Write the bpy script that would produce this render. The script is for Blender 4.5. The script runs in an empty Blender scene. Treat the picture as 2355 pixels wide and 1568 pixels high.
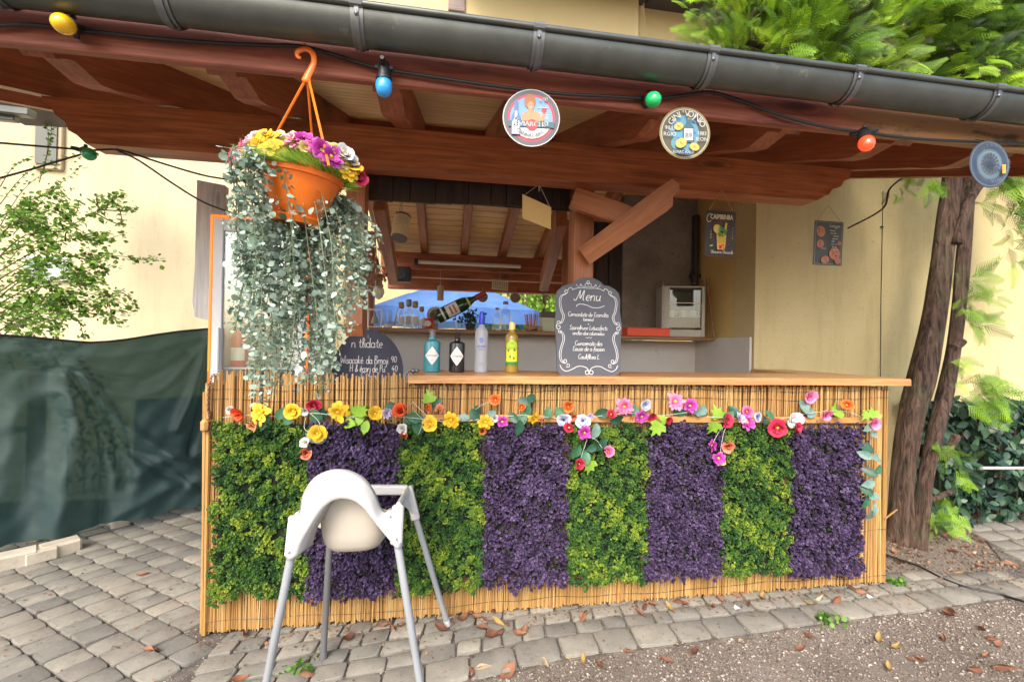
import bpy, math, random
import numpy as np
from mathutils import Matrix, Vector
rnd = random.Random(11)
nr = np.random.default_rng(5)
sc = bpy.context.scene
COL = sc.collection
R_ = math.radians

# ---------------------------------------------------------------- camera, world, sun, exposure
YAW, ROLL, PIT, FPX = R_(8.703), R_(1.0865), R_(.326), 1000.0
CF = np.array([math.sin(YAW) * math.cos(PIT), math.cos(YAW) * math.cos(PIT), math.sin(PIT)])
_R = np.array([math.cos(YAW), -math.sin(YAW), 0]); _U = np.cross(_R, CF)
CR = math.cos(ROLL) * _R + math.sin(ROLL) * _U
CU = math.cos(ROLL) * _U - math.sin(ROLL) * _R
CP = np.array([1.0093, -2.09, 1.3])
cam = bpy.data.objects.new('camera', bpy.data.cameras.new('camera')); COL.objects.link(cam)
cam.data.sensor_width = 36; cam.data.lens = 36 * FPX / 2355; cam.data.clip_start = .02; cam.data.clip_end = 500
cam.matrix_world = Matrix([[CR[i], CU[i], -CF[i], CP[i]] for i in range(3)] + [[0, 0, 0, 1]])
sc.camera = cam
SUN_EL, SUN_ROT = R_(42), R_(205)
world = bpy.data.worlds.new('World'); sc.world = world; world.use_nodes = True
wn = world.node_tree; bg = wn.nodes['Background']
sky = wn.nodes.new('ShaderNodeTexSky'); sky.sky_type = 'NISHITA'; sky.sun_disc = False
sky.sun_elevation = SUN_EL; sky.sun_rotation = SUN_ROT
sky.air_density = 1.0; sky.dust_density = 3.5; sky.ozone_density = 1.0
wn.links.new(sky.outputs[0], bg.inputs[0]); bg.inputs[1].default_value = .15
sun = bpy.data.objects.new('sun', bpy.data.lights.new('sun', 'SUN')); COL.objects.link(sun)
sun.data.energy = 1.0; sun.data.angle = R_(28); sun.data.color = (1, .95, .87)
sd = Vector((math.sin(SUN_ROT) * math.cos(SUN_EL), math.cos(SUN_ROT) * math.cos(SUN_EL), math.sin(SUN_EL)))
sun.rotation_euler = sd.to_track_quat('Z', 'Y').to_euler(); sun.location = (-5, -8, 12)
sc.view_settings.view_transform = 'Standard'; sc.view_settings.look = 'None'
sc.view_settings.gamma = 1; sc.view_settings.use_curve_mapping = False
sc.view_settings.exposure = 1.58
sc.render.engine = 'CYCLES'
sc.cycles.use_denoising = True
sc.cycles.max_bounces = 10; sc.cycles.transparent_max_bounces = 16
sc.cycles.diffuse_bounces = 6


def P(x, y, X=None, Y=None, Z=None):
    """point of the place seen at photo position (x, y) lying on the plane X=, Y= or Z="""
    d = CF + (x - 1177.5) / FPX * CR - (y - 784) / FPX * CU
    t = (Y - CP[1]) / d[1] if Y is not None else (Z - CP[2]) / d[2] if Z is not None else (X - CP[0]) / d[0]
    return Vector(CP + t * d)


# ---------------------------------------------------------------- materials
def nodes_of(name):
    m = bpy.data.materials.new(name); m.use_nodes = True
    nt = m.node_tree; b = nt.nodes['Principled BSDF']
    return m, nt, b


def N(nt, kind, **kw):
    n = nt.nodes.new('ShaderNode' + kind)
    for k, v in kw.items():
        if k.startswith('i_'):
            n.inputs[k[2:]].default_value = v
        else:
            setattr(n, k, v)
    return n


def ramp(nt, stops, src):
    r = N(nt, 'ValToRGB'); e = r.color_ramp.elements
    while len(e) < len(stops): e.new(.5)
    for k, (p, c) in enumerate(stops):
        e[k].position = p; e[k].color = (*c, 1) if len(c) == 3 else c
    nt.links.new(src, r.inputs[0]); return r.outputs[0]


def mix(nt, fac, a, b, blend='MIX'):
    n = N(nt, 'MixRGB', blend_type=blend)
    for i, s in ((0, fac), (1, a), (2, b)):
        if hasattr(s, 'node'): nt.links.new(s, n.inputs[i])
        elif i == 0: n.inputs[0].default_value = s
        else: n.inputs[i].default_value = (*s, 1)
    return n.outputs[0]


def mathn(nt, op, a, b=0.0):
    n = N(nt, 'Math', operation=op)
    for i, s in ((0, a), (1, b)):
        if hasattr(s, 'node'): nt.links.new(s, n.inputs[i])
        else: n.inputs[i].default_value = s
    return n.outputs[0]


def coords(nt, scale=(1, 1, 1), rand=True, space='Object'):
    tc = N(nt, 'TexCoord'); v = tc.outputs[space]
    if rand:
        oi = N(nt, 'ObjectInfo'); c = N(nt, 'CombineXYZ')
        k = mathn(nt, 'MULTIPLY', oi.outputs['Random'], 37.0)
        for i in range(3): nt.links.new(k, c.inputs[i])
        a = N(nt, 'VectorMath', operation='ADD'); nt.links.new(v, a.inputs[0]); nt.links.new(c.outputs[0], a.inputs[1]); v = a.outputs[0]
    mp = N(nt, 'Mapping'); mp.inputs['Scale'].default_value = scale; nt.links.new(v, mp.inputs[0])
    return mp.outputs[0]


def noise(nt, vec, scale, detail=4, rough=.55, dist=0):
    n = N(nt, 'TexNoise', i_Scale=scale, i_Detail=detail, i_Roughness=rough, i_Distortion=dist)
    nt.links.new(vec, n.inputs['Vector']); return n.outputs['Fac']


def bumpn(nt, b, h, strength, dist=.01):
    n = N(nt, 'Bump', i_Strength=strength, i_Distance=dist); nt.links.new(h, n.inputs['Height'])
    nt.links.new(n.outputs[0], b.inputs['Normal'])


def wood(name, c1, c2, rough=.55, knots=.5, s=1.0, weather=None, coat=0, streak=.55, blotch=.45):
    m, nt, b = nodes_of(name)
    v = coords(nt, (.7 * s, 9 * s, 9 * s))
    col = ramp(nt, [(.3, c1), (.7, c2)], noise(nt, v, 2.2, 5, .6, 1.6))
    v2 = coords(nt, (2.5 * s, 85 * s, 85 * s))
    fine = noise(nt, v2, 1.5, 3, .6, .3)
    col = mix(nt, streak, col, ramp(nt, [(.3, (.45, .45, .45)), (.65, (1, 1, 1))], fine), 'MULTIPLY')
    v4 = coords(nt, (.9, .9, .9))
    col = mix(nt, blotch, col, ramp(nt, [(.3, (.6, .55, .5)), (.65, (1.1, 1.1, 1.1))], noise(nt, v4, 3.5, 4)), 'MULTIPLY')
    if knots:
        v3 = coords(nt, (1.9 * s, 7 * s, 7 * s))
        vo = N(nt, 'TexVoronoi', i_Scale=1.0); nt.links.new(v3, vo.inputs['Vector'])
        kn = ramp(nt, [(.07, (1, 1, 1)), (.15, (.45, .45, .45)), (.17, (.1, .1, .1)), (.21, (.4, .4, .4)), (.30, (0, 0, 0))], vo.outputs['Distance'])
        kn2 = mathn(nt, 'MULTIPLY', kn, knots)
        col = mix(nt, kn2, col, tuple(x * .16 for x in c1))
    if weather:
        wc, wd, x0, x1 = weather                    # bleached stretch of the board with darker stains
        v5 = coords(nt, (1, 1, 1), rand=False); sx = N(nt, 'SeparateXYZ'); nt.links.new(v5, sx.inputs[0])
        gx = mathn(nt, 'DIVIDE', mathn(nt, 'SUBTRACT', sx.outputs[0], x0), x1 - x0)
        gx = mathn(nt, 'ADD', gx, mathn(nt, 'MULTIPLY', mathn(nt, 'SUBTRACT', noise(nt, coords(nt, (2, 9, 9), rand=False), 1.6, 5, .65), .5), 1.6))
        col = mix(nt, ramp(nt, [(.35, (0, 0, 0)), (.75, (.9, .9, .9))], gx), col, wc)
        st = mathn(nt, 'MULTIPLY', ramp(nt, [(.56, (0, 0, 0)), (.68, (1, 1, 1))], noise(nt, coords(nt, (1.5, 5, 5), rand=False), 2.2, 5, .7)), ramp(nt, [(.3, (0, 0, 0)), (.6, (.9, .9, .9))], gx))
        col = mix(nt, st, col, wd)
    nt.links.new(col, b.inputs['Base Color']); b.inputs['Roughness'].default_value = rough
    if coat: b.inputs['Coat Weight'].default_value = coat; b.inputs['Coat Roughness'].default_value = .25
    bumpn(nt, b, fine, .25, .002)
    return m


def plaster(name, c, c2, stain, bs):
    m, nt, b = nodes_of(name); v = coords(nt, rand=False)
    col = mix(nt, ramp(nt, [(.35, (0, 0, 0)), (.65, (1, 1, 1))], noise(nt, v, 1.1, 7, .65)), c, c2)
    col = mix(nt, mathn(nt, 'MULTIPLY', ramp(nt, [(.5, (0, 0, 0)), (.72, (1, 1, 1))], noise(nt, coords(nt, (4, 4, .5), rand=False), 1.6, 6, .65)), .55), col, stain)
    col = mix(nt, mathn(nt, 'MULTIPLY', ramp(nt, [(.63, (0, 0, 0)), (.70, (1, 1, 1))], noise(nt, v, 24, 4, .6)), .7), col, stain)
    gr = noise(nt, v, 95, 4, .7); col = mix(nt, .35, col, ramp(nt, [(.3, (.72, .70, .66)), (.6, (1.05, 1.05, 1.05))], gr), 'MULTIPLY')
    nt.links.new(col, b.inputs['Base Color']); b.inputs['Roughness'].default_value = .92; bumpn(nt, b, gr, bs, .01); return m


def M(name, col, rough=.6, var=None, bump=None, metal=0, isl=None, trans=0, emit=0, coat=0, spots=None, alpha=1, spec=None, attr=None, tl=0):
    """var=(scale, colour2), bump=(scale, strength, distance), isl=[colours] per loose piece, spots=(scale, threshold, colour)"""
    m, nt, b = nodes_of(name); out = None
    if isl:
        g = N(nt, 'NewGeometry'); oi = N(nt, 'ObjectInfo')
        f = mathn(nt, 'FRACT', mathn(nt, 'ADD', g.outputs['Random Per Island'], oi.outputs['Random']))
        if attr:
            a = N(nt, 'Attribute', attribute_name=attr); f = a.outputs['Fac']
        k = len(isl); out = ramp(nt, [(i / max(1, k - 1), c) for i, c in enumerate(isl)], f)
    base = out if out is not None else col
    if var:
        v = coords(nt)
        base = mix(nt, ramp(nt, [(.35, (0, 0, 0)), (.65, (1, 1, 1))], noise(nt, v, var[0], 6, .6)), base, var[1]); out = base
    if spots:
        v = coords(nt)
        base = mix(nt, ramp(nt, [(spots[1], (0, 0, 0)), (spots[1] + .06, (1, 1, 1))], noise(nt, v, spots[0], 3, .6)), base, spots[2]); out = base
    if out is not None: nt.links.new(out, b.inputs['Base Color'])
    else: b.inputs['Base Color'].default_value = (*col, 1)
    b.inputs['Roughness'].default_value = rough; b.inputs['Metallic'].default_value = metal
    b.inputs['Transmission Weight'].default_value = trans; b.inputs['Alpha'].default_value = alpha
    if spec is not None: b.inputs['Specular IOR Level'].default_value = spec
    if coat: b.inputs['Coat Weight'].default_value = coat; b.inputs['Coat Roughness'].default_value = .1
    if emit: b.inputs['Emission Color'].default_value = (*col, 1); b.inputs['Emission Strength'].default_value = emit
    if bump:
        bumpn(nt, b, noise(nt, coords(nt), bump[0], 5, .6), bump[1], bump[2])
    if tl:
        t = N(nt, 'BsdfTranslucent'); ms = N(nt, 'MixShader'); ms.inputs[0].default_value = tl
        if out is not None: nt.links.new(out, t.inputs[0])
        else: t.inputs[0].default_value = (*col, 1)
        nt.links.new(b.outputs[0], ms.inputs[1]); nt.links.new(t.outputs[0], ms.inputs[2])
        nt.links.new(ms.outputs[0], nt.nodes['Material Output'].inputs[0])
    return m


def glass(name, tint=(.9, .95, .93), gloss=.12, rough=.03):
    m, nt, b = nodes_of(name); nt.nodes.remove(b)
    t = N(nt, 'BsdfTransparent'); t.inputs[0].default_value = (*tint, 1)
    g = N(nt, 'BsdfGlossy', i_Roughness=rough); g.inputs[0].default_value = (1, 1, 1, 1)
    fr = N(nt, 'LayerWeight', i_Blend=.25)
    k = mathn(nt, 'ADD', mathn(nt, 'MULTIPLY', fr.outputs['Facing'], .5), gloss)
    ms = N(nt, 'MixShader'); nt.links.new(k, ms.inputs[0]); nt.links.new(t.outputs[0], ms.inputs[1]); nt.links.new(g.outputs[0], ms.inputs[2])
    nt.links.new(ms.outputs[0], nt.nodes['Material Output'].inputs[0]); return m


MT = {}
MT['red'] = wood('red_stained_timber', (.27, .072, .032), (.47, .155, .068), .5, .7)
MT['fascia'] = wood('fascia_timber', (.26, .066, .040), (.48, .15, .088), .5, .8, streak=.75, weather=((.36, .19, .075), (.05, .04, .03), 3.9, 4.5))
MT['beam'] = wood('beam_timber', (.34, .098, .034), (.57, .19, .070), .45, .9, streak=.8)
MT['brace'] = wood('brace_timber', (.27, .085, .03), (.46, .17, .065), .5, .3)
MT['pine'] = wood('pine_board', (.74, .43, .16), (.88, .60, .28), .5, .5, streak=.25, blotch=.2)
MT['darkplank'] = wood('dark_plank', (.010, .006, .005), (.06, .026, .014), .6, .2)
MT['counter'] = wood('countertop_timber', (.5, .22, .07), (.72, .40, .17), .35, .35, coat=.2)
MT['shelf'] = wood('shelf_timber', (.25, .12, .05), (.42, .22, .10), .5, .3)
MT['grey_wood'] = wood('weathered_timber', (.55, .54, .54), (.80, .78, .77), .8, .8, streak=.4, blotch=.3)
MT['lath'] = wood('lath_timber', (.5, .24, .07), (.66, .36, .13), .5, .2)
MT['timber_grey'] = wood('grey_facade_timber', (.20, .15, .14), (.30, .24, .22), .7, .2)
MT['zinc'] = M('zinc', (.115, .122, .115), .36, metal=.55, var=(9, (.085, .092, .082)), bump=(60, .05, .002), spots=(14, .66, (.17, .165, .14)))
MT['zincb'] = M('zinc_bracket', (.17, .175, .18), .42, metal=.7, bump=(60, .05, .002))
MT['tile'] = M('roof_tile', (.12, .06, .045), .8, var=(4, (.2, .09, .06)))
MT['cream'] = plaster('cream_plaster', (.58, .50, .32), (.50, .43, .27), (.40, .33, .20), .5)
MT['yellow'] = plaster('yellow_plaster', (.64, .53, .28), (.56, .45, .22), (.40, .31, .15), .8)
MT['ochre'] = M('ochre_plaster', (.66, .47, .18), .9, var=(1.5, (.58, .41, .16)), bump=(70, .3, .006))
MT['facade'] = M('facade_plaster', (.60, .48, .25), .9, var=(.6, (.56, .44, .22)), bump=(30, .2, .01))
MT['concrete'] = M('dark_concrete', (.30, .26, .215), .9, var=(3, (.17, .145, .12)), bump=(45, .8, .01), spots=(60, .63, (.06, .05, .04)))
MT['panel_white'] = M('wall_panel', (.62, .58, .54), .55, var=(2, (.55, .51, .47)), spots=(9, .7, (.36, .32, .28)))
MT['eave'] = M('dark_eave', (.05, .04, .04), .7)
MT['black'] = M('black_rubber', (.012, .012, .013), .45)
MT['blackcable'] = M('cable_rubber', (.016, .017, .019), .38, bump=(120, .2, .002))
MT['steel'] = M('steel_wire', (.35, .33, .31), .4, metal=.9)
MT['rust'] = M('rusty_chain', (.12, .075, .055), .6, metal=.6, var=(40, (.2, .1, .06)))
MT['willow'] = M('willow_leaf', (.2, .4, .04), .5, isl=[(.10, .22, .02), (.24, .44, .04), (.42, .62, .08)], attr='tint', tl=.4)
MT['chairw'] = M('white_plastic', (.50, .49, .475), .28, var=(9, (.465, .455, .44)), spots=(60, .70, (.40, .385, .36)), coat=.15)
MT['chairs'] = M('shaded_plastic', (.44, .40, .34), .35)  # seat's white plastic toned darker, shade under the backrest hood put into the colour
MT['leg'] = M('grey_tube', (.33, .35, .37), .35, metal=.15)
MT['legd'] = M('dark_tube', (.17, .17, .175), .35, metal=.3)
MT['orange'] = M('orange_plastic', (.92, .20, .015), .35, coat=.2, var=(20, (.86, .17, .012)))
MT['slate'] = M('chalkboard', (.085, .092, .112), .75, var=(5, (.105, .112, .132)))
MT['slate_d'] = M('slate_blue', (.042, .048, .08), .7, var=(4, (.06, .066, .10)))
MT['chalk'] = M('chalk_paint', (.85, .85, .84), .8)
MT['black_ink'] = M('black_ink', (.02, .02, .025), .6)
# ---------------------------------------------------------------- object and mesh helpers
WM = {}


def tag(o, label=None, cat=None, group=None, kind=None):
    for k, v in (('label', label), ('category', cat), ('group', group), ('kind', kind)):
        if v: o[k] = v
    return o


def thing(name, label, cat, loc=(0, 0, 0), rot=None, group=None, kind=None):
    o = bpy.data.objects.new(name, None); COL.objects.link(o); o.empty_display_size = .1
    mw = Matrix.Translation(Vector(loc)) @ (rot.to_4x4() if rot else Matrix())
    o.matrix_basis = mw; WM[o.name] = mw
    return tag(o, label, cat, group, kind)


def put(name, me, mats=None, parent=None, mw=None):
    o = bpy.data.objects.new(name, me); COL.objects.link(o)
    if mats is not None and not me.materials:
        for m in (mats if isinstance(mats, (list, tuple)) else [mats]): me.materials.append(m)
    mw = mw or Matrix()
    if parent: o.parent = parent; o.matrix_basis = WM[parent.name].inverted() @ mw
    else: o.matrix_basis = mw
    WM[o.name] = mw
    return o


def dup(root, mw, label=None, group=None):
    r = root.copy(); COL.objects.link(r); r.matrix_basis = mw; WM[r.name] = mw
    if label: r['label'] = label
    if group: r['group'] = group
    for ch in list(root.children):
        c = ch.copy(); COL.objects.link(c); c.parent = r; WM[c.name] = mw @ ch.matrix_basis
        for g in list(ch.children):
            d = g.copy(); COL.objects.link(d); d.parent = c
    return r


def frame(o, x, z):
    """matrix with origin o, local X along x, local Z as near z as possible"""
    x = Vector(x).normalized(); z = Vector(z); y = z.cross(x)
    if y.length < 1e-6: y = Vector((0, 1, 0)).cross(x)
    y.normalize(); z = x.cross(y)
    return Matrix([[x[i], y[i], z[i], Vector(o)[i]] for i in range(3)] + [[0, 0, 0, 1]])


def smooth_path(pts, n=6, closed=False):
    pts = [np.array(p, float) for p in pts]; k = len(pts)
    if k < 3: return [tuple(p) for p in pts]
    out = []
    for i in range(k if closed else k - 1):
        g = lambda j: pts[j % k] if closed else pts[min(max(j, 0), k - 1)]
        a, b, c, d = g(i - 1), g(i), g(i + 1), g(i + 2)
        for t in np.linspace(0, 1, n, endpoint=False):
            out.append(tuple(.5 * (2 * b + (c - a) * t + (2 * a - 5 * b + 4 * c - d) * t * t + (3 * b - a - 3 * c + d) * t ** 3)))
    if not closed: out.append(tuple(pts[-1]))
    return out


class MB:
    def __init__(s): s.v = []; s.f = []; s.m = []; s.cm = 0

    def add(s, vs, fs, T=None):
        o = len(s.v)
        s.v += [tuple(T @ Vector(p)) for p in vs] if T else [tuple(p) for p in vs]
        s.f += [tuple(i + o for i in f) for f in fs]; s.m += [s.cm] * len(fs); return s

    def box(s, c, d, T=None, bev=0):
        x, y, z = [k / 2 for k in d]
        if bev:
            b = min(bev, x * .9, y * .9, z * .9); vs = []; idx = {}
            for sx in (-1, 1):
                for sy in (-1, 1):
                    for sz in (-1, 1):
                        for ax in range(3):
                            p = [sx * (x - b), sy * (y - b), sz * (z - b)]; p[ax] = (sx * x, sy * y, sz * z)[ax]
                            idx[sx, sy, sz, ax] = len(vs); vs.append((c[0] + p[0], c[1] + p[1], c[2] + p[2]))
            fs = []
            for ax in range(3):
                a1, a2 = (ax + 1) % 3, (ax + 2) % 3
                for sg in (-1, 1):
                    def k(u, v, w=ax, sg=sg, ax=ax, a1=a1, a2=a2):
                        t = [0, 0, 0]; t[ax] = sg; t[a1] = u; t[a2] = v; return idx[(*t, w)]
                    q = [k(-1, -1), k(1, -1), k(1, 1), k(-1, 1)]; fs.append(q if sg > 0 else q[::-1])
                for u in (-1, 1):
                    for v in (-1, 1):
                        t0 = [0, 0, 0]; t1 = [0, 0, 0]; t0[a1] = t1[a1] = u; t0[a2] = t1[a2] = v; t0[ax] = -1; t1[ax] = 1
                        q = [idx[(*t0, a1)], idx[(*t1, a1)], idx[(*t1, a2)], idx[(*t0, a2)]]; fs.append(q if u * v > 0 else q[::-1])
            for sx in (-1, 1):
                for sy in (-1, 1):
                    for sz in (-1, 1):
                        q = [idx[sx, sy, sz, 0], idx[sx, sy, sz, 1], idx[sx, sy, sz, 2]]; fs.append(q if sx * sy * sz > 0 else q[::-1])
            return s.add(vs, fs, T)
        vs = [(c[0] + a * x, c[1] + b * y, c[2] + e * z) for a in (-1, 1) for b in (-1, 1) for e in (-1, 1)]
        return s.add(vs, [(0, 1, 3, 2), (4, 6, 7, 5), (0, 4, 5, 1), (2, 3, 7, 6), (0, 2, 6, 4), (1, 5, 7, 3)], T)

    def tube(s, pts, r, n=6, caps=True, T=None, flat=1.0):
        pts = [Vector(p) for p in pts]; k = len(pts)
        rs = r if isinstance(r, (list, tuple)) else [r] * k
        vs = []; fs = []; up = None
        for i, p in enumerate(pts):
            t = (pts[min(i + 1, k - 1)] - pts[max(i - 1, 0)])
            t = t.normalized() if t.length > 1e-9 else Vector((0, 0, 1))
            if up is None:
                up = Vector((0, 0, 1)) if abs(t.z) < .9 else Vector((0, 1, 0))
            a = up - t * up.dot(t)
            if a.length < 1e-6: a = t.orthogonal()
            a.normalize(); up = a; b = t.cross(a)
            for j in range(n):
                th = 2 * math.pi * j / n
                vs.append(p + (a * math.cos(th) + b * math.sin(th) * flat) * rs[i])
        for i in range(k - 1):
            for j in range(n):
                fs.append((i * n + j, i * n + (j + 1) % n, (i + 1) * n + (j + 1) % n, (i + 1) * n + j))
        if caps: fs.append(tuple(range(n))[::-1]); fs.append(tuple((k - 1) * n + j for j in range(n)))
        return s.add(vs, fs, T)

    def lathe(s, prof, n=20, T=None, sq=0):
        vs = []; fs = []
        for r, z in prof:
            for j in range(n):
                th = 2 * math.pi * j / n; c, d = math.cos(th), math.sin(th)
                k = r * (1 if not sq else min(1 + sq, 1 / max(abs(c), abs(d))))
                vs.append((k * c, k * d, z))
        for i in range(len(prof) - 1):
            for j in range(n):
                fs.append((i * n + j, i * n + (j + 1) % n, (i + 1) * n + (j + 1) % n, (i + 1) * n + j))
        fs.append(tuple(range(n))[::-1]); fs.append(tuple((len(prof) - 1) * n + j for j in range(n)))
        return s.add(vs, fs, T)

    def prism(s, ol, t, T=None, z0=0):
        k = len(ol)
        vs = [(x, y, z0) for x, y in ol] + [(x, y, z0 + t) for x, y in ol]
        fs = [tuple(range(k))[::-1], tuple(range(k, 2 * k))] + [(i, (i + 1) % k, k + (i + 1) % k, k + i) for i in range(k)]
        return s.add(vs, fs, T)

    def sphere(s, c, r, n=10, m=6, T=None, sc_=(1, 1, 1)):
        vs = [(c[0], c[1], c[2] - r * sc_[2])]; fs = []
        for i in range(1, m):
            ph = -math.pi / 2 + math.pi * i / m
            for j in range(n):
                th = 2 * math.pi * j / n
                vs.append((c[0] + r * math.cos(ph) * math.cos(th) * sc_[0], c[1] + r * math.cos(ph) * math.sin(th) * sc_[1], c[2] + r * math.sin(ph) * sc_[2]))
        vs.append((c[0], c[1], c[2] + r * sc_[2])); t = len(vs) - 1
        for j in range(n): fs.append((0, 1 + (j + 1) % n, 1 + j)); fs.append((t, t - n + j, t - n + (j + 1) % n))
        for i in range(m - 2):
            for j in range(n):
                a = 1 + i * n; fs.append((a + j, a + (j + 1) % n, a + n + (j + 1) % n, a + n + j))
        return s.add(vs, fs, T)

    def poly(s, vs, T=None): return s.add(vs, [tuple(range(len(vs)))], T)

    def mesh(s, name, smooth=False, org=None):
        me = bpy.data.meshes.new(name)
        o = Vector(org) if org is not None else Vector()
        me.from_pydata([tuple(Vector(p) - o) for p in s.v] if org is not None else s.v, [], s.f)
        if any(s.m): me.polygons.foreach_set('material_index', s.m)
        if smooth:
            me.polygons.foreach_set('use_smooth', [True] * len(s.f))
            if smooth is not True: me.set_sharp_from_angle(angle=R_(smooth))
        me.update(); return me

    def build(s, name, mats, parent=None, smooth=False, org=None, mw=None):
        """vertices are in world space unless mw is given"""
        if mw is not None: return put(name, s.mesh(name, smooth), mats, parent, mw)
        if org is None: org = WM[parent.name].translation if parent else (0, 0, 0)
        return put(name, s.mesh(name, smooth, org), mats, parent, Matrix.Translation(Vector(org)))


def npmesh(name, V, Fc, mi=None, smooth=False, tint=None):
    V = np.asarray(V, np.float32); Fc = np.asarray(Fc, np.int32); n, k = Fc.shape
    me = bpy.data.meshes.new(name)
    me.vertices.add(len(V)); me.vertices.foreach_set('co', V.ravel())
    me.loops.add(n * k); me.loops.foreach_set('vertex_index', Fc.ravel())
    me.polygons.add(n); me.polygons.foreach_set('loop_start', np.arange(0, n * k, k, dtype=np.int32))
    if mi is not None: me.polygons.foreach_set('material_index', np.asarray(mi, np.int32))
    if smooth: me.polygons.foreach_set('use_smooth', np.ones(n, bool))
    if tint is not None:
        a = me.attributes.new('tint', 'FLOAT', 'POINT'); a.data.foreach_set('value', np.asarray(tint, np.float32))
    me.update(calc_edges=True); me.validate(); return me


def scatter(tv, tf, mats4):
    """many copies of a template (tv n,3; tf m,k) under 4x4 numpy matrices -> verts, faces"""
    tv = np.asarray(tv, float); A = np.asarray(mats4); n = len(tv)
    V = np.einsum('kij,nj->kni', A[:, :3, :3], tv) + A[:, None, :3, 3]
    Fc = (np.asarray(tf)[None] + (np.arange(len(A)) * n)[:, None, None])
    return V.reshape(-1, 3), Fc.reshape(-1, np.asarray(tf).shape[1])


def mats_from(pos, nrm, scale, spin, up=(0, 0, 1)):
    """numpy matrices: local Z -> nrm, spun about it"""
    nrm = nrm / np.linalg.norm(nrm, axis=1, keepdims=True)
    a = np.cross(np.broadcast_to(up, nrm.shape), nrm); l = np.linalg.norm(a, axis=1, keepdims=True)
    a = np.where(l < 1e-3, np.array([[1., 0, 0]]), a / np.maximum(l, 1e-6)); b = np.cross(nrm, a)
    c, s = np.cos(spin)[:, None], np.sin(spin)[:, None]
    X = a * c + b * s; Y = -a * s + b * c
    A = np.zeros((len(pos), 4, 4)); k = np.asarray(scale).reshape(-1, 1)
    A[:, :3, 0] = X * k; A[:, :3, 1] = Y * k; A[:, :3, 2] = nrm * k; A[:, :3, 3] = pos; A[:, 3, 3] = 1
    return A


def member(name, p0, p1, w, h, m, parent, up=(0, 0, 1), bev=.006, prof=None, axis_shift=0):
    """straight timber from p0 to p1, own local X along the grain"""
    p0, p1 = Vector(p0), Vector(p1); L = (p1 - p0).length; b = MB()
    if prof: b.prism(prof, w, Matrix([[1, 0, 0, 0], [0, 0, -1, w / 2], [0, 1, 0, 0], [0, 0, 0, 1]]))
    else: b.box((L / 2, 0, 0), (L, w, h), bev=bev)
    return b.build(name, m, parent, mw=frame(p0, p1 - p0, up))


# lettering: outlines of the built-in font, cached
_TX = {}


def textmesh(t):
    if t not in _TX:
        c = bpy.data.curves.new('t', 'FONT'); c.body = t; c.size = 1; c.resolution_u = 2
        o = bpy.data.objects.new('t', c); COL.objects.link(o)
        ev = o.evaluated_get(bpy.context.evaluated_depsgraph_get()); me = ev.to_mesh()
        vs = [(v.co.x, v.co.y) for v in me.vertices]; fs = [tuple(p.vertices) for p in me.polygons]
        ev.to_mesh_clear(); bpy.data.objects.remove(o); bpy.data.curves.remove(c)
        xs = [p[0] for p in vs] or [0, .3]
        _TX[t] = ([(x - min(xs), y) for x, y in vs], fs, max(xs) - min(xs))
    return _TX[t]


def letter(b, t, size, x, y, z, T, align='c', sx=1., bold=0):
    vs, fs, w = textmesh(t); w *= size * sx
    x0 = x - w / 2 if align == 'c' else x
    for dx in ((0,) if not bold else (-bold, bold)):
        b.add([(x0 + p[0] * size * sx + dx, y + p[1] * size, z + abs(dx) * .02) for p in vs], fs, T)


def arc_letters(b, t, size, r, a0, a1, z, T, inside=False):
    """letters along a circle from angle a0 to a1 (degrees, clockwise from top); inside=True reads along the bottom"""
    for i, ch in enumerate(t):
        if ch == ' ': continue
        a = R_(a0 + (a1 - a0) * i / max(1, len(t) - 1))
        cx, cy = r * math.sin(a), r * math.cos(a); rot = -a + (math.pi if inside else 0)
        vs, fs, w = textmesh(ch); c, s = math.cos(rot), math.sin(rot); out = []
        for px, py in vs:
            qx, qy = (px - w / 2) * size, (py - .35) * size
            out.append((cx + c * qx - s * qy, cy + s * qx + c * qy, z))
        b.add(out, fs, T)


# handwriting: single strokes, x-height 1
def _a(cx, cy, rx, ry, a0, a1, n=9):
    return [(cx + rx * math.cos(R_(a0 + (a1 - a0) * i / n)), cy + ry * math.sin(R_(a0 + (a1 - a0) * i / n))) for i in range(n + 1)]


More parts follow.
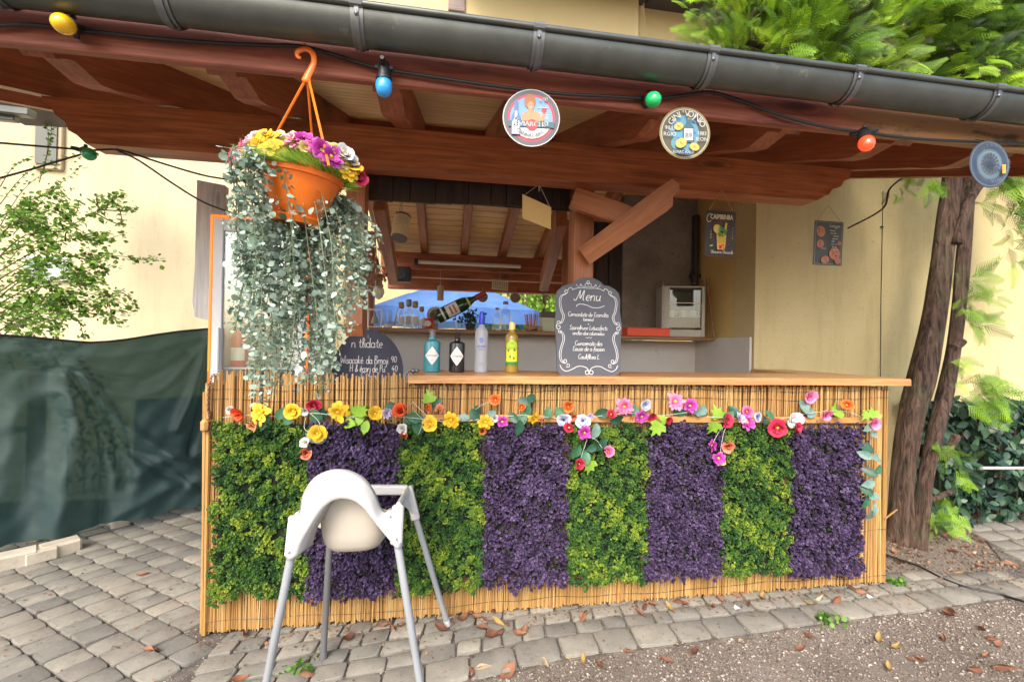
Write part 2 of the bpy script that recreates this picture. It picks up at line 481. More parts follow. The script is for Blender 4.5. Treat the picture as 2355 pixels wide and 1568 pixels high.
_o = _a(.45, .5, .42, .5, 50, 410)
GL = {
    'a': (1.1, [_a(.45, .5, .4, .5, 40, 400), [(.86, 1), (.84, .15), (1.1, .05)]]),
    'b': (1., [[(.1, 2), (.08, 0)], _a(.45, .5, .4, .5, 180, -180)]),
    'c': (.85, [_a(.45, .5, .4, .5, 45, 320)]),
    'd': (1.1, [_a(.45, .5, .4, .5, 40, 400), [(.9, 2), (.86, .15), (1.1, .05)]]),
    'e': (.9, [[(.08, .5), (.8, .58)] + _a(.45, .5, .38, .5, 10, 310)]),
    'f': (.7, [[(.75, 1.8), (.5, 2), (.35, 1.6), (.3, .4), (.15, -.5)], [(.05, 1), (.7, 1.05)]]),
    'g': (1., [_a(.45, .5, .4, .5, 40, 400), [(.86, 1), (.84, -.5), (.5, -.9), (.1, -.7)]]),
    'h': (1., [[(.15, 2), (.1, 0)], [(.12, .6), (.5, 1), (.8, .7), (.8, 0)]]),
    'i': (.45, [[(.2, 1), (.2, .15), (.4, .02)], [(.2, 1.45), (.24, 1.5)]]),
    'j': (.5, [[(.3, 1), (.28, -.5), (0, -.9), (-.2, -.7)], [(.3, 1.45), (.34, 1.5)]]),
    'k': (.95, [[(.12, 2), (.1, 0)], [(.75, 1), (.14, .5), (.8, 0)]]),
    'l': (.5, [[(.2, .3), (.5, 1.6), (.3, 2), (.2, 1.5), (.2, .2), (.45, .02)]]),
    'm': (1.5, [[(.1, 1), (.1, 0)], [(.1, .6), (.4, 1), (.6, .7), (.6, 0)], [(.6, .6), (.95, 1), (1.2, .7), (1.2, .1), (1.4, 0)]]),
    'n': (1.05, [[(.1, 1), (.1, 0)], [(.1, .6), (.5, 1), (.78, .7), (.78, .1), (1., 0)]]),
    'o': (.98, [_o]),
    'p': (1., [[(.12, 1), (.1, -.9)], _a(.45, .5, .38, .5, 180, -150)]),
    'r': (.75, [[(.12, 1), (.12, 0)], [(.12, .55), (.4, .98), (.7, .9)]]),
    's': (.8, [[(.7, .88), (.4, 1), (.15, .75), (.45, .5), (.7, .25), (.4, 0), (.05, .12)]]),
    't': (.7, [[(.35, 1.7), (.3, .25), (.55, 0), (.7, .1)], [(.02, 1.05), (.65, 1.1)]]),
    'u': (1.05, [[(.1, 1), (.12, .3), (.4, 0), (.75, .3), (.8, 1)], [(.8, 1), (.82, .15), (1.02, .02)]]),
    'w': (1.45, [[(.05, 1), (.3, 0), (.65, .8), (.95, 0), (1.25, 1)]]), 'v': (.9, [[(.05, 1), (.4, 0), (.8, 1)]]), 'y': (.95, [[(.1, 1), (.45, .1)], [(.8, 1), (.3, -.8), (0, -.8)]]),
    'x': (.85, [[(.05, 1), (.75, 0)], [(.72, 1), (.05, 0)]]),
    'z': (.85, [[(.1, 1), (.72, 1), (.1, 0), (.78, 0)]]),
    'é': (.9, [[(.08, .5), (.8, .58)] + _a(.45, .5, .38, .5, 10, 310), [(.35, 1.25), (.6, 1.6)]]),
    'C': (1.3, [_a(.75, 1, .65, 1, 50, 320)]),
    'E': (1.2, [[(1., 1.8), (.5, 2), (.25, 1.5), (.6, 1.1), (.2, .7), (.3, .1), (.7, 0), (1.1, .25)]]),
    'S': (1.2, [[(1.1, 1.7), (.7, 2), (.3, 1.6), (.65, 1.1), (1., .6), (.6, 0), (.1, .25)]]),
    'L': (1.1, [[(.3, 2), (.22, .1), (.5, 0), (1., .1)]]),
    'B': (1.2, [[(.2, 2), (.15, 0)], [(.1, 1.9), (.7, 2), (.9, 1.5), (.3, 1.05), (.95, .8), (.9, .1), (.15, 0)]]),
    'P': (1.1, [[(.25, 1.9), (.2, 0)], [(.1, 1.8), (.7, 2), (.95, 1.5), (.6, 1.0), (.25, 1.)]]),
    'W': (1.7, [[(.05, 1.9), (.35, 0), (.8, 1.3), (1.2, 0), (1.6, 2)]]),
    'H': (1.3, [[(.2, 2), (.15, 0)], [(1., 2), (1., 0)], [(.2, 1.05), (1., 1.05)]]),
    'U': (1.2, [[(.15, 2), (.2, .3), (.6, 0), (1., .4), (1., 2)]]),
    '(': (.5, [[(.4, 1.9), (.12, 1), (.35, -.1)]]), ')': (.5, [[(.1, 1.9), (.38, 1), (.15, -.1)]]),
    '.': (.4, [[(.15, .02), (.22, .06)]]), '-': (.7, [[(.1, .55), (.6, .6)]]), '&': (1.2, [[(1., .1), (.4, 1.5), (.7, 1.9), (.8, 1.5), (.2, .5), (.5, 0), (1., .6)]]),
    '0': (.95, [_a(.45, .85, .35, .85, 90, 450)]), '9': (.95, [_a(.45, 1.2, .32, .45, 0, 360), [(.77, 1.2), (.6, 0)]]),
    '4': (1., [[(.6, 1.7), (.1, .6), (.9, .65)], [(.65, 1.), (.6, 0)]]), ' ': (.6, []),
    'M': (1.9, [[(-.35, .3), (-.25, -.02), (.1, .1), (.35, 1.1), (.5, 1.95), (.6, 1.2), (.85, .35), (1.25, 1.95), (1.35, 1.), (1.4, .2), (1.65, .05)]]),
}


def script_text(b, t, x, y, xh, r, T, z=0, slant=.15, align='c', wid=1.):
    w = sum(GL.get(c, (.9, []))[0] for c in t) * xh * wid
    cx = x - w / 2 if align == 'c' else x
    for ch in t:
        a, st = GL.get(ch, (.9, []))
        for s in st:
            pts = smooth_path([(cx + (p[0] + p[1] * slant) * xh * wid, y + p[1] * xh, z) for p in s], 3)
            b.tube(pts, r, 4, T=T, flat=1)
        cx += a * xh * wid
for _t in ('9ILLi', 'RGIO', '1883', 'JEON', 'ELMAC RALD', 'B9', 'CAIPIBINBA', 'WIARCHSI', 'LEAMALISRE', 'HAGIENSJ', 'LESSRES', 'EUESMERO'): textmesh(_t)
# ================================================================= GROUND
m_soil, nt, b_ = nodes_of('soil_and_gravel')
v_ = coords(nt, rand=False)
c_ = ramp(nt, [(.3, (.15, .115, .085)), (.7, (.30, .25, .20))], noise(nt, v_, 2.3, 8, .7))
c_ = mix(nt, ramp(nt, [(.58, (0, 0, 0)), (.66, (1, 1, 1))], noise(nt, v_, 95, 3, .6)), c_, (.36, .31, .26))
c_ = mix(nt, ramp(nt, [(.60, (0, 0, 0)), (.66, (1, 1, 1))], noise(nt, v_, 55, 4, .7)), c_, (.055, .04, .03))
nt.links.new(c_, b_.inputs['Base Color']); b_.inputs['Roughness'].default_value = .95
bumpn(nt, b_, noise(nt, v_, 70, 8, .75), .9, .02)
gm = MB()
for i in range(12):
    for j in range(12):
        a, c = -30 + 5 * i, -20 + 5 * j
        gm.poly([(a, c, -.016), (a + 5, c, -.016), (a + 5, c + 5, -.016), (a, c + 5, -.016)])
tag(gm.build('ground', m_soil), kind='structure')
MT['sand'] = M('joint_sand', (.17, .145, .12), .95, var=(14, (.075, .062, .05)), bump=(160, .9, .01), spots=(120, .6, (.5, .47, .43)))


def edge_y(x):      # outer rim of the paved strip before the bar
    xs = [-1, 1.0, 1.5, 2.36, 4.13, 6]; ys = [-.70, -.42, -.335, -.29, -.19, -.1]
    return float(np.interp(x, xs, ys))


pb = MB()
pb.poly([(-4, -3, -.009), (1.05, -3, -.009), (1.03, -.43, -.009), (1.5, -.335, -.009), (2.36, -.29, -.009), (4.13, -.19, -.009), (6, -.1, -.009), (6, .02, -.009),
         (4.2, .06, -.009), (3.62, .12, -.009), (3.5, .6, -.009), (3.3, 3.6, -.009), (-4, 3.6, -.009)])
pave = pb.build('pavement', MT['sand']); tag(pave, kind='structure')
def stone(name, c, c2, dirt):
    m, nt, b = nodes_of(name); v = coords(nt); oi = N(nt, 'ObjectInfo')
    col = mix(nt, ramp(nt, [(.32, (0, 0, 0)), (.68, (1, 1, 1))], noise(nt, v, 7, 7, .65)), c, c2)
    col = mix(nt, 1, col, ramp(nt, [(0, (.74, .74, .74)), (.5, (1, .985, .95)), (1, (1.2, 1.17, 1.1))], oi.outputs['Random']), 'MULTIPLY')
    col = mix(nt, mathn(nt, 'MULTIPLY', ramp(nt, [(.60, (0, 0, 0)), (.68, (1, 1, 1))], noise(nt, v, 34, 5, .7)), .8), col, dirt)
    col = mix(nt, mathn(nt, 'MULTIPLY', ramp(nt, [(.55, (0, 0, 0)), (.75, (1, 1, 1))], noise(nt, coords(nt, rand=False, space='Generated'), 3.0, 5, .6)), .4), col, dirt)
    nt.links.new(col, b.inputs['Base Color']); b.inputs['Roughness'].default_value = .88; bumpn(nt, b, noise(nt, v, 95, 6, .7), .7, .005); return m


MT['paver'] = stone('paver_stone', (.235, .226, .196), (.155, .15, .13), (.085, .075, .062))
MT['paver2'] = stone('paver_stone_warm', (.255, .237, .20), (.175, .163, .14), (.095, .08, .064))


def paver(ol, h, tilt, m):
    """tumbled paving stone from its ground outline: worn rounded rim, slightly domed"""
    ol = [Vector((p[0], p[1], 0)) for p in ol]; c = sum(ol, Vector()) / len(ol)
    rim = []
    for i, p in enumerate(ol):                      # cut every corner round
        a, d = ol[i - 1], ol[(i + 1) % len(ol)]
        k = .16 + rnd.random() * .08
        rim += [p.lerp(a, k), p.lerp((a + d) / 2, .06 + rnd.random() * .03), p.lerp(d, k)]
    n = len(rim); vs = []; b = MB()
    for s, z in ((1, -.03), (1, h - .007), (.978, h - .002), (.92, h)):
        for p in rim:
            q = c + (p - c) * s + Vector((rnd.uniform(-1, 1), rnd.uniform(-1, 1), 0)) * (.0012 if s < 1 else .002)
            vs.append((q.x - c.x, q.y - c.y, z + (tilt[0] * (q.x - c.x) + tilt[1] * (q.y - c.y) if z > 0 - .02 else 0)))
    fs = [(k * n + i, k * n + (i + 1) % n, (k + 1) * n + (i + 1) % n, (k + 1) * n + i) for k in range(3) for i in range(n)]
    fs.append(tuple(range(3 * n, 4 * n)))
    b.add(vs, fs)
    return put('paver', b.mesh('paver', 40), m, pave, Matrix.Translation((c.x, c.y, 0)))


NP = 0
du = Vector((math.cos(R_(-34)), math.sin(R_(-34)))); dv = Vector((math.cos(R_(47)), math.sin(R_(47))))
o0 = Vector((-.768, .187))
for j in range(-9, 16):
    off = rnd.uniform(0, .12); u = -2.6 + off
    while u < 2.6:
        w = rnd.choice((.105, .118, .118, .13)); hgt = .122
        c = o0 + du * (u + w / 2) + dv * (hgt * (j + .5))
        u0 = u; u += w
        if c.x > .03 or (c.y > 1.75 - .1 * c.x) or c.x < -1.75 or c.y < -.75: continue
        if c.x > -.075 and c.y > -.02: continue
        if c.y > 1.0 + (c.x + 1.511) * .91 + .42: continue
        q = o0 + du * u0 + dv * (hgt * j); g = .003
        ol = [q + du * g + dv * g, q + du * (w - g) + dv * g, q + du * (w - g) + dv * (hgt - g), q + du * g + dv * (hgt - g)]
        ol = [p + Vector((rnd.uniform(-1, 1), rnd.uniform(-1, 1))) * .003 for p in ol]
        px = (c - Vector((1.0, -2.09))).length
        paver(ol, .002 + rnd.uniform(-.003, .004), (rnd.uniform(-.03, .03), rnd.uniform(-.03, .03)), MT['paver'] if rnd.random() < .75 else MT['paver2'])
# the strip along the bar: one row of big rim stones, then smaller rows up to the reeds
off = -.5
for k in range(-5, 9):
    hgt = .135 if k == 0 else .1 if k < 0 else rnd.choice((.083, .09, .098))
    x = .05 + rnd.uniform(0, .08)
    while x < 4.9:
        w = rnd.uniform(.16, .2) if k == 0 else rnd.choice((.09, .11, .13, .15))
        x0 = x; x += w
        g = .004
        def yy(a, o): return edge_y(a) + o
        ol = [Vector((x0 + g, yy(x0, off) + g)), Vector((x - g, yy(x, off) + g)), Vector((x - g + off * .03, yy(x, off + hgt) - g)), Vector((x0 + g + off * .03, yy(x0, off + hgt) - g))]
        yc = (ol[0].y + ol[2].y) / 2
        if yc < -.98 or yc > (.06 if x < 3.4 else .14 - (x - 3.45) * .15) or (x > 4.2 and k > 1): continue
        if (x0 < .02 and yc > -.0) or (k < 0 and x > 1.06): continue
        ol = [p + Vector((rnd.uniform(-1, 1), rnd.uniform(-1, 1))) * .004 for p in ol]
        paver(ol, .003 + rnd.uniform(-.003, .005), (rnd.uniform(-.03, .03), rnd.uniform(-.03, .03)), MT['paver2'] if rnd.random() < .7 else MT['paver'])
    off += hgt
b = MB(); b.box((1.72, .88, .0), (3.0, 1.40, .03), bev=.004)  # pale floor slab added to bounce light up onto the soffit
fl_ = b.build('bounce_floor', M('bounce_floor_pale', (.62, .57, .49), .6, var=(3, (.55, .50, .43)))); tag(fl_, kind='structure')
b = MB(); b.box((1.5, 5.4, -.004), (12, 7.1, .012)); te_ = b.build('bounce_slab', M('bounce_slab_pale', (.58, .55, .49), .85, var=(2, (.50, .47, .42)), bump=(40, .3, .005))); tag(te_, kind='structure')  # pale slab behind the kiosk, added as a light bounce for the soffit
# the little curved path at the right
pth = MB(); pth.poly([(4.45, .1, -.007), (7.5, -.1, -.007), (7.5, .75, -.007), (5.4, .70, -.007), (4.9, .55, -.007)])
sp = pth.build('side_path', MT['sand']); tag(sp, kind='structure')
pv0 = pave; pave = sp
for i in range(9):
    for j in range(4):
        a = 4.62 + i * .2 + j * .07; c = .12 + j * .135 - i * .004
        ol = [Vector((a, c)), Vector((a + .185, c + .005)), Vector((a + .2, c + .125)), Vector((a + .02, c + .12))]
        ol = [p + Vector((rnd.uniform(-1, 1), rnd.uniform(-1, 1))) * .007 for p in ol]
        paver(ol, .004 + rnd.uniform(-.003, .004), (rnd.uniform(-.03, .03), rnd.uniform(-.03, .03)), MT['paver2'])
pave = pv0

# loose stones in the gravel and grit in the joints
ico_v = [(0, 0, 1), (.9, 0, .1), (.2, .85, .15), (-.8, .5, 0), (-.7, -.6, .1), (.3, -.9, 0), (0, 0, -.8)]
ico_f = [(0, 1, 2), (0, 2, 3), (0, 3, 4), (0, 4, 5), (0, 5, 1), (6, 2, 1), (6, 3, 2), (6, 4, 3), (6, 5, 4), (6, 1, 5)]


def pebbles(name, pts, smin, smax, cols, flat=.7):
    k = len(pts); pos = np.array(pts); nrm = nr.normal(size=(k, 3)) * .4 + [0, 0, 1]
    A = mats_from(pos, nrm, nr.uniform(smin, smax, k) * nr.choice([.7, 1, 1, 1.5], k), nr.uniform(0, 6.3, k))
    A[:, :3, 2] *= flat
    V, F_ = scatter(ico_v, ico_f, A)
    o = put(name, npmesh(name, V, F_, smooth=False), M(name, (.4, .36, .32), .9, isl=cols))
    return tag(o, kind='stuff')


pts = []
while len(pts) < 11000:
    x = rnd.uniform(1.04, 5.2); y = edge_y(x) - abs(rnd.gauss(0, .33)) - .005
    if y > -1.15: pts.append((x, y, -.014))
pebbles('gravel', pts, .0022, .0062, [(.07, .05, .04), (.22, .18, .15), (.32, .27, .22), (.14, .105, .08), (.46, .42, .37), (.25, .20, .15), (.12, .08, .055)])
pts = []
while len(pts) < 2600:
    x = rnd.uniform(-1.6, 4.4); y = rnd.uniform(-.8, 1.3)
    if x > .03 and (y > .0 or y < edge_y(x)): continue
    pts.append((x, y, -.005))
pebbles('joint_grit', pts, .0015, .0042, [(.30, .27, .24), (.5, .47, .43), (.12, .09, .07), (.2, .17, .14)])
pts = [(rnd.uniform(3.5, 7), rnd.uniform(-.05, 1.1), -.012) for _ in range(7000)]
pebbles('soil_crumbs', pts, .003, .010, [(.10, .065, .045), (.20, .15, .11), (.30, .20, .13), (.07, .05, .035), (.16, .10, .06)])

# ================================================================= KIOSK (roof, timbers, walls)
kio = thing('bar_kiosk', 'open timber bar kiosk with reddish beams, pine board soffit and grey half-round gutter', 'kiosk', (0, 0, 0))
XL, XR, XB = -1.75, 4.05, 3.295           # roof ends; XB: right end behind the corner of the house
XK = .33                                  # left end of the back slope
RY = 1.107; SF = math.atan(.36); SB = math.atan(.31)
zf = lambda y: 2.30 + .36 * y            # underside of the front rafters
zb = lambda y: 2.05 + .31 * (3.2 - y)    # underside of the back rafters
# long beam with shaped ends, its own grain
L = 3.215 + .678
prof = [(0, .185), (.0, .165), (.035, .14), (.05, .11), (.085, .085), (.10, .05), (.135, .03), (.165, 0), (L - .215, 0), (L - .165, .03), (L - .145, .035), (L - .12, .07), (L - .07, .085), (L - .05, .12), (L - .02, .13), (L, .185)]
member('beam', (-.678, .055, 2.112), (3.215, .055, 2.112), .11, .2, MT['beam'], kio, prof=prof)
member('fascia', (XL, -.685, 2.178), (XR, -.685, 2.178), .032, .155, MT['fascia'], kio, bev=.004)
member('roof_edge_board', (XL, -.715, 2.268), (XR, -.715, 2.268), .02, .045, MT['red'], kio, bev=.003)
# front rafters with shaped ends
for i in range(12):
    x = -1.7 + .5 * i
    if x > 3.9: break
    ye = (RY if x > .2 else .9) if x < 3.25 else .82
    Lr = (ye + .607) / math.cos(SF)
    rp = [(0, .15), (0, .06), (.02, .038), (.05, .045), (.09, .05), (.13, .03), (.19, .0), (.27, -.006), (.36, 0), (Lr, 0), (Lr, .15)]
    member('rafter', (x, -.607, zf(-.607)), (x, ye, zf(ye)), .085, .15, MT['red'], kio, prof=rp)
# pine boards above the front rafters
nb = 20; Lf = (RY + .68) / math.cos(SF); bw = Lf / nb
for k in range(nb):
    s = (k + .5) * bw; y = -.68 + s * math.cos(SF); z = zf(-.68) + s * math.sin(SF) + .163
    xr = XR if y < .76 else XB; xl = XL
    b = MB(); b.box(((xr - xl) / 2, 0, 0), (xr - xl, bw - .005, .018), bev=.003)
    b.build('soffit_board', MT['pine'], kio, mw=frame((xl, y - .163 * math.sin(SF) * .3, z), (1, 0, 0), (0, -math.sin(SF), math.cos(SF))))
# back slope: rafters, boards
Lbk = (3.32 - RY) / math.cos(SB); nb = 24; bw = Lbk / nb
for k in range(nb):
    s = (k + .5) * bw; y = RY + s * math.cos(SB); z = zb(RY) - s * math.sin(SB) + .143
    b = MB(); b.box(((XB - XK) / 2, 0, 0), (XB - XK, bw - .007, .018), bev=.003)
    b.build('soffit_board', MT['pine'], kio, mw=frame((XK, y, z), (1, 0, 0), (0, math.sin(SB), math.cos(SB))))
for i in range(7):
    x = .35 + .42 * i
    Lr = (3.38 - RY) / math.cos(SB)
    member('rafter', (x, RY, zb(RY) + .065), (x, 3.38, zb(3.38) + .065), .075, .13, MT['brace'], kio)
# tiles over both slopes (out of sight from the front) and the ridge
b = MB()
b.add([(XL, -.72, 2.20 + .035), (XR, -.72, 2.235), (XR, .82, zf(.82) + .19), (XL, .82, zf(.82) + .19), (XL, -.72, 2.275), (XR, -.72, 2.275), (XR, .82, zf(.82) + .24), (XL, .82, zf(.82) + .24)],
      [(0, 1, 2, 3), (4, 7, 6, 5), (0, 4, 5, 1), (1, 5, 6, 2), (2, 6, 7, 3), (3, 7, 4, 0)])
b.add([(XL, .825, zf(.82) + .19), (XB, .825, zf(.82) + .19), (XB, RY, zf(RY) + .19), (XL, RY, zf(RY) + .19), (XL, .825, zf(.82) + .24), (XB, .825, zf(.82) + .24), (XB, RY, zf(RY) + .24), (XL, RY, zf(RY) + .24)],
      [(0, 1, 2, 3), (4, 7, 6, 5), (0, 4, 5, 1), (1, 5, 6, 2), (2, 6, 7, 3), (3, 7, 4, 0)])
b.add([(XK, RY + .003, zb(RY) + .175), (XB, RY + .003, zb(RY) + .175), (XB, 3.4, zb(3.4) + .175), (XK, 3.4, zb(3.4) + .175), (XK, RY + .003, zb(RY) + .22), (XB, RY + .003, zb(RY) + .22), (XB, 3.4, zb(3.4) + .22), (XK, 3.4, zb(3.4) + .22)],
      [(0, 1, 2, 3), (4, 7, 6, 5), (0, 4, 5, 1), (1, 5, 6, 2), (2, 6, 7, 3), (3, 7, 4, 0)])
b.build('roof_covering', MT['tile'], kio)
member('ridge_beam', (-1.1, RY - .01, 2.775), (XB, RY - .01, 2.775), .06, .22, MT['red'], kio)
member('ridge_board', (-1.1, RY + .045, 2.72), (XK - .01, RY + .045, 2.72), .022, .30, MT['pine'], kio)
# lower purlin, eave beam at the back, slanting struts
member('purlin', (XK, 2.62, 2.15), (XB, 2.62, 2.15), .12, .17, MT['red'], kio)
member('purlin', (XK, 2.70, 2.035), (XB, 2.70, 2.035), .10, .09, MT['red'], kio)
member('eave_beam', (XK, 3.2, 1.985), (XB, 3.2, 1.985), .12, .13, MT['red'], kio)
for a, c, w in ((P(872, 462, Y=1.0), P(905, 640, Y=2.3), .085), (P(1292, 500, Y=1.0), P(1250, 655, Y=2.3), .085)):
    member('strut', a, c, w, .15, MT['brace'], kio)
# dark valance planks behind the beam
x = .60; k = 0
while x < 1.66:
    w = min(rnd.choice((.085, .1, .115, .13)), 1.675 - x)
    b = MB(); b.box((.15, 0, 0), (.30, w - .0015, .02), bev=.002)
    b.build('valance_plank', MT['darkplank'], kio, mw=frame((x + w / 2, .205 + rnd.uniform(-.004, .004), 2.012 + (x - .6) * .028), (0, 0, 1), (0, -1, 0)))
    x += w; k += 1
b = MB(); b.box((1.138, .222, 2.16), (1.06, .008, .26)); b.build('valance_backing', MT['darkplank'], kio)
# posts
member('post', (1.722, .175, 0), (1.722, .175, 2.30), .11, .11, MT['brace'], kio, up=(0, -1, 0))
pp = [(0, .03), (.0, .07), (.06, .10), (.80, .10), (.80, 0), (.06, 0)]
member('post', (.573, .165, 1.32), (.573, .165, 2.11), .085, .1, MT['brace'], kio, up=(0, -1, 0), prof=pp)
member('post', (.36, 1.66, 0), (.36, 1.66, 2.2), .11, .11, MT['red'], kio, up=(0, -1, 0))
# crossed knee braces at the right post
member('brace', P(1316, 455, Y=.03), P(1470, 509, Y=-.035), .055, .105, MT['brace'], kio, up=(.3, -.1, 1))
q0, q1 = P(1345, 588, Y=.10), P(1534, 450, Y=-.12)
Lq = (q1 - q0).length
bp = [(0, -.05), (.0, .05), (Lq - .03, .055), (Lq + .055, .05), (Lq + .065, .01), (Lq + .05, -.015), (Lq + .015, -.02), (Lq - .01, -.055), (Lq - .05, -.06)]
member('brace', q0, q1, .10, .1, MT['brace'], kio, up=(-.5, -.1, 1), prof=bp)
# back wall: white panels under the sill, plank and rough concrete parts above
b = MB()
b.box((1.33, 1.62, .69), (1.93, .03, 1.36), bev=.002); b.build('wall_panel', MT['panel_white'], kio, org=(1.3, 1.6, .7))
b = MB(); b.box((2.79, 1.615, .675), (.975, .03, 1.35), bev=.002); b.build('wall_panel', MT['panel_white'], kio, org=(2.8, 1.6, .7))
b = MB(); b.box((3.283, 1.235, .69), (.02, .72, 1.385), bev=.002); b.build('wall_panel', MT['panel_white'], kio, org=(3.2, 1.2, .7))
member('back_shelf', (.38, 1.56, 1.388), (2.12, 1.56, 1.388), .34, .034, MT['shelf'], kio)
member('back_shelf', (2.125, 1.44, 1.368), (3.262, 1.44, 1.368), .30, .03, MT['shelf'], kio)
x = 2.02
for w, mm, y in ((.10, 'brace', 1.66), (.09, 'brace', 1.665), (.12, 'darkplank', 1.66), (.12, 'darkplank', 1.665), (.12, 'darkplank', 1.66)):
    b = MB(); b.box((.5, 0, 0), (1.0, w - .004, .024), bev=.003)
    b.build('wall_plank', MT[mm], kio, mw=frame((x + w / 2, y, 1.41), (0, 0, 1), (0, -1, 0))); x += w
b = MB(); b.box((2.935, 1.69, 2.02), (.72, .12, 1.27), bev=.002); b.build('concrete_panel', MT['concrete'], kio, org=(2.9, 1.7, 1.9))
b = MB(); b.tube([(3.255, 1.585, 1.39), (3.255, 1.585, 2.5)], .028, 10); b.box((3.255, 1.585, 1.95), (.09, .05, .04), bev=.004)
b.build('drain_pipe', M('dark_pipe', (.03, .027, .024), .5), kio, smooth=40, org=(3.25, 1.58, 1.4))
# weathered grey plank hanging beside the fridge
gp = [(0, .0), (.04, -.03), (.2, -.05), (.40, -.048), (.55, -.038), (.78, -.042), (.80, .1), (.3, .105), (.12, .115), (.03, .1)]
member('weathered_plank', P(498, 742, Y=.62), P(498, 742, Y=.62) + Vector((-.005, 0, .80)), .05, .14, MT['grey_wood'], kio, up=(-1, 0, 0), prof=gp)
# gutter: half round trough with rolled bead and strap brackets
gy, gz, gr, gk = -.79, 2.220, .060, 1.2        # gk: the trough is a little deeper than a half circle
b = MB(); seg = 14; xs = np.linspace(XL, XR + .3, 12); vs = []
for rr in (gr, gr - .004):
    for x in xs:
        for i in range(seg + 1):
            th = math.pi * i / seg; vs.append((x, gy - rr * math.cos(th), gz - rr * gk * math.sin(th)))
fs = []; n = seg + 1; h = len(xs) * n
for k in range(len(xs) - 1):
    for i in range(seg):
        a = k * n + i; fs.append((a, a + n, a + n + 1, a + 1)); a += h; fs.append((a, a + 1, a + n + 1, a + n))
b.add(vs, fs); b.tube([(x, gy - gr - .003, gz + .001) for x in xs], .0095, 8)
b.tube([(x, gy + gr, gz + .002) for x in xs], .004, 6)
gut = b.build('gutter', MT['zinc'], kio, smooth=50)
for px_, py_ in ((362, -20), (820, 15), (1240, 75), (1640, 125), (1975, 165), (2295, 215), (-60, -60)):
    x = P(px_, py_, Y=gy - gr).x
    bb = MB()
    for w, r2 in ((.034, gr + .0035), (.012, gr + .007)):
        pts = [(gy - r2 * math.cos(t), gz - r2 * gk * math.sin(t)) for t in np.linspace(-.12, math.pi * .83, 13)]
        vs = []
        for y, z in pts: vs += [(x - w / 2, y, z), (x + w / 2, y, z)]
        bb.add(vs, [(2 * i, 2 * i + 1, 2 * i + 3, 2 * i + 2) for i in range(12)])
    bb.tube([(x - .018, gy - gr - .004, gz + .002), (x + .016, gy - gr - .004, gz + .002)], .0122, 8)
    bb.sphere((x, gy - gr - .002, gz - .026), .0065, 8, 5)
    br = bb.build('bracket', MT['zincb'], gut, smooth=40, org=(x, gy, gz))

# ================================================================= BUILDINGS
hs = thing('plastered_house', 'ochre yellow rough plastered house corner behind the right end of the bar', 'house', (3.3, .86, 0))
b = MB(); b.box((6.65, .985, 1.7), (6.7, .25, 3.4)); b.build('wall', MT['yellow'], hs)
b = MB(); b.box((3.395, 1.40, 1.70), (.19, .58, 3.398)); b.build('side_wall', MT['ochre'], hs)
b = MB()
for q in (P(2029, 500, Y=.855), P(2026, 700, Y=.855)): pass
b.tube([P(2031, 440, Y=.855), P(2029, 540, Y=.855), P(2026, 700, Y=.855), P(2025, 900, Y=.855)], .0022, 5); b.box(tuple(P(2028, 522, Y=.85)), (.02, .012, .008))
b.build('thin_cable', MT['black'], hs)
fh = thing('yellow_house', 'tall pale yellow house rising behind the kiosk roof', 'house', (-9, 9, 0))
b = MB(); b.box((-1.75, 9.25, 6), (15.5, .5, 12)); b.box((16.0, 9.55, 6.5), (20, .5, 13)); b.build('wall', MT['facade'], fh)
b = MB(); a = P(1050, 20, Y=8.95); b.box((a.x, 8.96, 11.2), (.42, .08, 3.1), bev=.01); b.build('timber_post', MT['timber_grey'], fh)
b = MB(); b.box((3.6, 8.2, 10.92), (5.2, 2, .5)); b.box((9.4, 8.4, 10.95), (6.2, 2.2, .5)); b.build('eave', MT['eave'], fh)
lh = thing('cream_house', 'pale cream plastered house wall behind the net fence', 'house', (-2.946, 3.4, 0))
b = MB(); b.box((-1.67, 3.6, 2.6), (2.55, .4, 5.2)); b.box((-6.2, 5.2, 2.6), (7, .4, 5.2)); b.build('wall', MT['cream'], lh)
b = MB(); a = P(110, 320, Y=4.95); b.box((a.x, 4.97, a.z), (.36, .06, .85), bev=.01); wnd = b.build('window', M('window_frame', (.36, .28, .17), .6), lh, org=a)
b = MB(); b.box((a.x, 4.93, a.z), (.26, .02, .72)); b.build('pane', M('dark_pane', (.09, .09, .07), .1), wnd, org=a)
b = MB(); a = P(105, 617, Y=4.95); b.box((a.x, 4.97, a.z), (.55, .06, .35), bev=.01); wnd = b.build('window', M('pale_frame', (.6, .6, .58), .6), lh, org=a)
b = MB(); b.box((a.x, 4.93, a.z), (.47, .02, .27)); b.build('pane', M('grey_pane', (.35, .38, .4), .1), wnd, org=a)
# neighbouring eaves, upper left
ne = thing('neighbour_roof', 'dark overhanging roof edge with grey gutter left of the kiosk beam', 'roof', P(30, 250, Y=3.2))
member('eave_board', P(-60, 222, Y=2.2), P(100, 232, Y=2.2), .9, .05, MT['eave'], ne)
member('eave_gutter', P(-60, 246, Y=2.0), P(75, 262, Y=2.0), .08, .06, MT['zinc'], ne)
member('eave_gutter', P(-60, 266, Y=2.05), P(40, 275, Y=2.05), .06, .045, MT['zinc'], ne)
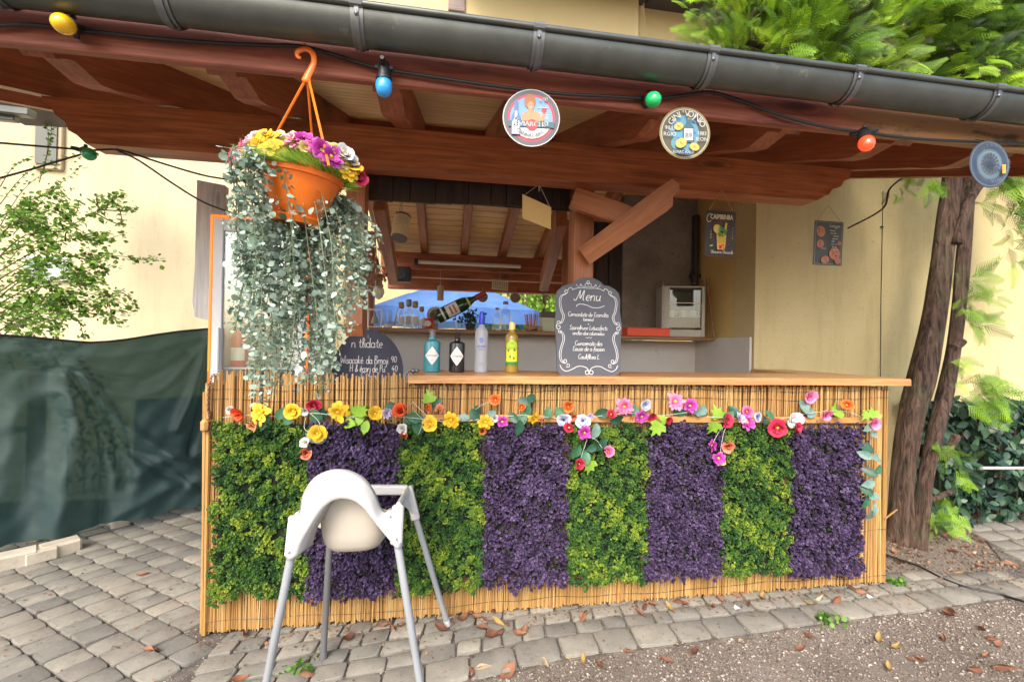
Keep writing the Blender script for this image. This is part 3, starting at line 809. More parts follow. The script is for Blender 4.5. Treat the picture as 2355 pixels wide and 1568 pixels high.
# ================================================================= BAR COUNTER
bar = thing('bar_counter', 'reed clad bar counter with an orange pine top under the kiosk roof', 'bar counter', (0, 0, 0))
b = MB(); b.box((1.72, .075, .55), (3.40, .11, 1.09)); b.box((3.43, .48, .55), (.03, .68, 1.09)); b.box((.02, .35, .5), (.03, .4, 1.0))
b.build('inner_wall', MT['shelf'], bar)
reedcol = [(.29, .15, .042), (.45, .265, .088), (.54, .345, .13), (.37, .205, .062), (.58, .40, .18), (.23, .105, .030), (.47, .285, .098)]
m_reed, nt, b_ = nodes_of('reed_stalk')
g_ = N(nt, 'NewGeometry'); oi = N(nt, 'ObjectInfo')
f_ = mathn(nt, 'FRACT', mathn(nt, 'ADD', g_.outputs['Random Per Island'], mathn(nt, 'MULTIPLY', oi.outputs['Random'], 7.13)))
c_ = ramp(nt, [(i / 6, c) for i, c in enumerate(reedcol)], f_)
c_ = mix(nt, .6, c_, ramp(nt, [(.3, (.62, .55, .45)), (.7, (1.08, 1.05, 1.0))], noise(nt, coords(nt, (40, 40, 3)), 2, 4)), 'MULTIPLY')
nt.links.new(c_, b_.inputs['Base Color']); b_.inputs['Roughness'].default_value = .45


def reed_verts(h, r, n=5):
    zs = [0, h * rnd.uniform(.2, .4), h * rnd.uniform(.55, .8), h]; vs = []; fs = []
    dx, dy = rnd.uniform(-.003, .003), rnd.uniform(-.002, .002)
    for k, z in enumerate(zs):
        rr = r * (1.12 if k in (1, 2) else 1)
        for j in range(n):
            t = 2 * math.pi * j / n; vs.append((rr * math.cos(t) + (dx if k in (1, 2) else 0), rr * math.sin(t) + (dy if k in (1, 2) else 0), z))
    for k in range(3):
        for j in range(n): fs.append((k * n + j, k * n + (j + 1) % n, (k + 1) * n + (j + 1) % n, (k + 1) * n + j))
    fs.append(tuple(3 * n + j for j in range(n)))
    return vs, fs


var = []
for k in range(14):
    b = MB(); b.add(*reed_verts(1.0, 1.0)); me = b.mesh('reed', 60); me.materials.append(m_reed); var.append(me)
# variants are unit size, per reed scale gives radius and height
x = .0; nreed = 0; rest = MB()
while x < 3.455:
    r = rnd.uniform(.0027, .0049); x += r
    left = x < .85
    top = 1.135 + rnd.uniform(-.012, .022) + (.012 if x < .35 else 0) if left else 1.104 + rnd.uniform(-.02, .004)
    z0 = rnd.uniform(.004, .022); lean = rnd.gauss(.0, .010) + (.012 if 0.9 < x < 3.2 else 0)
    if rnd.random() < .05: lean += rnd.choice((-.03, .03))
    y = -.004 + rnd.uniform(-.004, .004)
    T = Matrix.Translation((x, y, z0)) @ Matrix.Rotation(lean, 4, 'Y') @ Matrix.Rotation(rnd.uniform(0, 6), 4, 'Z') @ Matrix.Diagonal((r, r, top - z0, 1))
    if nreed < 300:
        o = bpy.data.objects.new('reed', var[nreed % 14]); COL.objects.link(o); o.parent = bar; o.matrix_basis = T; nreed += 1
    else:
        v_, f2 = reed_verts(1, 1); rest.add(v_, f2, T)
    x += r * .82
for k in range(330):                                     # second layer behind, and the two ends
    xx = rnd.uniform(0, 3.45); v_, f2 = reed_verts(rnd.uniform(1.065, 1.093) - (.0 if xx > .85 else -.03), .0042); rest.add(v_, f2, Matrix.Translation((xx, .008, .01)))
for k in range(75):
    for xx in ((-.004, -.016, -.026) if k < 40 else (-.004,)) + (3.458,):
        v_, f2 = reed_verts(rnd.uniform(1.07, 1.10), rnd.uniform(.003, .0052)); rest.add(v_, f2, Matrix.Translation((xx, .004 + k * .0085, .005)))
for k in range(9):
    v_, f2 = reed_verts(rnd.uniform(.95, 1.1), rnd.uniform(.004, .006)); rest.add(v_, f2, Matrix.Translation((rnd.uniform(-.012, .0), -.008, .004)) @ Matrix.Rotation(rnd.uniform(-.02, .01), 4, 'Y'))
v_, f2 = reed_verts(.10, .004); rest.add(v_, f2, Matrix.Translation((3.44, -.01, .36)) @ Matrix.Rotation(1.0, 4, 'Y'))
o = rest.build('reed_mat', m_reed, bar, smooth=60); tag(o, kind='stuff')
b = MB()
for z in (.055, .30, 1.03, 1.075):
    b.tube([(x, -.0115 + .003 * math.sin(x * 21), z + .006 * math.sin(x * 5 + z * 9) + .003 * math.sin(x * 17)) for x in np.linspace(-.005, 3.46, 80)], .0011, 4)
b.build('binding_wire', MT['black'], bar)
member('batten', (.9, -.022, .945), (3.32, -.022, .915), .022, .034, MT['lath'], bar, bev=.004)
b = MB(); b.box((-.012, -.02, .92), (.03, .05, .055), bev=.01); b.build('batten_end', MT['lath'], bar)


def slab(name, ol, z, t, parent, m, o):
    b = MB(); n = len(ol)
    vs = []
    for s, zz in ((.0, z), (.0, z + t * .25), (0, z + t * .75), (-.006, z + t)):
        c = sum((Vector((*p, 0)) for p in ol), Vector()) / n
        for p in ol:
            d = Vector((*p, 0)) - c; q = c + d + d.normalized() * s; vs.append((q.x - o[0], q.y - o[1], zz - o[2]))
    fs = [tuple(range(n))[::-1], tuple(range(3 * n, 4 * n))] + [(k * n + i, k * n + (i + 1) % n, (k + 1) * n + (i + 1) % n, (k + 1) * n + i) for k in range(3) for i in range(n)]
    b.add(vs, fs); return b.build(name, m, parent, mw=Matrix.Translation(o), smooth=25)


fr = [(x, -.045 + .004 * math.sin(x * 7) + .003 * math.sin(x * 19 + 1)) for x in np.linspace(.845, 3.56, 40)]
slab('countertop', [(.845, .36)] + fr + [(3.572, -.03), (3.565, .36)], 1.108, .037, bar, MT['counter'], (.845, 0, 1.108))
slab('side_countertop', [(3.26, .363), (3.565, .363), (3.55, .84), (3.26, .84)], 1.108, .036, bar, MT['counter'], (3.26, .363, 1.108))
b = MB(); b.box((3.28, .6, .55), (.02, .46, 1.1)); b.build('side_panel', MT['shelf'], bar)

# ================================================================= PLANT MATS
# florets: a small rosette of rounded leaves; spike: a lavender-like head
def leaf_pts(l, w, cup=.25):
    return [(0, 0, 0), (w * .8, l * .35, cup * w), (w, l * .7, cup * w), (0, l, .1 * l), (-w, l * .7, cup * w), (-w * .8, l * .35, cup * w)]


def rosette(nl, l, w, lift):
    vs = []; fs = []
    for k in range(nl):
        a = 2 * math.pi * k / nl + .3 * (k % 2); e = lift[k % len(lift)]
        o = len(vs)
        for x, y, z in leaf_pts(l, w):
            X = x; Y = y * math.cos(e) - z * math.sin(e); Z = y * math.sin(e) + z * math.cos(e)
            vs.append((X * math.cos(a) - Y * math.sin(a), X * math.sin(a) + Y * math.cos(a), Z))
        fs += [(o, o + 1, o + 5), (o + 1, o + 2, o + 4), (o + 1, o + 4, o + 5), (o + 2, o + 3, o + 4)]
    return vs, fs


ros_v, ros_f = rosette(6, .0125, .0062, (.45, .9))
spk_v, spk_f = [], []
for k in range(16):                                     # a tight head of little petals
    a = k * 2.4; z = .004 + .018 * (k / 15); rr = .0075 * math.sin(.5 + 2.2 * k / 15)
    o = len(spk_v); ca, sa = math.cos(a), math.sin(a); w = .0036
    for p in ((rr * .4, -w, z - .002), (rr * 1.1, -w * .8, z + .001), (rr * 1.25, 0, z + .004), (rr * 1.1, w * .8, z + .001), (rr * .4, w, z - .002)):
        spk_v.append((p[0] * ca - p[1] * sa, p[0] * sa + p[1] * ca, p[2]))
    spk_f += [(o, o + 1, o + 4), (o + 1, o + 3, o + 4), (o + 1, o + 2, o + 3)]
MT['boxgreen'] = M('box_leaf', (.08, .2, .03), .55, isl=[(.010, .036, .008), (.024, .085, .016), (.06, .15, .022), (.16, .26, .022), (.30, .37, .035)], attr='tint', tl=.2)
MT['lavender'] = M('lavender_bloom', (.12, .07, .22), .7, isl=[(.018, .010, .025), (.056, .033, .080), (.108, .068, .165), (.20, .14, .28)], attr='tint', tl=.15)
MT['lavstem'] = M('lavender_stem', (.03, .045, .015), .8, isl=[(.03, .02, .02), (.04, .06, .015), (.06, .03, .05)], attr='tint')
MT['matback'] = M('mat_backing', (.012, .02, .01), .9)


def field(x, z, seed):      # smooth pseudo noise used for clumping
    return .5 + .25 * (np.sin(x * 61 + seed) * np.sin(z * 53 + seed * 2) + np.sin(x * 27 + z * 33 + seed) + .6 * np.sin(x * 130 - z * 90 + seed * 3))


def plant_mat(x0, x1, zb0, zt0, kind, label, grp, seed):
    root = thing('plant_mat', label, 'artificial hedge mat', (x0, -.02, zb0), group=grp)
    b = MB(); b.box(((x0 + x1) / 2, -.024, (zb0 + zt0) / 2), (x1 - x0 - .03, .012, zt0 - zb0 - .03)); b.build('backing', MT['matback'], root)
    nc, per = (860, 10) if kind == 'green' else (760, 7)       # sprigs sit in small heads with dark gaps between them
    cx_ = nr.uniform(x0, x1, nc); cz_ = nr.uniform(zb0, zt0, nc); fr_ = nr.random(nc) < .05
    cz_ = np.where(fr_, zb0 - np.abs(nr.normal(0, .016, nc)), cz_); n = nc * per
    f = field(cx_, cz_, seed); dc = np.clip(f, 0, 1) * .022 + nr.uniform(0, .022, nc)
    ox, oz = nr.normal(0, .0085, n), nr.normal(0, .0085, n); X = np.repeat(cx_, per) + ox; Z = np.repeat(cz_, per) + oz
    d = np.repeat(dc, per) + .010 - 55 * (ox ** 2 + oz ** 2); f = np.repeat(f, per)
    pos = np.stack([X, -.034 - d, Z], 1) - [x0, -.02, zb0]
    nrm = np.stack([ox * 70 + nr.normal(0, .3, n), -np.ones(n), oz * 70 + nr.normal(.1, .3, n)], 1)
    if kind == 'green':
        A = mats_from(pos, nrm, nr.uniform(.45, .80, n), nr.uniform(0, 6.3, n)); V, F_ = scatter(ros_v, ros_f, A)
        tint = np.clip(.18 + .62 * field(X * .55, Z * .6, seed + 2) + np.repeat(nr.normal(0, .15, nc), per) + nr.normal(0, .09, n) + .20 * (f - .5), 0, 1)
        o = put('foliage', npmesh('foliage', V, F_, tint=np.repeat(tint, len(ros_v))), MT['boxgreen'], root, WM[root.name])
    else:
        A = mats_from(pos, nrm, nr.uniform(.50, .92, n), nr.uniform(0, 6.3, n)); V, F_ = scatter(spk_v, spk_f, A)
        tint = np.clip(.55 + .35 * (f - .5) + np.repeat(nr.normal(0, .17, nc), per) + nr.normal(0, .13, n), 0, 1)
        o = put('blossom', npmesh('blossom', V, F_, tint=np.repeat(tint, len(spk_v))), MT['lavender'], root, WM[root.name])
        k = 1300; p2 = np.stack([nr.uniform(x0, x1, k), nr.uniform(-.062, -.034, k), nr.uniform(zb0 - .02, zt0, k)], 1) - [x0, -.02, zb0]
        A = mats_from(p2, np.stack([nr.normal(0, .6, k), -np.ones(k), nr.normal(0, .6, k)], 1), nr.uniform(.6, 1.1, k), nr.uniform(0, 6, k))
        V, F_ = scatter(ros_v, ros_f, A)
        o2 = put('leaves', npmesh('leaves', V, F_, tint=np.repeat(nr.random(k), len(ros_v))), MT['lavstem'], root, WM[root.name]); tag(o2, kind='stuff')
    tag(o, kind='stuff')


GX = [.034, .434, .811, 1.201, 1.604, 2.008, 2.412, 2.813, 3.245]
LB = ['green leafy mat at the fridge end of the bar, under the red poppy', 'purple lavender mat behind the white high chair',
      'green leafy mat just right of the high chair back', 'purple lavender mat below the bottles, between two green mats',
      'green leafy mat below the menu board, with a trailing flower spray', 'purple lavender mat right of the menu board, left of the last green mat',
      'green leafy mat nearest the tree end, between two purple mats', 'purple lavender mat at the tree end of the bar']
for i in range(8):
    zb_ = [.205, .185, .18, .185, .165, .165, .16, .135][i]
    plant_mat(GX[i], GX[i + 1], zb_, .935 - i * .007, 'green' if i % 2 == 0 else 'purple', LB[i], 'artificial plant mats on the bar front', i * 1.7)

# ================================================================= FLOWER GARLANDS
FC = {'yellow': ((.85, .50, .01), (.95, .62, .04)), 'red': ((.72, .05, .015), (.85, .13, .03)), 'coral': ((.8, .2, .1), (.85, .3, .18)), 'peach': ((.82, .28, .13), (.9, .42, .22)),
      'orange': ((.82, .14, .02), (.9, .25, .05)), 'crimson': ((.5, .008, .05), (.68, .03, .1)), 'magenta': ((.5, .03, .35), (.65, .1, .5)), 'pink': ((.8, .13, .36), (.88, .32, .55)),
      'white': ((.78, .76, .74), (.85, .84, .83)), 'blue': ((.55, .6, .85), (.8, .82, .9)), 'lilac': ((.6, .5, .7), (.75, .68, .82)), 'rust': ((.6, .13, .03), (.72, .25, .08)), 'lemon': ((.85, .72, .2), (.92, .85, .45))}
FM = {}
def petal(name, a, c):
    m, nt, b = nodes_of(name); tc = N(nt, 'TexCoord'); ln = N(nt, 'VectorMath', operation='LENGTH'); nt.links.new(tc.outputs['Object'], ln.inputs[0])
    k = mathn(nt, 'ADD', mathn(nt, 'MULTIPLY', ln.outputs['Value'], 28.0), mathn(nt, 'MULTIPLY', mathn(nt, 'SUBTRACT', noise(nt, coords(nt), 90, 4), .5), .9))
    dk = tuple(x * .55 for x in a); col = ramp(nt, [(.15, dk), (.5, a), (1.0, c)], k); nt.links.new(col, b.inputs['Base Color']); b.inputs['Roughness'].default_value = .65
    t = N(nt, 'BsdfTranslucent'); nt.links.new(col, t.inputs[0]); ms = N(nt, 'MixShader'); ms.inputs[0].default_value = .2
    nt.links.new(b.outputs[0], ms.inputs[1]); nt.links.new(t.outputs[0], ms.inputs[2]); nt.links.new(ms.outputs[0], nt.nodes['Material Output'].inputs[0]); return m


for k, (a, c) in FC.items(): FM[k] = petal('petal_' + k, tuple(x * .8 for x in a), tuple(x * .85 for x in c))
MT['fcentre'] = M('flower_centre', (.62, .4, .03), .8, bump=(300, .8, .002)); MT['fcentre_d'] = M('flower_centre_dark', (.06, .03, .09), .8)
MT['leafg'] = M('garland_leaf', (.035, .13, .06), .5, var=(30, (.06, .19, .10)), tl=.2)
MT['leafd'] = M('garland_leaf_dark', (.015, .07, .04), .45, var=(30, (.03, .10, .06)), tl=.15)
MT['leafl'] = M('garland_leaf_lime', (.22, .42, .03), .5, var=(30, (.3, .5, .06)), tl=.3)
MT['leafb'] = M('garland_leaf_blue', (.12, .22, .19), .5, var=(30, (.2, .32, .27)), tl=.2)
MT['vine'] = M('garland_wire', (.45, .47, .38), .6)
MT['vineg'] = M('garland_stem', (.06, .12, .04), .6)
KIND = {'y': ('yellow', 8, .29, 1, 0), 'Y': ('yellow', 6, .55, 1, .35), 'r': ('red', 5, .75, 2, .75), 'p': ('peach', 4, .8, 0, 1.1), 'c': ('crimson', 5, .7, 1, .5), 'w': ('white', 6, .5, 0, .5),
        'o': ('orange', 6, .6, 1, .5), 'k': ('pink', 14, .22, 1, .15), 'K': ('pink', 6, .6, 1, .6), 'm': ('magenta', 12, .28, 1, .25), 'b': ('blue', 6, .6, 3, .2), 'l': ('lilac', 10, .25, 0, .4),
        'u': ('rust', 5, .6, 0, .9), 'C': ('coral', 5, .6, 0, .8), 'e': ('lemon', 8, .4, 1, .2)}


def flower_mesh(kind, R0):
    cn, npet, w, ctr, cup = KIND[kind]; b = MB()
    for lay in range(2 if npet >= 5 else 1):
        Rl = R0 * (1 - (.28 if npet > 9 else .36) * lay)
        for k in range(npet):
            a = 2 * math.pi * (k + .5 * lay) / npet + rnd.uniform(-.16, .16); e = cup + .3 * lay + rnd.uniform(-.28, .32); l = Rl * rnd.uniform(.82, 1.1); ww = Rl * w
            pts = [(0, 0), (ww * .55, l * .3), (ww, l * .68), (ww * .6, l * .95), (0, l * (1.0 if npet < 10 else 1.05)), (-ww * .6, l * .95), (-ww, l * .68), (-ww * .55, l * .3)]
            vs = []
            for i, (x, y) in enumerate(pts):
                z = .12 * abs(x) + (.12 * y * math.sin(y / l * 3)) ; ee = e * (y / l) ** .5 if y > 0 else 0
                Y = y * math.cos(ee) - z * math.sin(ee); Z = y * math.sin(ee) + z * math.cos(ee) + lay * R0 * .06
                vs.append((x * math.cos(a) - Y * math.sin(a), x * math.sin(a) + Y * math.cos(a), Z))
            b.add(vs, [(0, 1, 7), (1, 2, 6, 7), (2, 3, 5, 6), (3, 4, 5)])
    if ctr:
        b.cm = 1; b.sphere((0, 0, R0 * .08), R0 * (.2 if ctr != 2 else .13), 8, 5, sc_=(1, 1, .7))
    me = b.mesh('flower', 50); me.materials.append(FM[cn])
    me.materials.append(MT['fcentre_d'] if ctr in (2, 3) else MT['fcentre']); return me


def facing(p, n, spin=0):
    n = Vector(n).normalized(); x = Vector((0, 0, 1)).cross(n)
    x = x.normalized() if x.length > 1e-4 else Vector((1, 0, 0)); y = n.cross(x)
    return Matrix([[x[i], y[i], n[i], Vector(p)[i]] for i in range(3)] + [[0, 0, 0, 1]]) @ Matrix.Rotation(spin, 4, 'Z')


def leaf_mesh(l, w, m, lobed=False):
    if lobed: ol = [(0, 0), (.35, .02), (.55, .28), (.32, .38), (.38, .66), (.13, .62), (0, 1), (-.13, .62), (-.38, .66), (-.32, .38), (-.55, .28), (-.35, .02)]
    else: ol = [(0, 0), (.32, .18), (.5, .45), (.4, .72), (0, 1), (-.4, .72), (-.5, .45), (-.32, .18)]
    b = MB(); vs = [(x * w, y * l, abs(x) * w * .35 - .22 * l * y * y) for x, y in ol]; c = len(vs); vs.append((0, l * .45, -.05 * l))
    b.add(vs, [(i, (i + 1) % c, c) for i in range(c)])
    me = b.mesh('leaf', 60); me.materials.append(m); return me


def garland(label, flowers, leaves, stems, x0):
    root = thing('flower_garland', label, 'garland', (x0, -.05, .95), group='flower garlands along the bar front')
    for (k, px, py, r) in flowers:
        y = -.104 if py > 975 else -.085 if py > 955 else -.07 if py > 938 else -.05
        p = P(px, py, Y=y); R0 = r / FPX * (p - Vector(CP)).length * 1.02
        n = Vector((rnd.gauss(-.1, .3), -1, rnd.gauss(.05, .3)))
        put('flower', flower_mesh(k, R0), None, root, facing(p, n, rnd.uniform(0, 6)))
    for (k, px, py, *a) in leaves:
        y = (-.098 if py > 975 else -.07 if py > 950 else -.045) + rnd.uniform(-.008, .008)
        l = rnd.uniform(.062, .088); m, lob = {'g': ('leafg', 0), 'd': ('leafd', 0), 'l': ('leafl', 0), 'i': ('leafl', 1), 'b': ('leafb', 0)}[k]
        ang = a[0] if a else rnd.uniform(-2.6, 2.6)
        p = P(px, py, Y=y)
        mw = facing(p, (rnd.gauss(0, .3), -1, rnd.gauss(.1, .3)), ang) @ Matrix.Translation((0, -l / 2, 0))
        put('leaf', leaf_mesh(l, l * (.62 if not lob else .9), MT[m], lob), None, root, mw)
    b = MB()
    for s, rr in stems: b.tube(smooth_path([P(px, py, Y=y) for px, py, y in s], 5), rr, 5)
    b.build('vine', MT['vine'], root, smooth=True)


garland('garland of yellow, red and orange artificial flowers at the fridge end of the bar',
        [('w', 530, 942, 9), ('r', 555, 947, 19), ('y', 598, 951, 24), ('p', 585, 976, 15), ('Y', 675, 945, 18), ('c', 722, 931, 15), ('w', 702, 944, 11), ('Y', 730, 996, 19), ('w', 703, 1019, 12), ('C', 704, 1040, 16),
         ('y', 778, 946, 24), ('Y', 862, 952, 18), ('l', 889, 950, 13), ('r', 922, 946, 19), ('p', 1012, 943, 15), ('o', 985, 938, 9), ('Y', 988, 974, 19), ('w', 926, 985, 14), ('u', 928, 1004, 13), ('y', 1038, 965, 21),
         ('o', 1140, 919, 15), ('y', 1116, 970, 19), ('u', 1108, 990, 13), ('w', 1137, 962, 11), ('m', 1155, 969, 14), ('y', 1228, 961, 15), ('o', 1200, 936, 10), ('p', 1243, 967, 9)],
        [('g', 645, 952), ('d', 740, 950), ('g', 726, 957), ('b', 772, 945), ('l', 815, 948), ('i', 832, 940), ('l', 800, 973, 1.4), ('l', 840, 982, 2.9), ('l', 826, 967, -.6), ('b', 718, 1007, 1.2), ('b', 738, 1010, -1.3), ('i', 985, 908, .2), ('d', 1005, 930, -.5),
         ('g', 955, 960), ('g', 948, 975), ('g', 965, 985), ('b', 1066, 960, 1.5), ('d', 1092, 955), ('g', 1098, 945), ('d', 1180, 960, .8), ('d', 1222, 915, -.6), ('b', 1208, 922), ('d', 1194, 984, 3.), ('g', 1213, 945, -.3), ('g', 1200, 965, 2.6), ('g', 1260, 950),
         ('g', 605, 968, 3), ('d', 900, 935), ('g', 665, 962), ('b', 1128, 955)],
        [([(512, 960, -.03), (560, 955, -.07), (640, 957, -.06), (720, 950, -.07), (800, 958, -.06), (880, 955, -.06), (960, 962, -.07), (1040, 970, -.06), (1120, 962, -.07), (1200, 955, -.06), (1270, 960, -.05)], .0016),
         ([(703, 960, -.08), (700, 985, -.1), (715, 1000, -.11), (705, 1030, -.11)], .0012), ([(712, 950, -.08), (725, 960, -.1), (735, 975, -.11), (730, 995, -.11)], .0012),
         ([(945, 930, -.05), (950, 925, -.06), (965, 940, -.07), (980, 955, -.1), (985, 972, -.11)], .0014), ([(948, 935, -.05), (958, 950, -.07), (972, 968, -.1), (962, 1000, -.11)], .001), ([(1090, 945, -.06), (1110, 930, -.05), (1140, 920, -.05)], .001)], .5)
garland('garland of pink, purple and pale blue artificial flowers below the menu board',
        [('o', 1306, 934, 15), ('C', 1318, 954, 13), ('b', 1296, 964, 18), ('b', 1340, 967, 17), ('c', 1309, 983, 13), ('m', 1344, 994, 16), ('k', 1435, 934, 21), ('c', 1405, 953, 11), ('b', 1483, 929, 15), ('m', 1475, 957, 15), ('p', 1450, 962, 10),
         ('c', 1498, 955, 12), ('k', 1552, 923, 20), ('m', 1586, 933, 16), ('c', 1535, 966, 11), ('K', 1397, 1037, 16), ('c', 1331, 1066, 13), ('l', 1358, 957, 8)],
        [('g', 1288, 950), ('d', 1385, 950), ('b', 1370, 992, 2.9), ('i', 1522, 961, .5), ('i', 1508, 989, 2.6), ('b', 1617, 943, -1), ('g', 1566, 948), ('i', 1355, 1077, 3.1), ('g', 1348, 1052), ('d', 1384, 1022, 2.6), ('d', 1362, 1030), ('g', 1460, 945), ('b', 1605, 950), ('d', 1420, 965), ('g', 1325, 1040)],
        [([(1268, 960, -.04), (1320, 965, -.06), (1390, 955, -.05), (1450, 950, -.05), (1520, 955, -.05), (1600, 945, -.05)], .0016), ([(1345, 975, -.08), (1350, 1000, -.1), (1372, 1012, -.1), (1385, 1030, -.11)], .0012), ([(1350, 1010, -.1), (1340, 1040, -.1), (1333, 1062, -.11)], .0012)], 1.6)
garland('garland of crimson, white and pink artificial flowers with a vine trailing down the tree end',
        [('c', 1668, 966, 15), ('K', 1718, 946, 13), ('l', 1700, 963, 13), ('m', 1717, 971, 16), ('b', 1741, 958, 12), ('w', 1822, 963, 18), ('c', 1788, 983, 18), ('c', 1828, 983, 13), ('m', 1840, 962, 9), ('K', 1857, 911, 16), ('K', 1895, 951, 13), ('o', 1947, 931, 12),
         ('K', 2003, 970, 15), ('m', 1637, 1024, 13), ('C', 1674, 1024, 15), ('m', 1652, 1053, 14), ('e', 1660, 1062, 8)],
        [('i', 1648, 945, .3), ('i', 1638, 986, 2.8), ('d', 1690, 946), ('g', 1772, 955), ('d', 1760, 965), ('b', 1850, 935, .2), ('b', 1866, 948), ('i', 1917, 945), ('l', 1932, 952, 1.5), ('i', 1990, 957), ('i', 2008, 947), ('b', 1998, 982), ('b', 2012, 998, -1.4), ('d', 1994, 1030),
         ('b', 1990, 1046, 1.2), ('g', 2022, 1079, -1.2), ('d', 2002, 1086), ('b', 2000, 1112, 1.8), ('d', 1994, 1128), ('b', 2012, 1141, -1.3), ('g', 1992, 1155), ('b', 2012, 1168, 2.6), ('b', 2000, 1186, 3.1), ('b', 2018, 1052, -1.5), ('g', 1676, 957)],
        [([(1625, 958, -.05), (1690, 962, -.06), (1780, 965, -.06), (1860, 950, -.05), (1940, 945, -.05), (1995, 965, -.05)], .0016), ([(1995, 965, -.05), (2003, 1010, -.06), (1998, 1060, -.06), (2006, 1110, -.06), (2000, 1150, -.06), (2004, 1185, -.05)], .0016),
         ([(1672, 975, -.08), (1655, 990, -.1), (1640, 1018, -.11)], .0012), ([(1668, 985, -.1), (1662, 1005, -.11), (1655, 1050, -.11)], .0012)], 2.6)
# ================================================================= HIGH CHAIR
ch = thing('high_chair', 'white plastic high chair with grey tube legs standing in front of the plant mats', 'high chair', (.68, -.35, 0))


def resample(pts, n):
    pts = [np.array(p) for p in pts]; d = np.cumsum([0] + [np.linalg.norm(b - a) for a, b in zip(pts, pts[1:])])
    t = np.linspace(0, d[-1], n); A = np.array(pts)
    return np.stack([np.interp(t, d, A[:, i]) for i in range(3)], 1)


outer = [(659, 1284, -.535), (667, 1240, -.53), (677, 1200, -.515), (691, 1178, -.50), (697, 1140, -.49), (720, 1102, -.48), (750, 1084, -.475), (781, 1079, -.475), (812, 1085, -.475), (840, 1102, -.475), (860, 1130, -.475), (873, 1163, -.475), (886, 1177, -.475), (902, 1168, -.475), (913, 1195, -.49), (926, 1254, -.52)]
inner = [(682, 1279, -.545), (692, 1246, -.545), (705, 1220, -.545), (722, 1192, -.54), (742, 1165, -.535), (765, 1149, -.53), (792, 1144, -.53), (818, 1151, -.53), (840, 1169, -.53), (858, 1192, -.535), (876, 1215, -.54), (892, 1234, -.54), (904, 1248, -.54), (909, 1257, -.54)]
pO = resample(smooth_path([P(x, y, Y=Y) for x, y, Y in outer], 5), 49); pI = resample(smooth_path([P(x, y, Y=Y) for x, y, Y in inner], 5), 49)
vs = []; fs = []
for t in np.linspace(0, 1, 7):
    for a, c in zip(pO, pI):
        q = a * (1 - t) + c * t; q[1] -= .012 * math.sin(math.pi * t); vs.append(tuple(q))
# rolled inner lip going back to the bucket
cB = np.array([.69, -.40, .62])
for k, (dy, sh) in enumerate(((.03, .05), (.075, .16))):
    for c in pI: q = c + (cB - c) * np.array([sh, 0, sh * .5]); q[1] += dy; vs.append(tuple(q))
n = 49
for k in range(8):
    for i in range(n - 1): fs.append((k * n + i, k * n + i + 1, (k + 1) * n + i + 1, (k + 1) * n + i))
b = MB(); b.add(vs, fs); o = b.build('backrest', MT['chairw'], ch, smooth=True)
md = o.modifiers.new('thick', 'SOLIDIFY'); md.thickness = .007; md.offset = 0
b = MB(); vs = []; fs = []; n = 40
lev = [(0, .40), (.0, .62), (.012, .80), (.035, .92), (.075, .985), (.13, 1.0), (.18, 1.02), (.235, 1.03), (.28, 1.02)]
for z, s in lev:
    for j in range(n):
        t = 2 * math.pi * j / n; c, d = math.cos(t), math.sin(t); e = .62
        x = .686 + .122 * s * abs(c) ** e * (1 if c > 0 else -1); y = -.325 + .13 * s * abs(d) ** e * (1 if d > 0 else -1)
        zz = min(z, .235 - .16 * max(0, min(1, (y + .40) / .1)) - .10 * max(0, min(1, (abs(x - .686) - .05) / .05))) if z > .08 else z
        vs.append((x, y, .518 + zz))
for k in range(len(lev) - 1):
    for j in range(n): fs.append((k * n + j, k * n + (j + 1) % n, (k + 1) * n + (j + 1) % n, (k + 1) * n + j))
fs.append(tuple(range(n))[::-1])
b.add(vs, fs); o = b.build('seat', MT['chairs'], ch, smooth=60)
md = o.modifiers.new('thick', 'SOLIDIFY'); md.thickness = .005
def bar3(b, a, c, w, h, up): 
    a, c = Vector(a), Vector(c); b.box(((c - a).length / 2, 0, 0), ((c - a).length, w, h), T=frame(a, c - a, up), bev=.006)
farR, farL = P(938, 1126, Y=-.17), P(760, 1126, Y=-.20)
sR, sL = P(912, 1250, Y=-.515), P(672, 1278, Y=-.525)
tR = P(953, 1180, Y=-.17); tL = Vector((.53, -.2, .56))
for nm, top, sock, ft in (('side_frame', farR, sR, tR), ('side_frame', farL, sL, tL)):
    b = MB(); up_n = Vector((sock.x, sock.y + .035, sock.z + .115))
    bar3(b, up_n, top, .018, .034, (0, 0, 1))
    bar3(b, sock, up_n + Vector((0, 0, .01)), .040, .05, (0, 1, 0))
    bar3(b, top + Vector((0, 0, .014)), ft + (ft - top) * .25, .036, .036, (0, 1, 0))
    w = up_n + (top - up_n) * .12; v = ft + Vector((-.005, -.03, .01))
    vs = [tuple(p) for p in (up_n, top, ft, ft + Vector((-.002, -.012, .0)), top.lerp(up_n, .35) + Vector((0, 0, -.045)), up_n.lerp(sock, .75) + Vector((0, .02, 0)))]
    b.add(vs, [(0, 1, 4), (1, 2, 3, 4), (0, 4, 5)])
    o = b.build(nm, MT['chairw'], ch, smooth=40)
b = MB()
for x, y, Y in ((665, 1270, -.56), (913, 1240, -.548), (898, 1188, -.51)): b.lathe([(.0032, -.002), (.0032, .004)], 8, facing(P(x, y, Y=Y), (0, -1, .1)))
b.build('screw', MT['legd'], ch)
b = MB(); bar3(b, farL + Vector((0, 0, 0)), farR, .03, .040, (0, 0, 1)); b.build('front_rail', MT['chairw'], ch, smooth=40)
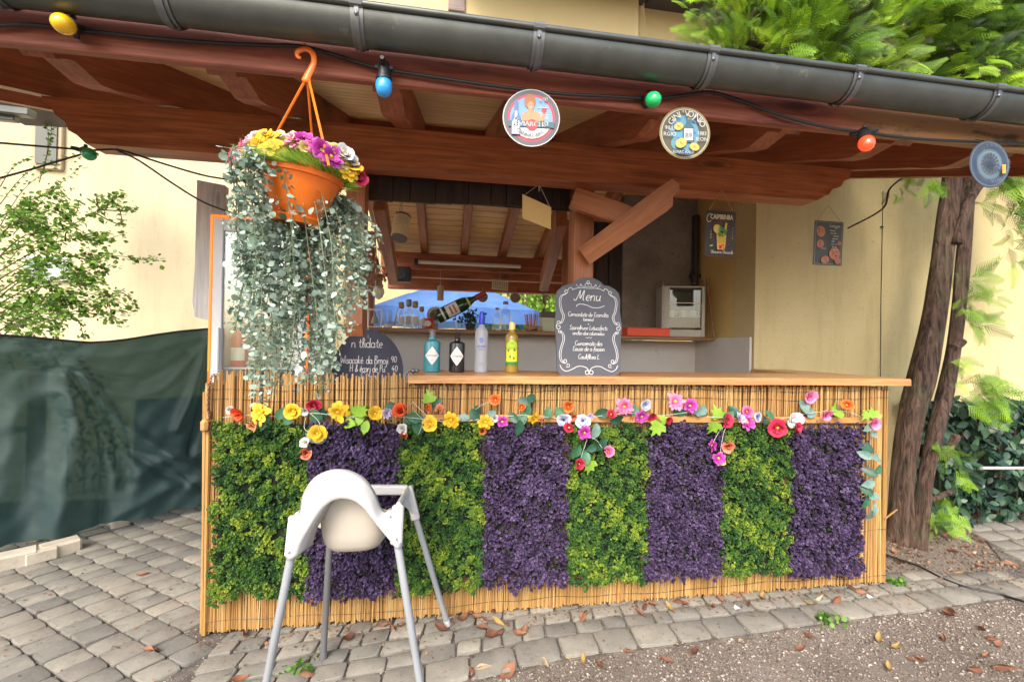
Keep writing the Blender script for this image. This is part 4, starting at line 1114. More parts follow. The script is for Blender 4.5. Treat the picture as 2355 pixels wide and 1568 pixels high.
for a, c, mm in ((sL + Vector((0, 0, .02)), P(589, 1690, Y=-.548), 'leg'), (sR + Vector((0, 0, .02)), P(982, 1690, Y=-.60), 'leg'), (tR, P(1029, 1434, Z=.012), 'leg'), (Vector((.556, -.195, .56)), P(743, 1512, Z=.01), 'legd')):
    c.z = max(c.z, .006) if mm == 'leg' else c.z
    d = (c - a); c = a + d * ((a.z - .004) / (a.z - c.z))
    b = MB(); b.tube([a, a.lerp(c, .55), a.lerp(c, .552), c], [.0135, .0135, .0128, .0125], 14)
    lg = b.build('leg', MT[mm], ch, smooth=40)
    f = MB(); f.tube([c + (a - c).normalized() * .03, c + (a - c).normalized() * .004, c], [.0145, .0150, .011], 12); f.build('foot_cap', MT['chairw' if mm == 'leg' else 'legd'], lg, smooth=40)

# ================================================================= HANGING PLANTER
pl = thing('hanging_planter', 'orange hanging pot with artificial flowers and long trailing grey-green eucalyptus', 'hanging planter', (.59, -.735, 2.16))
pc = P(693, 397, Y=-.70); ax = Vector((.10, -.06, 1)).normalized()
PT = facing(pc - ax * .15, ax)
b = MB(); b.lathe([(.052, .002), (.054, -.006), (.066, -.006), (.074, .010), (.072, .015), (.062, .014), (.068, .03), (.085, .06), (.098, .09), (.106, .118), (.108, .124), (.118, .126), (.124, .15), (.119, .152), (.112, .128), (.09, .08)], 36, PT)
b.build('pot', MT['orange'], pl, smooth=40)
b = MB(); b.lathe([(.0, .115), (.108, .12), (.109, .135), (0, .14)], 20, PT); b.build('soil', M('planter_foam', (.03, .06, .015), .9), pl)
hk = smooth_path([P(x, y, Y=-.742) for x, y in ((692, 134), (684, 130), (684, 120), (694, 114), (708, 114), (719, 124), (722, 142), (715, 160), (707, 176), (704, 186))], 5)
b = MB(); b.tube(hk, [.004 + .004 * min(1, i / 12) + (.004 * max(0, (i - 30) / 15)) for i in range(len(hk))], 8, flat=.6)
b.sphere(P(704, 184, Y=-.742), .013, 8, 6, sc_=(1, .6, .8)); b.tube([P(698, 104, Y=-.70), P(699, 112, Y=-.742), P(701, 118, Y=-.744)], .0018, 5)
b.build('hook', MT['orange'], pl, smooth=50)
for p0, p1 in (((702, 186, -.742), (630, 318, -.66)), ((707, 186, -.742), (722, 365, -.58)), ((711, 186, -.742), (752, 362, -.83))):
    p1 = P(p1[0], p1[1], Y=p1[2]); p0 = P(p0[0], p0[1], Y=p0[2]); q = p1 + (p1 - p0).normalized() * .03
    b = MB(); b.tube([p0, p0.lerp(q, .5), q], .0038, 6); b.build('strap', MT['orange'], pl, smooth=50)
bl = []; pos = []
for k in range(4200):
    a = rnd.uniform(0, 6.28); r = .125 * math.sqrt(rnd.random()); e = r / .125
    base = PT @ Vector((r * .95 * math.cos(a), r * .95 * math.sin(a), .14))
    d = Vector((math.cos(a) * e * 1.1, math.sin(a) * e * 1.1, 1.15 - e * .9 + rnd.uniform(-.1, .2))) + Vector((rnd.gauss(0, .25), rnd.gauss(0, .25), 0))
    pos.append((base, d.normalized(), rnd.uniform(.055, .115)))
V = []; F_ = []; tn = []
for base, d, l in pos:
    s = d.cross(Vector((rnd.gauss(0, 1), rnd.gauss(0, 1), rnd.gauss(0, 1)))).normalized() * .0013; t = rnd.random()
    o = len(V); V += [base - s, base + s, base + d * l + Vector((0, 0, -.01))]; F_.append((o, o + 1, o + 2)); tn += [t] * 3
MT['moss'] = M('planter_greens', (.1, .2, .02), .7, isl=[(.10, .24, .025), (.22, .42, .035), (.42, .60, .08), (.65, .65, .18)], attr='tint', tl=.3)
o = put('foliage', npmesh('foliage', [tuple(p - Vector((.59, -.735, 2.16))) for p in V], F_, tint=tn), MT['moss'], pl, WM[pl.name]); tag(o, kind='stuff')
FC2 = [('P', 540, 362, 15), ('P', 562, 345, 16), ('w', 582, 338, 15), ('y', 604, 318, 17), ('y', 640, 338, 16), ('m', 696, 326, 15), ('P', 670, 340, 14), ('m', 745, 372, 16), ('w', 815, 392, 13), ('e', 786, 378, 14), ('c', 822, 400, 13), ('k', 556, 366, 20), ('k', 573, 350, 19), ('w', 596, 330, 18), ('y', 618, 326, 22), ('Y', 596, 344, 19), ('y', 628, 346, 21), ('e', 660, 332, 19), ('k', 686, 332, 19), ('m', 708, 334, 18), ('k', 722, 345, 17), ('m', 738, 352, 18), ('m', 760, 366, 19),
       ('e', 752, 348, 13), ('e', 774, 355, 16), ('w', 792, 364, 18), ('w', 806, 376, 14), ('Y', 808, 388, 18), ('y', 803, 402, 17), ('c', 823, 414, 16), ('K', 545, 380, 13), ('w', 640, 325, 12), ('e', 700, 345, 10)]
KIND['P'] = ('pink', 14, .22, 1, .15)
for k, px, py, r in FC2:
    y = -.70 - .12 * math.sqrt(max(0, 1 - ((px - 690) / 140) ** 2)) * (.3 + .7 * (1 if py > 340 else .4)) + rnd.uniform(-.01, .01)
    p = P(px, py - 5, Y=y); R0 = 1.28 * r / FPX * (p - Vector(CP)).length
    n = (p - (pc + Vector((0, .02, -.06)))).normalized() + Vector((rnd.gauss(0, .25), -.25, rnd.gauss(0, .2)))
    put('flower', flower_mesh(k, R0), None, pl, facing(p, n, rnd.uniform(0, 6)))
eu_v = [(x, y, z) for x, y, z in ((0, 0, 0), (.55, .3, .1), (.62, .65, .12), (.35, .93, .05), (0, 1.05, .0), (-.35, .93, .05), (-.62, .65, .12), (-.55, .3, .1))]
eu_f = [(0, 1, 2, 3), (0, 3, 4, 5), (0, 5, 6, 7)]
MT['euc'] = M('eucalyptus_leaf', (.2, .3, .24), .42, isl=[(.06, .10, .05), (.15, .23, .15), (.26, .36, .28), (.36, .48, .39), (.48, .59, .51), (.66, .73, .63)], attr='tint', tl=.25, coat=.1)
MT['eucs'] = M('eucalyptus_stem', (.14, .18, .10), .6)
ends = [(548, 690), (540, 760), (590, 800), (598, 925), (572, 640), (640, 830), (612, 880), (652, 720), (668, 640), (722, 800), (742, 900), (760, 862), (778, 800), (800, 690), (832, 610), (852, 560), (842, 660), (766, 765), (735, 838), (706, 720), (552, 600), (585, 860), (620, 780), (690, 690),
        (715, 870), (565, 720), (800, 760), (780, 700), (750, 700), (600, 700), (630, 900), (728, 760), (848, 610), (558, 560), (826, 700), (640, 660), (575, 780), (755, 820), (610, 640), (815, 640), (545, 640), (730, 690), (668, 800), (680, 740), (692, 830), (704, 880), (655, 770), (664, 850), (676, 700), (712, 790), (640, 560), (745, 560), (700, 620), (660, 600), (585, 660), (648, 790)]
for k, (ex, ey) in enumerate(ends):
    sx = 596 + (ex - 540) * (196 / 312) + rnd.uniform(-8, 8)
    fwd = rnd.uniform(-.10, .09) if abs(sx - 693) > 62 or k % 3 == 0 else rnd.uniform(.04, .10)
    st = pc + Vector(((sx - 693) / FPX * 1.45, fwd * .9 - .0, .0)); side = (ex - 695) / 185
    st = PT @ Vector((.118 * max(-1, min(1, (sx - 693) / 98)), 0, .15)) + Vector((0, fwd, .0))
    en = P(ex, ey, Y=-.72 + fwd * 1.1 + rnd.uniform(-.03, .03))
    m1 = st + Vector((side * .045 + rnd.gauss(0, .012), (-.03 if fwd < 0 else .03), -.03)); m2 = Vector((en.x * .55 + m1.x * .45 + rnd.gauss(0, .02), en.y * .6 + m1.y * .4, m1.z * .62 + en.z * .38)); m3 = m2.lerp(en, .6) + Vector((rnd.gauss(0, .012), rnd.gauss(0, .012), 0))
    path = smooth_path([st, m1, m2, m3, en], 10); Ltot = (Vector(path[0]) - Vector(path[-1])).length
    b = MB(); b.tube(path, .0013, 4)
    A = []; tn = []
    npair = max(14, int(Ltot / (.0070 if abs(sx - 693) > 62 or fwd > 0 else .015)))
    for j in range(npair):
        t = (.2 + .8 * (j + .7) / npair); p = Vector(path[min(len(path) - 1, int(t * (len(path) - 1)))]); 
        for s in (0, 1):
            ang = rnd.uniform(0, 6.28); l = rnd.choice((.010, .012, .015, .020)) * (1.05 - .35 * t) * rnd.uniform(.8, 1.25)
            d = Vector((math.cos(ang), math.sin(ang), rnd.uniform(-1.6, .3))).normalized()
            q = p + d * rnd.uniform(.008, .032); b.tube([p, q], .0007, 3, caps=False)
            x = d.cross(Vector((rnd.gauss(0, 1), rnd.gauss(0, 1), rnd.gauss(0, 1)))).normalized(); z = x.cross(d)
            big = l * (1.0 if rnd.random() < .6 else .7)
            A.append([[x[i] * big, d[i] * l, z[i] * l, q[i]] for i in range(3)] + [[0, 0, 0, 1]]); tn += [min(1, max(0, rnd.gauss(.45, .2) + (.35 if rnd.random() < .12 else 0)))] * 8
    sv = b.build('trailing_vine', MT['eucs'], pl, org=st)
    A = np.array(A); A[:, :3, 3] -= np.array(st)
    V, F_ = scatter(eu_v, eu_f, A)
    o = put('leaves', npmesh('leaves', V, F_, tint=tn, smooth=True), MT['euc'], sv, Matrix.Translation(st)); tag(o, kind='stuff')

# ================================================================= STRING LIGHTS
sl = thing('string_lights', 'black party light cable with yellow, blue, green and red bulbs along the fascia', 'string lights', (1.2, -.72, 2.1))
cab = [(-60, 62), (60, 57), (120, 62), (190, 69), (330, 86), (480, 98), (600, 104), (690, 107), (760, 124), (840, 149), (883, 160), (960, 172), (1100, 193), (1200, 206), (1300, 217), (1400, 222), (1470, 226), (1530, 225), (1600, 215), (1640, 213), (1700, 231), (1800, 267), (1900, 293), (1988, 305), (2080, 317), (2200, 325), (2355, 330), (2480, 336)]
b = MB(); b.tube(smooth_path([P(x, y, Y=-.72) for x, y in cab], 5), .0054, 8)
for x, y in ((883, 150), (1642, 212), (700, 105)): b.tube([P(x, y - 14, Y=-.70), P(x, y + 8, Y=-.728)], .0013, 5)
b.build('cable', MT['blackcable'], sl, smooth=True)


def bulb(root, s, e, col, emit=0, hang=True):
    s, e = Vector(s), Vector(e); T = facing(s, e - s); d = (e - s).length
    b = MB(); b.lathe([(.010, -.030), (.015, -.028), (.0175, -.02), (.0175, -.006), (.020, -.004), (.0215, d - .018), (.0235, d - .016), (.0235, d - .008), (.021, d - .007)], 18, T)
    b.box((.0, .018, -.012), (.012, .02, .012), T=T, bev=.002); b.box((.0, -.018, -.012), (.012, .02, .012), T=T, bev=.002)
    for sx in (-1, 1): b.tube([T @ Vector((sx * .012, 0, -.016)), T @ Vector((sx * .034, 0, -.018)), T @ Vector((sx * .042, 0, -.018))], [.0095, .008, .006], 8)
    so = b.build('lamp_socket', MT['black'], root, smooth=35, org=s)
    g = MB(); g.lathe([(.0195, d - .010), (.0235, d - .002), (.0248, d + .008), (.0245, d + .016), (.0215, d + .027), (.0155, d + .035), (.008, d + .0395), (.001, d + .0405)], 22, T)
    g.build('bulb', M('bulb_' + col[0], col[1], .22, coat=.5, emit=emit, spec=.6), so, smooth=True, org=s)


bulb(sl, P(168, 62, Y=-.735), P(150, 57, Y=-.775), ('yellow', (.85, .50, .004)))
bulb(sl, P(883, 166, Y=-.742), P(883, 192, Y=-.742), ('blue', (.03, .33, .85)))
bulb(sl, P(1490, 229, Y=-.728), P(1500, 230, Y=-.765), ('green', (.01, .50, .13)))
bulb(sl, P(1987, 310, Y=-.735), P(1992, 327, Y=-.765), ('red', (.85, .05, .015)), .55)
s2 = thing('string_lights', 'thin black light cable with one green bulb under the left beam end', 'string lights', P(200, 345, Y=-.03))
b = MB()
for pts in ([(-60, 324, -.1), (60, 334, -.06), (170, 343, -.03), (205, 346, -.03), (265, 344, -.02), (300, 352, 0), (380, 378, .1), (480, 406, .2), (570, 418, .25)], [(-60, 426, -.1), (60, 393, -.06), (130, 372, -.04), (198, 352, -.03)], [(268, 345, -.02), (320, 370, .05), (400, 424, .1), (470, 466, .15), (535, 490, .19)]):
    b.tube(smooth_path([P(x, y, Y=Y) for x, y, Y in pts], 5), .0042, 6)
b.tube([P(268, 338, Y=0), P(275, 352, Y=-.03)], .0015, 5)
b.build('cable', MT['blackcable'], s2, smooth=True)
bulb(s2, P(197, 349, Y=-.045), P(204, 354, Y=-.085), ('green_dim', (.005, .30, .10)))

# ================================================================= HANGING SIGNS
def flat(name, c): return M(name, c, .5)
SM = {k: flat('print_' + k, c) for k, c in {'white': (.40, .40, .39), 'grey': (.07, .066, .08), 'pink': (.40, .028, .05), 'sky': (.12, .25, .44), 'teal': (.025, .085, .11), 'redc': (.42, .02, .03), 'bottle': (.06, .12, .28), 'bottlel': (.28, .36, .5),
      'skin': (.46, .19, .09), 'hair': (.26, .09, .025), 'gold': (.20, .155, .055), 'olive': (.065, .06, .03), 'lblue': (.07, .21, .30), 'lemon': (.48, .30, .02), 'lemonl': (.5, .42, .12), 'navy': (.02, .05, .10), 'brown': (.028, .018, .018), 'cream': (.7, .58, .38),
      'amber': (.70, .30, .02), 'mint': (.06, .18, .03), 'silver': (.10, .118, .135), 'dblue': (.03, .05, .08), 'cookie': (.36, .13, .06), 'ink': (.03, .04, .06), 'chalk': (.48, .46, .43), 'greenl': (.30, .55, .05), 'slate': (.05, .05, .045)}.items()}
class Print:
    """layers of flat print on a plate, each a hair above the one below"""
    def __init__(s, mw): s.b = MB(); s.mats = []; s.mw = mw; s.z = .0012
    def mat(s, k):
        if SM[k] not in s.mats: s.mats.append(SM[k])
        s.b.cm = s.mats.index(SM[k]); s.z += .00022
    def disc(s, k, r, cx=0, cy=0, n=36, sx=1, sy=1, rot=0):
        s.mat(k); c, d = math.cos(rot), math.sin(rot)
        s.b.poly([(cx + r * (sx * math.cos(2 * math.pi * i / n) * c - sy * math.sin(2 * math.pi * i / n) * d), cy + r * (sx * math.cos(2 * math.pi * i / n) * d + sy * math.sin(2 * math.pi * i / n) * c), s.z) for i in range(n)])
    def poly(s, k, pts): s.mat(k); s.b.poly([(x, y, s.z) for x, y in pts])
    def text(s, k, t, size, x, y, **kw): s.mat(k); letter(s.b, t, size, x, y, s.z, None, **kw)
    def arc(s, k, t, size, r, a0, a1, inside=False): s.mat(k); arc_letters(s.b, t, size, r, a0, a1, s.z, None, inside)
    def hand(s, k, t, x, y, xh, r, **kw): s.mat(k); script_text(s.b, t, x, y, xh, r, None, s.z, **kw)
    def line(s, k, pts, r): s.mat(k); s.b.tube([(x, y, s.z) for x, y in pts], r, 4)
    def seg(s, k, r, y, up=False, n=24):
        a = math.asin(max(-1, min(1, y / r))); lo, hi = (a, math.pi - a) if up else (math.pi - a, 2 * math.pi + a)
        s.poly(k, [(r * math.cos(lo + (hi - lo) * i / n), r * math.sin(lo + (hi - lo) * i / n)) for i in range(n + 1)])
    def done(s, parent): return s.b.build('print', s.mats, parent, mw=s.mw)


def bottle2d(pr, k, x, y, w, h, lab=None):
    pr.poly(k, [(x - w / 2, y), (x + w / 2, y), (x + w / 2, y + h * .52), (x + w * .2, y + h * .68), (x + w * .17, y + h), (x - w * .17, y + h), (x - w * .2, y + h * .68), (x - w / 2, y + h * .52)])
    if lab: pr.poly(lab, [(x - w * .42, y + h * .08), (x + w * .42, y + h * .08), (x + w * .42, y + h * .48), (x - w * .42, y + h * .48)])


def round_sign(label, px, py, rp, nrm, rim):
    c = P(px, py, Y=-.745); R0 = rp / FPX * (c - Vector(CP)).dot(Vector(CF)); mw = facing(c, nrm)
    root = thing('round_sign', label, 'sign', c, group='round tin signs hanging from the eave')
    b = MB(); b.lathe([(R0 - .002, -.0015), (R0, -.001), (R0, .001), (R0 - .002, .0012)], 48); b.build('plate', SM[rim], root, mw=mw, smooth=30)
    b = MB(); t = c + Vector((0, 0, R0 - .004)); b.tube([t, Vector((t.x, -.70, 2.125))], .0012, 4); b.build('string', MT['steel'], root)
    return root, Print(mw), R0


tocam = lambda px, py: Vector(-CF) + Vector(CR) * .05
rt, pr, R0 = round_sign('round tin sign with a red ring, a woman with a drink and a blue bottle', 1222, 272, 66, tocam(1222, 272), 'white')
pr.disc('grey', R0 * .965, n=48); pr.disc('pink', R0 * .82, n=48); pr.disc('sky', R0 * .74, n=48)
for i in range(7): pr.poly('white', [(R0 * (.2 + .07 * (i % 3)), R0 * (-.02 + .06 * i)), (R0 * (.62 - .05 * (i % 2)), R0 * (.0 + .06 * i)), (R0 * .6, R0 * (.02 + .06 * i)), (R0 * .25, R0 * (.01 + .06 * i))])
pr.seg('white', R0 * .74, -R0 * .36)
# plain figure: hair, face, shoulders, raised arm with a glass
pr.disc('hair', R0 * .21, -R0 * .06, R0 * .56, 20, .95, 1.25); pr.poly('skin', [(-R0 * .36, -R0 * .12), (R0 * .35, -R0 * .12), (R0 * .27, R0 * .16), (R0 * .04, R0 * .26), (-R0 * .1, R0 * .26), (-R0 * .32, R0 * .12)])
pr.disc('skin', R0 * .125, -R0 * .03, R0 * .40, 18, .9, 1.2); pr.poly('skin', [(R0 * .30, -R0 * .12), (R0 * .44, -R0 * .10), (R0 * .46, R0 * .16), (R0 * .38, R0 * .16)]); pr.poly('redc', [(R0 * .34, R0 * .3), (R0 * .54, R0 * .34), (R0 * .46, R0 * .18), (R0 * .40, R0 * .16)])
pr.disc('white', R0 * .03, -R0 * .02, R0 * .35, 10, 1.2, .5); pr.disc('ink', R0 * .014, -R0 * .06, R0 * .43, 8); pr.disc('ink', R0 * .014, R0 * .02, R0 * .43, 8)
pr.poly('teal', [(-R0 * .79, -R0 * .34), (R0 * .79, -R0 * .34), (R0 * .81, -R0 * .14), (-R0 * .81, -R0 * .14)]); pr.disc('redc', R0 * .19, R0 * .02, -R0 * .26, 24)
pr.text('white', 'WIARCHSI', R0 * .245, R0 * .02, -R0 * .31, sx=.98, bold=.0005)
bottle2d(pr, 'bottle', -R0 * .54, -R0 * .62, R0 * .31, R0 * 1.18); bottle2d(pr, 'bottlel', -R0 * .54, -R0 * .6, R0 * .26, R0 * .8, 'white')
for t, y in (('d', -.1), ('RTE', -.22), ('h h', -.34)): pr.hand('ink', t, -R0 * .54, R0 * y, R0 * .06, .0007)
pr.arc('ink', 'CANNALARC O', R0 * .17, R0 * .63, 224, 122, True); pr.hand('white', 'u 90', R0 * .4, R0 * .56, R0 * .08, .0009)
pr.done(rt)
rt, pr, R0 = round_sign('round tin sign with white lettering, a gin bottle and lemon slices on pale blue', 1575, 307, 59.5, tocam(1575, 307), 'gold')
pr.disc('white', R0 * .93, n=48); pr.disc('olive', R0 * .905, n=48)
pr.disc('lblue', R0 * .5, R0 * .02, R0 * .02, 30, 1.05, 1.35, .2); pr.disc('lblue', R0 * .3, -R0 * .3, R0 * .1, 20); pr.disc('lblue', R0 * .28, R0 * .2, -R0 * .45, 20); pr.disc('lblue', R0 * .25, -R0 * .3, -R0 * .4, 20)
for i in range(14): pr.disc('bottle', R0 * .045, R0 * rnd.uniform(-.45, .4), R0 * rnd.uniform(-.5, .6), 8, 1.5, .7, rnd.random() * 3)
bottle2d(pr, 'teal', R0 * .12, -R0 * .38, R0 * .42, R0 * 1.12, 'white'); pr.poly('gold', [(R0 * .06, R0 * .5), (R0 * .18, R0 * .5), (R0 * .18, R0 * .74), (R0 * .06, R0 * .74)]); pr.text('ink', 'B9', R0 * .26, R0 * .12, -R0 * .2)
for x, y, s, r in ((-.28, .22, .16, .3), (-.18, -.42, .2, .5), (.34, -.55, .17, -.3)):
    pr.disc('lemon', R0 * s, R0 * x, R0 * y, 20, 1.15, .9, r); pr.disc('lemonl', R0 * s * .8, R0 * x, R0 * y, 20, 1.15, .9, r)
    for k in range(4): pr.line('lemon', [(R0 * (x - s * .8 * math.cos(k * .8)), R0 * (y - s * .7 * math.sin(k * .8))), (R0 * (x + s * .8 * math.cos(k * .8)), R0 * (y + s * .7 * math.sin(k * .8)))], .0006)
pr.arc('white', "GINI'VOJNIO", R0 * .33, R0 * .71, -58, 62)
pr.text('white', '9ILLi', R0 * .21, -R0 * .64, R0 * .06); pr.line('white', [(-R0 * .82, R0 * .01), (-R0 * .47, R0 * .01)], .0005); pr.text('white', 'RGIO', R0 * .21, -R0 * .64, -R0 * .18)
pr.text('white', '1883', R0 * .19, R0 * .62, -R0 * .10); pr.line('white', [(R0 * .45, -R0 * .14), (R0 * .8, -R0 * .14)], .0005); pr.text('white', 'JEON', R0 * .21, R0 * .60, -R0 * .33)
pr.poly('navy', [(-R0 * .52, -R0 * .66), (R0 * .2, -R0 * .78), (R0 * .2, -R0 * .9), (-R0 * .3, -R0 * .86)]); pr.text('white', 'ELMAC RALD', R0 * .14, -R0 * .1, -R0 * .83)
pr.done(rt)
rt, pr, R0 = round_sign('round grey-blue tin sign with a wheel of ornaments, hanging at the far right', 2275, 378, 54, Vector(-CF) + Vector(CR) * .13, 'dblue')
pr.disc('silver', R0 * .95, n=40); pr.disc('dblue', R0 * .9, n=40); pr.disc('silver', R0 * .64, n=40); pr.disc('lblue', R0 * .54, n=36); pr.disc('silver', R0 * .5, n=36)
for k in range(16):
    a = 2 * math.pi * k / 16
    for r in (.14, .27, .40): pr.disc('dblue' if (k + int(r * 10)) % 2 else 'ink', R0 * .052, R0 * r * math.cos(a), R0 * r * math.sin(a), 6, 1.4, .7, a)
pr.disc('ink', R0 * .09); pr.poly('amber', [(R0 * .45, -R0 * .42), (R0 * .62, -R0 * .40), (R0 * .62, -R0 * .02), (R0 * .45, -R0 * .04)])
pr.arc('silver', 'UTANIS', R0 * .2, R0 * .76, -42, 42); pr.arc('silver', 'AMRO CUICL NOUBRO ITAPOR', R0 * .2, R0 * .77, 285, 78, True)
pr.done(rt)


def hung_sign(label, px, w, h, x, z, apex, base, grp=None):
    root = thing('hanging_sign', label, 'sign', (x, -.012, z), group=grp); mw = facing((x, -.012, z), (rnd.uniform(-.03, .03), -1, -.04))
    b = MB(); ol = []
    for cx, cy, a0 in ((w / 2 - .008, h / 2 - .008, 0), (-w / 2 + .008, h / 2 - .008, 90), (-w / 2 + .008, -h / 2 + .008, 180), (w / 2 - .008, -h / 2 + .008, 270)):
        ol += [(cx + .008 * math.cos(R_(a0 + k * 30)), cy + .008 * math.sin(R_(a0 + k * 30))) for k in range(4)]
    b.prism(ol, .0024, z0=-.0012); b.build('plate', SM[base], root, mw=mw)
    b = MB(); b.tube([mw @ Vector((-w * .44, h / 2 - .006, 0)), Vector(apex), mw @ Vector((w * .44, h / 2 - .006, 0))], .0015, 5); b.build('string', M('hemp_string', (.45, .3, .17), .9), root)
    return root, Print(mw)


rt, pr = hung_sign('dark cocktail sign with cream lettering and an amber drink, hanging from the beam', 0, .166, .236, 2.416, 1.893, (2.429, 0, 2.125), 'brown')
pr.text('cream', 'CAIPIBINBA', .036, .005, .074, sx=.68, bold=.0006); pr.hand('cream', 'C', -.069, .058, .021, .0014)
for k in range(26):
    a = 2 * math.pi * k / 26; pr.line('cookie', [(.005 + .036 * math.cos(a), -.006 + .05 * math.sin(a)), (.005 + .062 * math.cos(a), -.006 + .075 * math.sin(a))], .0005)
pr.poly('cream', [(-.018, -.083), (.024, -.083), (.031, .0), (-.025, .0)]); pr.poly('amber', [(-.0165, -.081), (.0225, -.081), (.028, -.002), (-.022, -.002)]); pr.poly('lemon', [(-.0195, -.05), (.0255, -.05), (.0285, .0), (-.0225, .0)])
for k in range(8): pr.disc('redc', .005, rnd.uniform(-.012, .018), rnd.uniform(-.078, -.06), 8)
pr.disc('lemon', .023, -.024, .022, 18); pr.disc('lemonl', .018, -.024, .022, 18); pr.poly('lemon', [(.012, .02), (.022, .056), (.032, .052), (.026, .012)])
for k in range(22): pr.disc('mint', .006, rnd.uniform(-.014, .03), rnd.uniform(-.012, .03), 7, 1.5, .7, rnd.random() * 3)
for k in range(6): pr.line('cream', [(-.066, -.03 + k * .008), (-.058, -.028 + k * .008)], .0007); pr.line('chalk', [(.056, -.03 + k * .011), (.063, -.024 + k * .011)], .0006)
pr.poly('greenl', [(-.066, -.072), (-.05, -.068), (-.05, -.062), (-.066, -.066)]); pr.hand('cream', 'Uéscorre Ehoccols', .003, -.106, .0088, .0009, slant=0, wid=.95)
pr.done(rt)
rt, pr = hung_sign('grey chalk style sign with reddish cookies, hanging below the right beam end', 0, .176, .238, 3.058, 1.877, (3.068, 0, 2.088), 'slate')
pr.line('chalk', [(-.08, -.112), (.08, -.112), (.08, .112), (-.08, .112), (-.08, -.112)], .0006)
for x, y, r, sx in ((-.048, .062, .03, .85), (-.05, -.005, .022, 1), (.038, -.055, .034, 1), (-.02, -.09, .02, 1.3), (.055, -.092, .018, 1), (.06, .0, .012, 1)):
    pr.disc('cookie', r, x, y, 16, sx, 1, .3)
    for k in range(7): pr.disc('brown', r * .1, x + r * rnd.uniform(-.5, .5), y + r * rnd.uniform(-.5, .5), 6)
for k in range(9): pr.hand('chalk', rnd.choice(('sooc nes', 'rolue', 'anc os', 'ceroune')), .018 + rnd.uniform(-.01, .015), .078 - k * .0145, .0052, .0006)
pr.hand('chalk', 'Cocoa nes', .022, .085, .0078, .0008); pr.hand('chalk', 'canon', -.04, -.035, .006, .0006)
pr.done(rt)
# plain cream board
rt = thing('blank_board', 'plain cream board hanging askew under the beam', 'board', P(1233, 488, Y=.1))
cs = [P(1201, 446, Y=.10), P(1267, 476, Y=.13), P(1266, 527, Y=.19), P(1201, 501, Y=.16)]; nn = (cs[1] - cs[0]).cross(cs[3] - cs[0]).normalized() * .008
b = MB(); b.add([tuple(c) for c in cs] + [tuple(c - nn) for c in cs], [(0, 1, 2, 3), (7, 6, 5, 4), (0, 4, 5, 1), (1, 5, 6, 2), (2, 6, 7, 3), (3, 7, 4, 0)]); b.build('panel', M('cream_board', (.72, .52, .22), .6), rt)
b = MB(); ap = P(1240, 424, Y=.10); b.tube([cs[0].lerp(cs[1], .08), ap, cs[0].lerp(cs[1], .95)], .0016, 5); b.tube([ap, P(1240, 440, Y=.10)], .003, 5); b.build('string', M('pale_string', (.5, .45, .38), .9), rt)

# ================================================================= CHALKBOARDS
mb = thing('menu_board', 'grey menu chalkboard with scalloped outline and white flourishes standing on the counter', 'menu board', (P(1355, 859, Y=.055).x, .055, 1.1455))
s_ = ((P(1355, 859, Y=.055) - Vector(CP)).dot(Vector(CF))) / FPX
half = [(0, 228), (-17, 226), (-31, 219), (-38, 211), (-51, 210), (-65, 203), (-75, 193), (-78.5, 179), (-77, 149), (-80, 129), (-81.5, 109), (-78, 88), (-77, 51), (-76, 14), (-71, 2), (-66, 0)]
ol = [(x * s_, y * s_) for x, y in half] + [(-x * s_, y * s_) for x, y in half[::-1][:-1]]
lean = R_(5); bc = WM[mb.name].translation
mw = Matrix([[1, 0, 0, bc.x], [0, math.sin(lean), -math.cos(lean), bc.y], [0, math.cos(lean), math.sin(lean), bc.z], [0, 0, 0, 1]])
b = MB(); b.prism(ol[::-1], .009, z0=-.009); b.build('board', MT['slate'], mb, mw=mw)
CX, BY = 1692, 1003


def chalk(b, pts, r=.0016):
    for sgn in (1, -1):
        b.tube(smooth_path([(sgn * (x - CX) * .3363 * s_, (BY - y) * .3363 * s_, .0008) for x, y in pts], 5), r, 5)


b = MB()
for dx in (0, 12):
    chalk(b, [(1520 + dx, 448), (1494 + dx, 462), (1483 + dx, 500), (1492 + dx, 560), (1508 + dx, 600), (1496 + dx, 640), (1476 + dx, 655)], .0013)
    chalk(b, [(1478 + dx, 700), (1500 + dx, 722), (1508 + dx, 760), (1490 + dx, 820), (1482 + dx, 870), (1492 + dx, 910), (1516 + dx, 925)], .0013)
chalk(b, [(1520, 448), (1540, 440), (1544, 425), (1530, 418), (1522, 430), (1534, 440)], .0014); chalk(b, [(1476, 655), (1462, 668), (1470, 690), (1488, 686), (1486, 668), (1472, 672)], .0015); chalk(b, [(1490, 650), (1484, 636), (1470, 640), (1466, 655)], .0012); chalk(b, [(1476, 700), (1480, 716), (1494, 716), (1496, 702)], .0012)
chalk(b, [(1516, 925), (1532, 918), (1530, 900), (1514, 902), (1516, 918)], .0014); chalk(b, [(1486, 935), (1500, 962), (1530, 978), (1570, 965), (1610, 945), (1650, 945), (1680, 960), (1690, 990), (1672, 998), (1664, 980), (1676, 972), (1692, 978)], .0017)
chalk(b, [(1530, 950), (1550, 948), (1552, 932), (1538, 930), (1536, 942)], .0013); chalk(b, [(1545, 420), (1556, 404), (1574, 402), (1580, 416), (1600, 406), (1640, 400), (1692, 402)], .0013)
chalk(b, [(1692, 386), (1676, 390), (1668, 376), (1680, 366), (1692, 374)], .0012); chalk(b, [(1692, 368), (1682, 360), (1686, 350), (1692, 352)], .0012); chalk(b, [(1668, 392), (1648, 388), (1640, 374), (1632, 380), (1638, 390)], .0012); chalk(b, [(1630, 398), (1610, 386), (1606, 374)], .001)
T = Matrix(); k_ = .3363 * s_
def mt(t, bx, by, xh, r, **kw): script_text(b, t, (bx - CX) * k_, (BY - by) * k_, xh * k_, r, T, .0008, **kw)
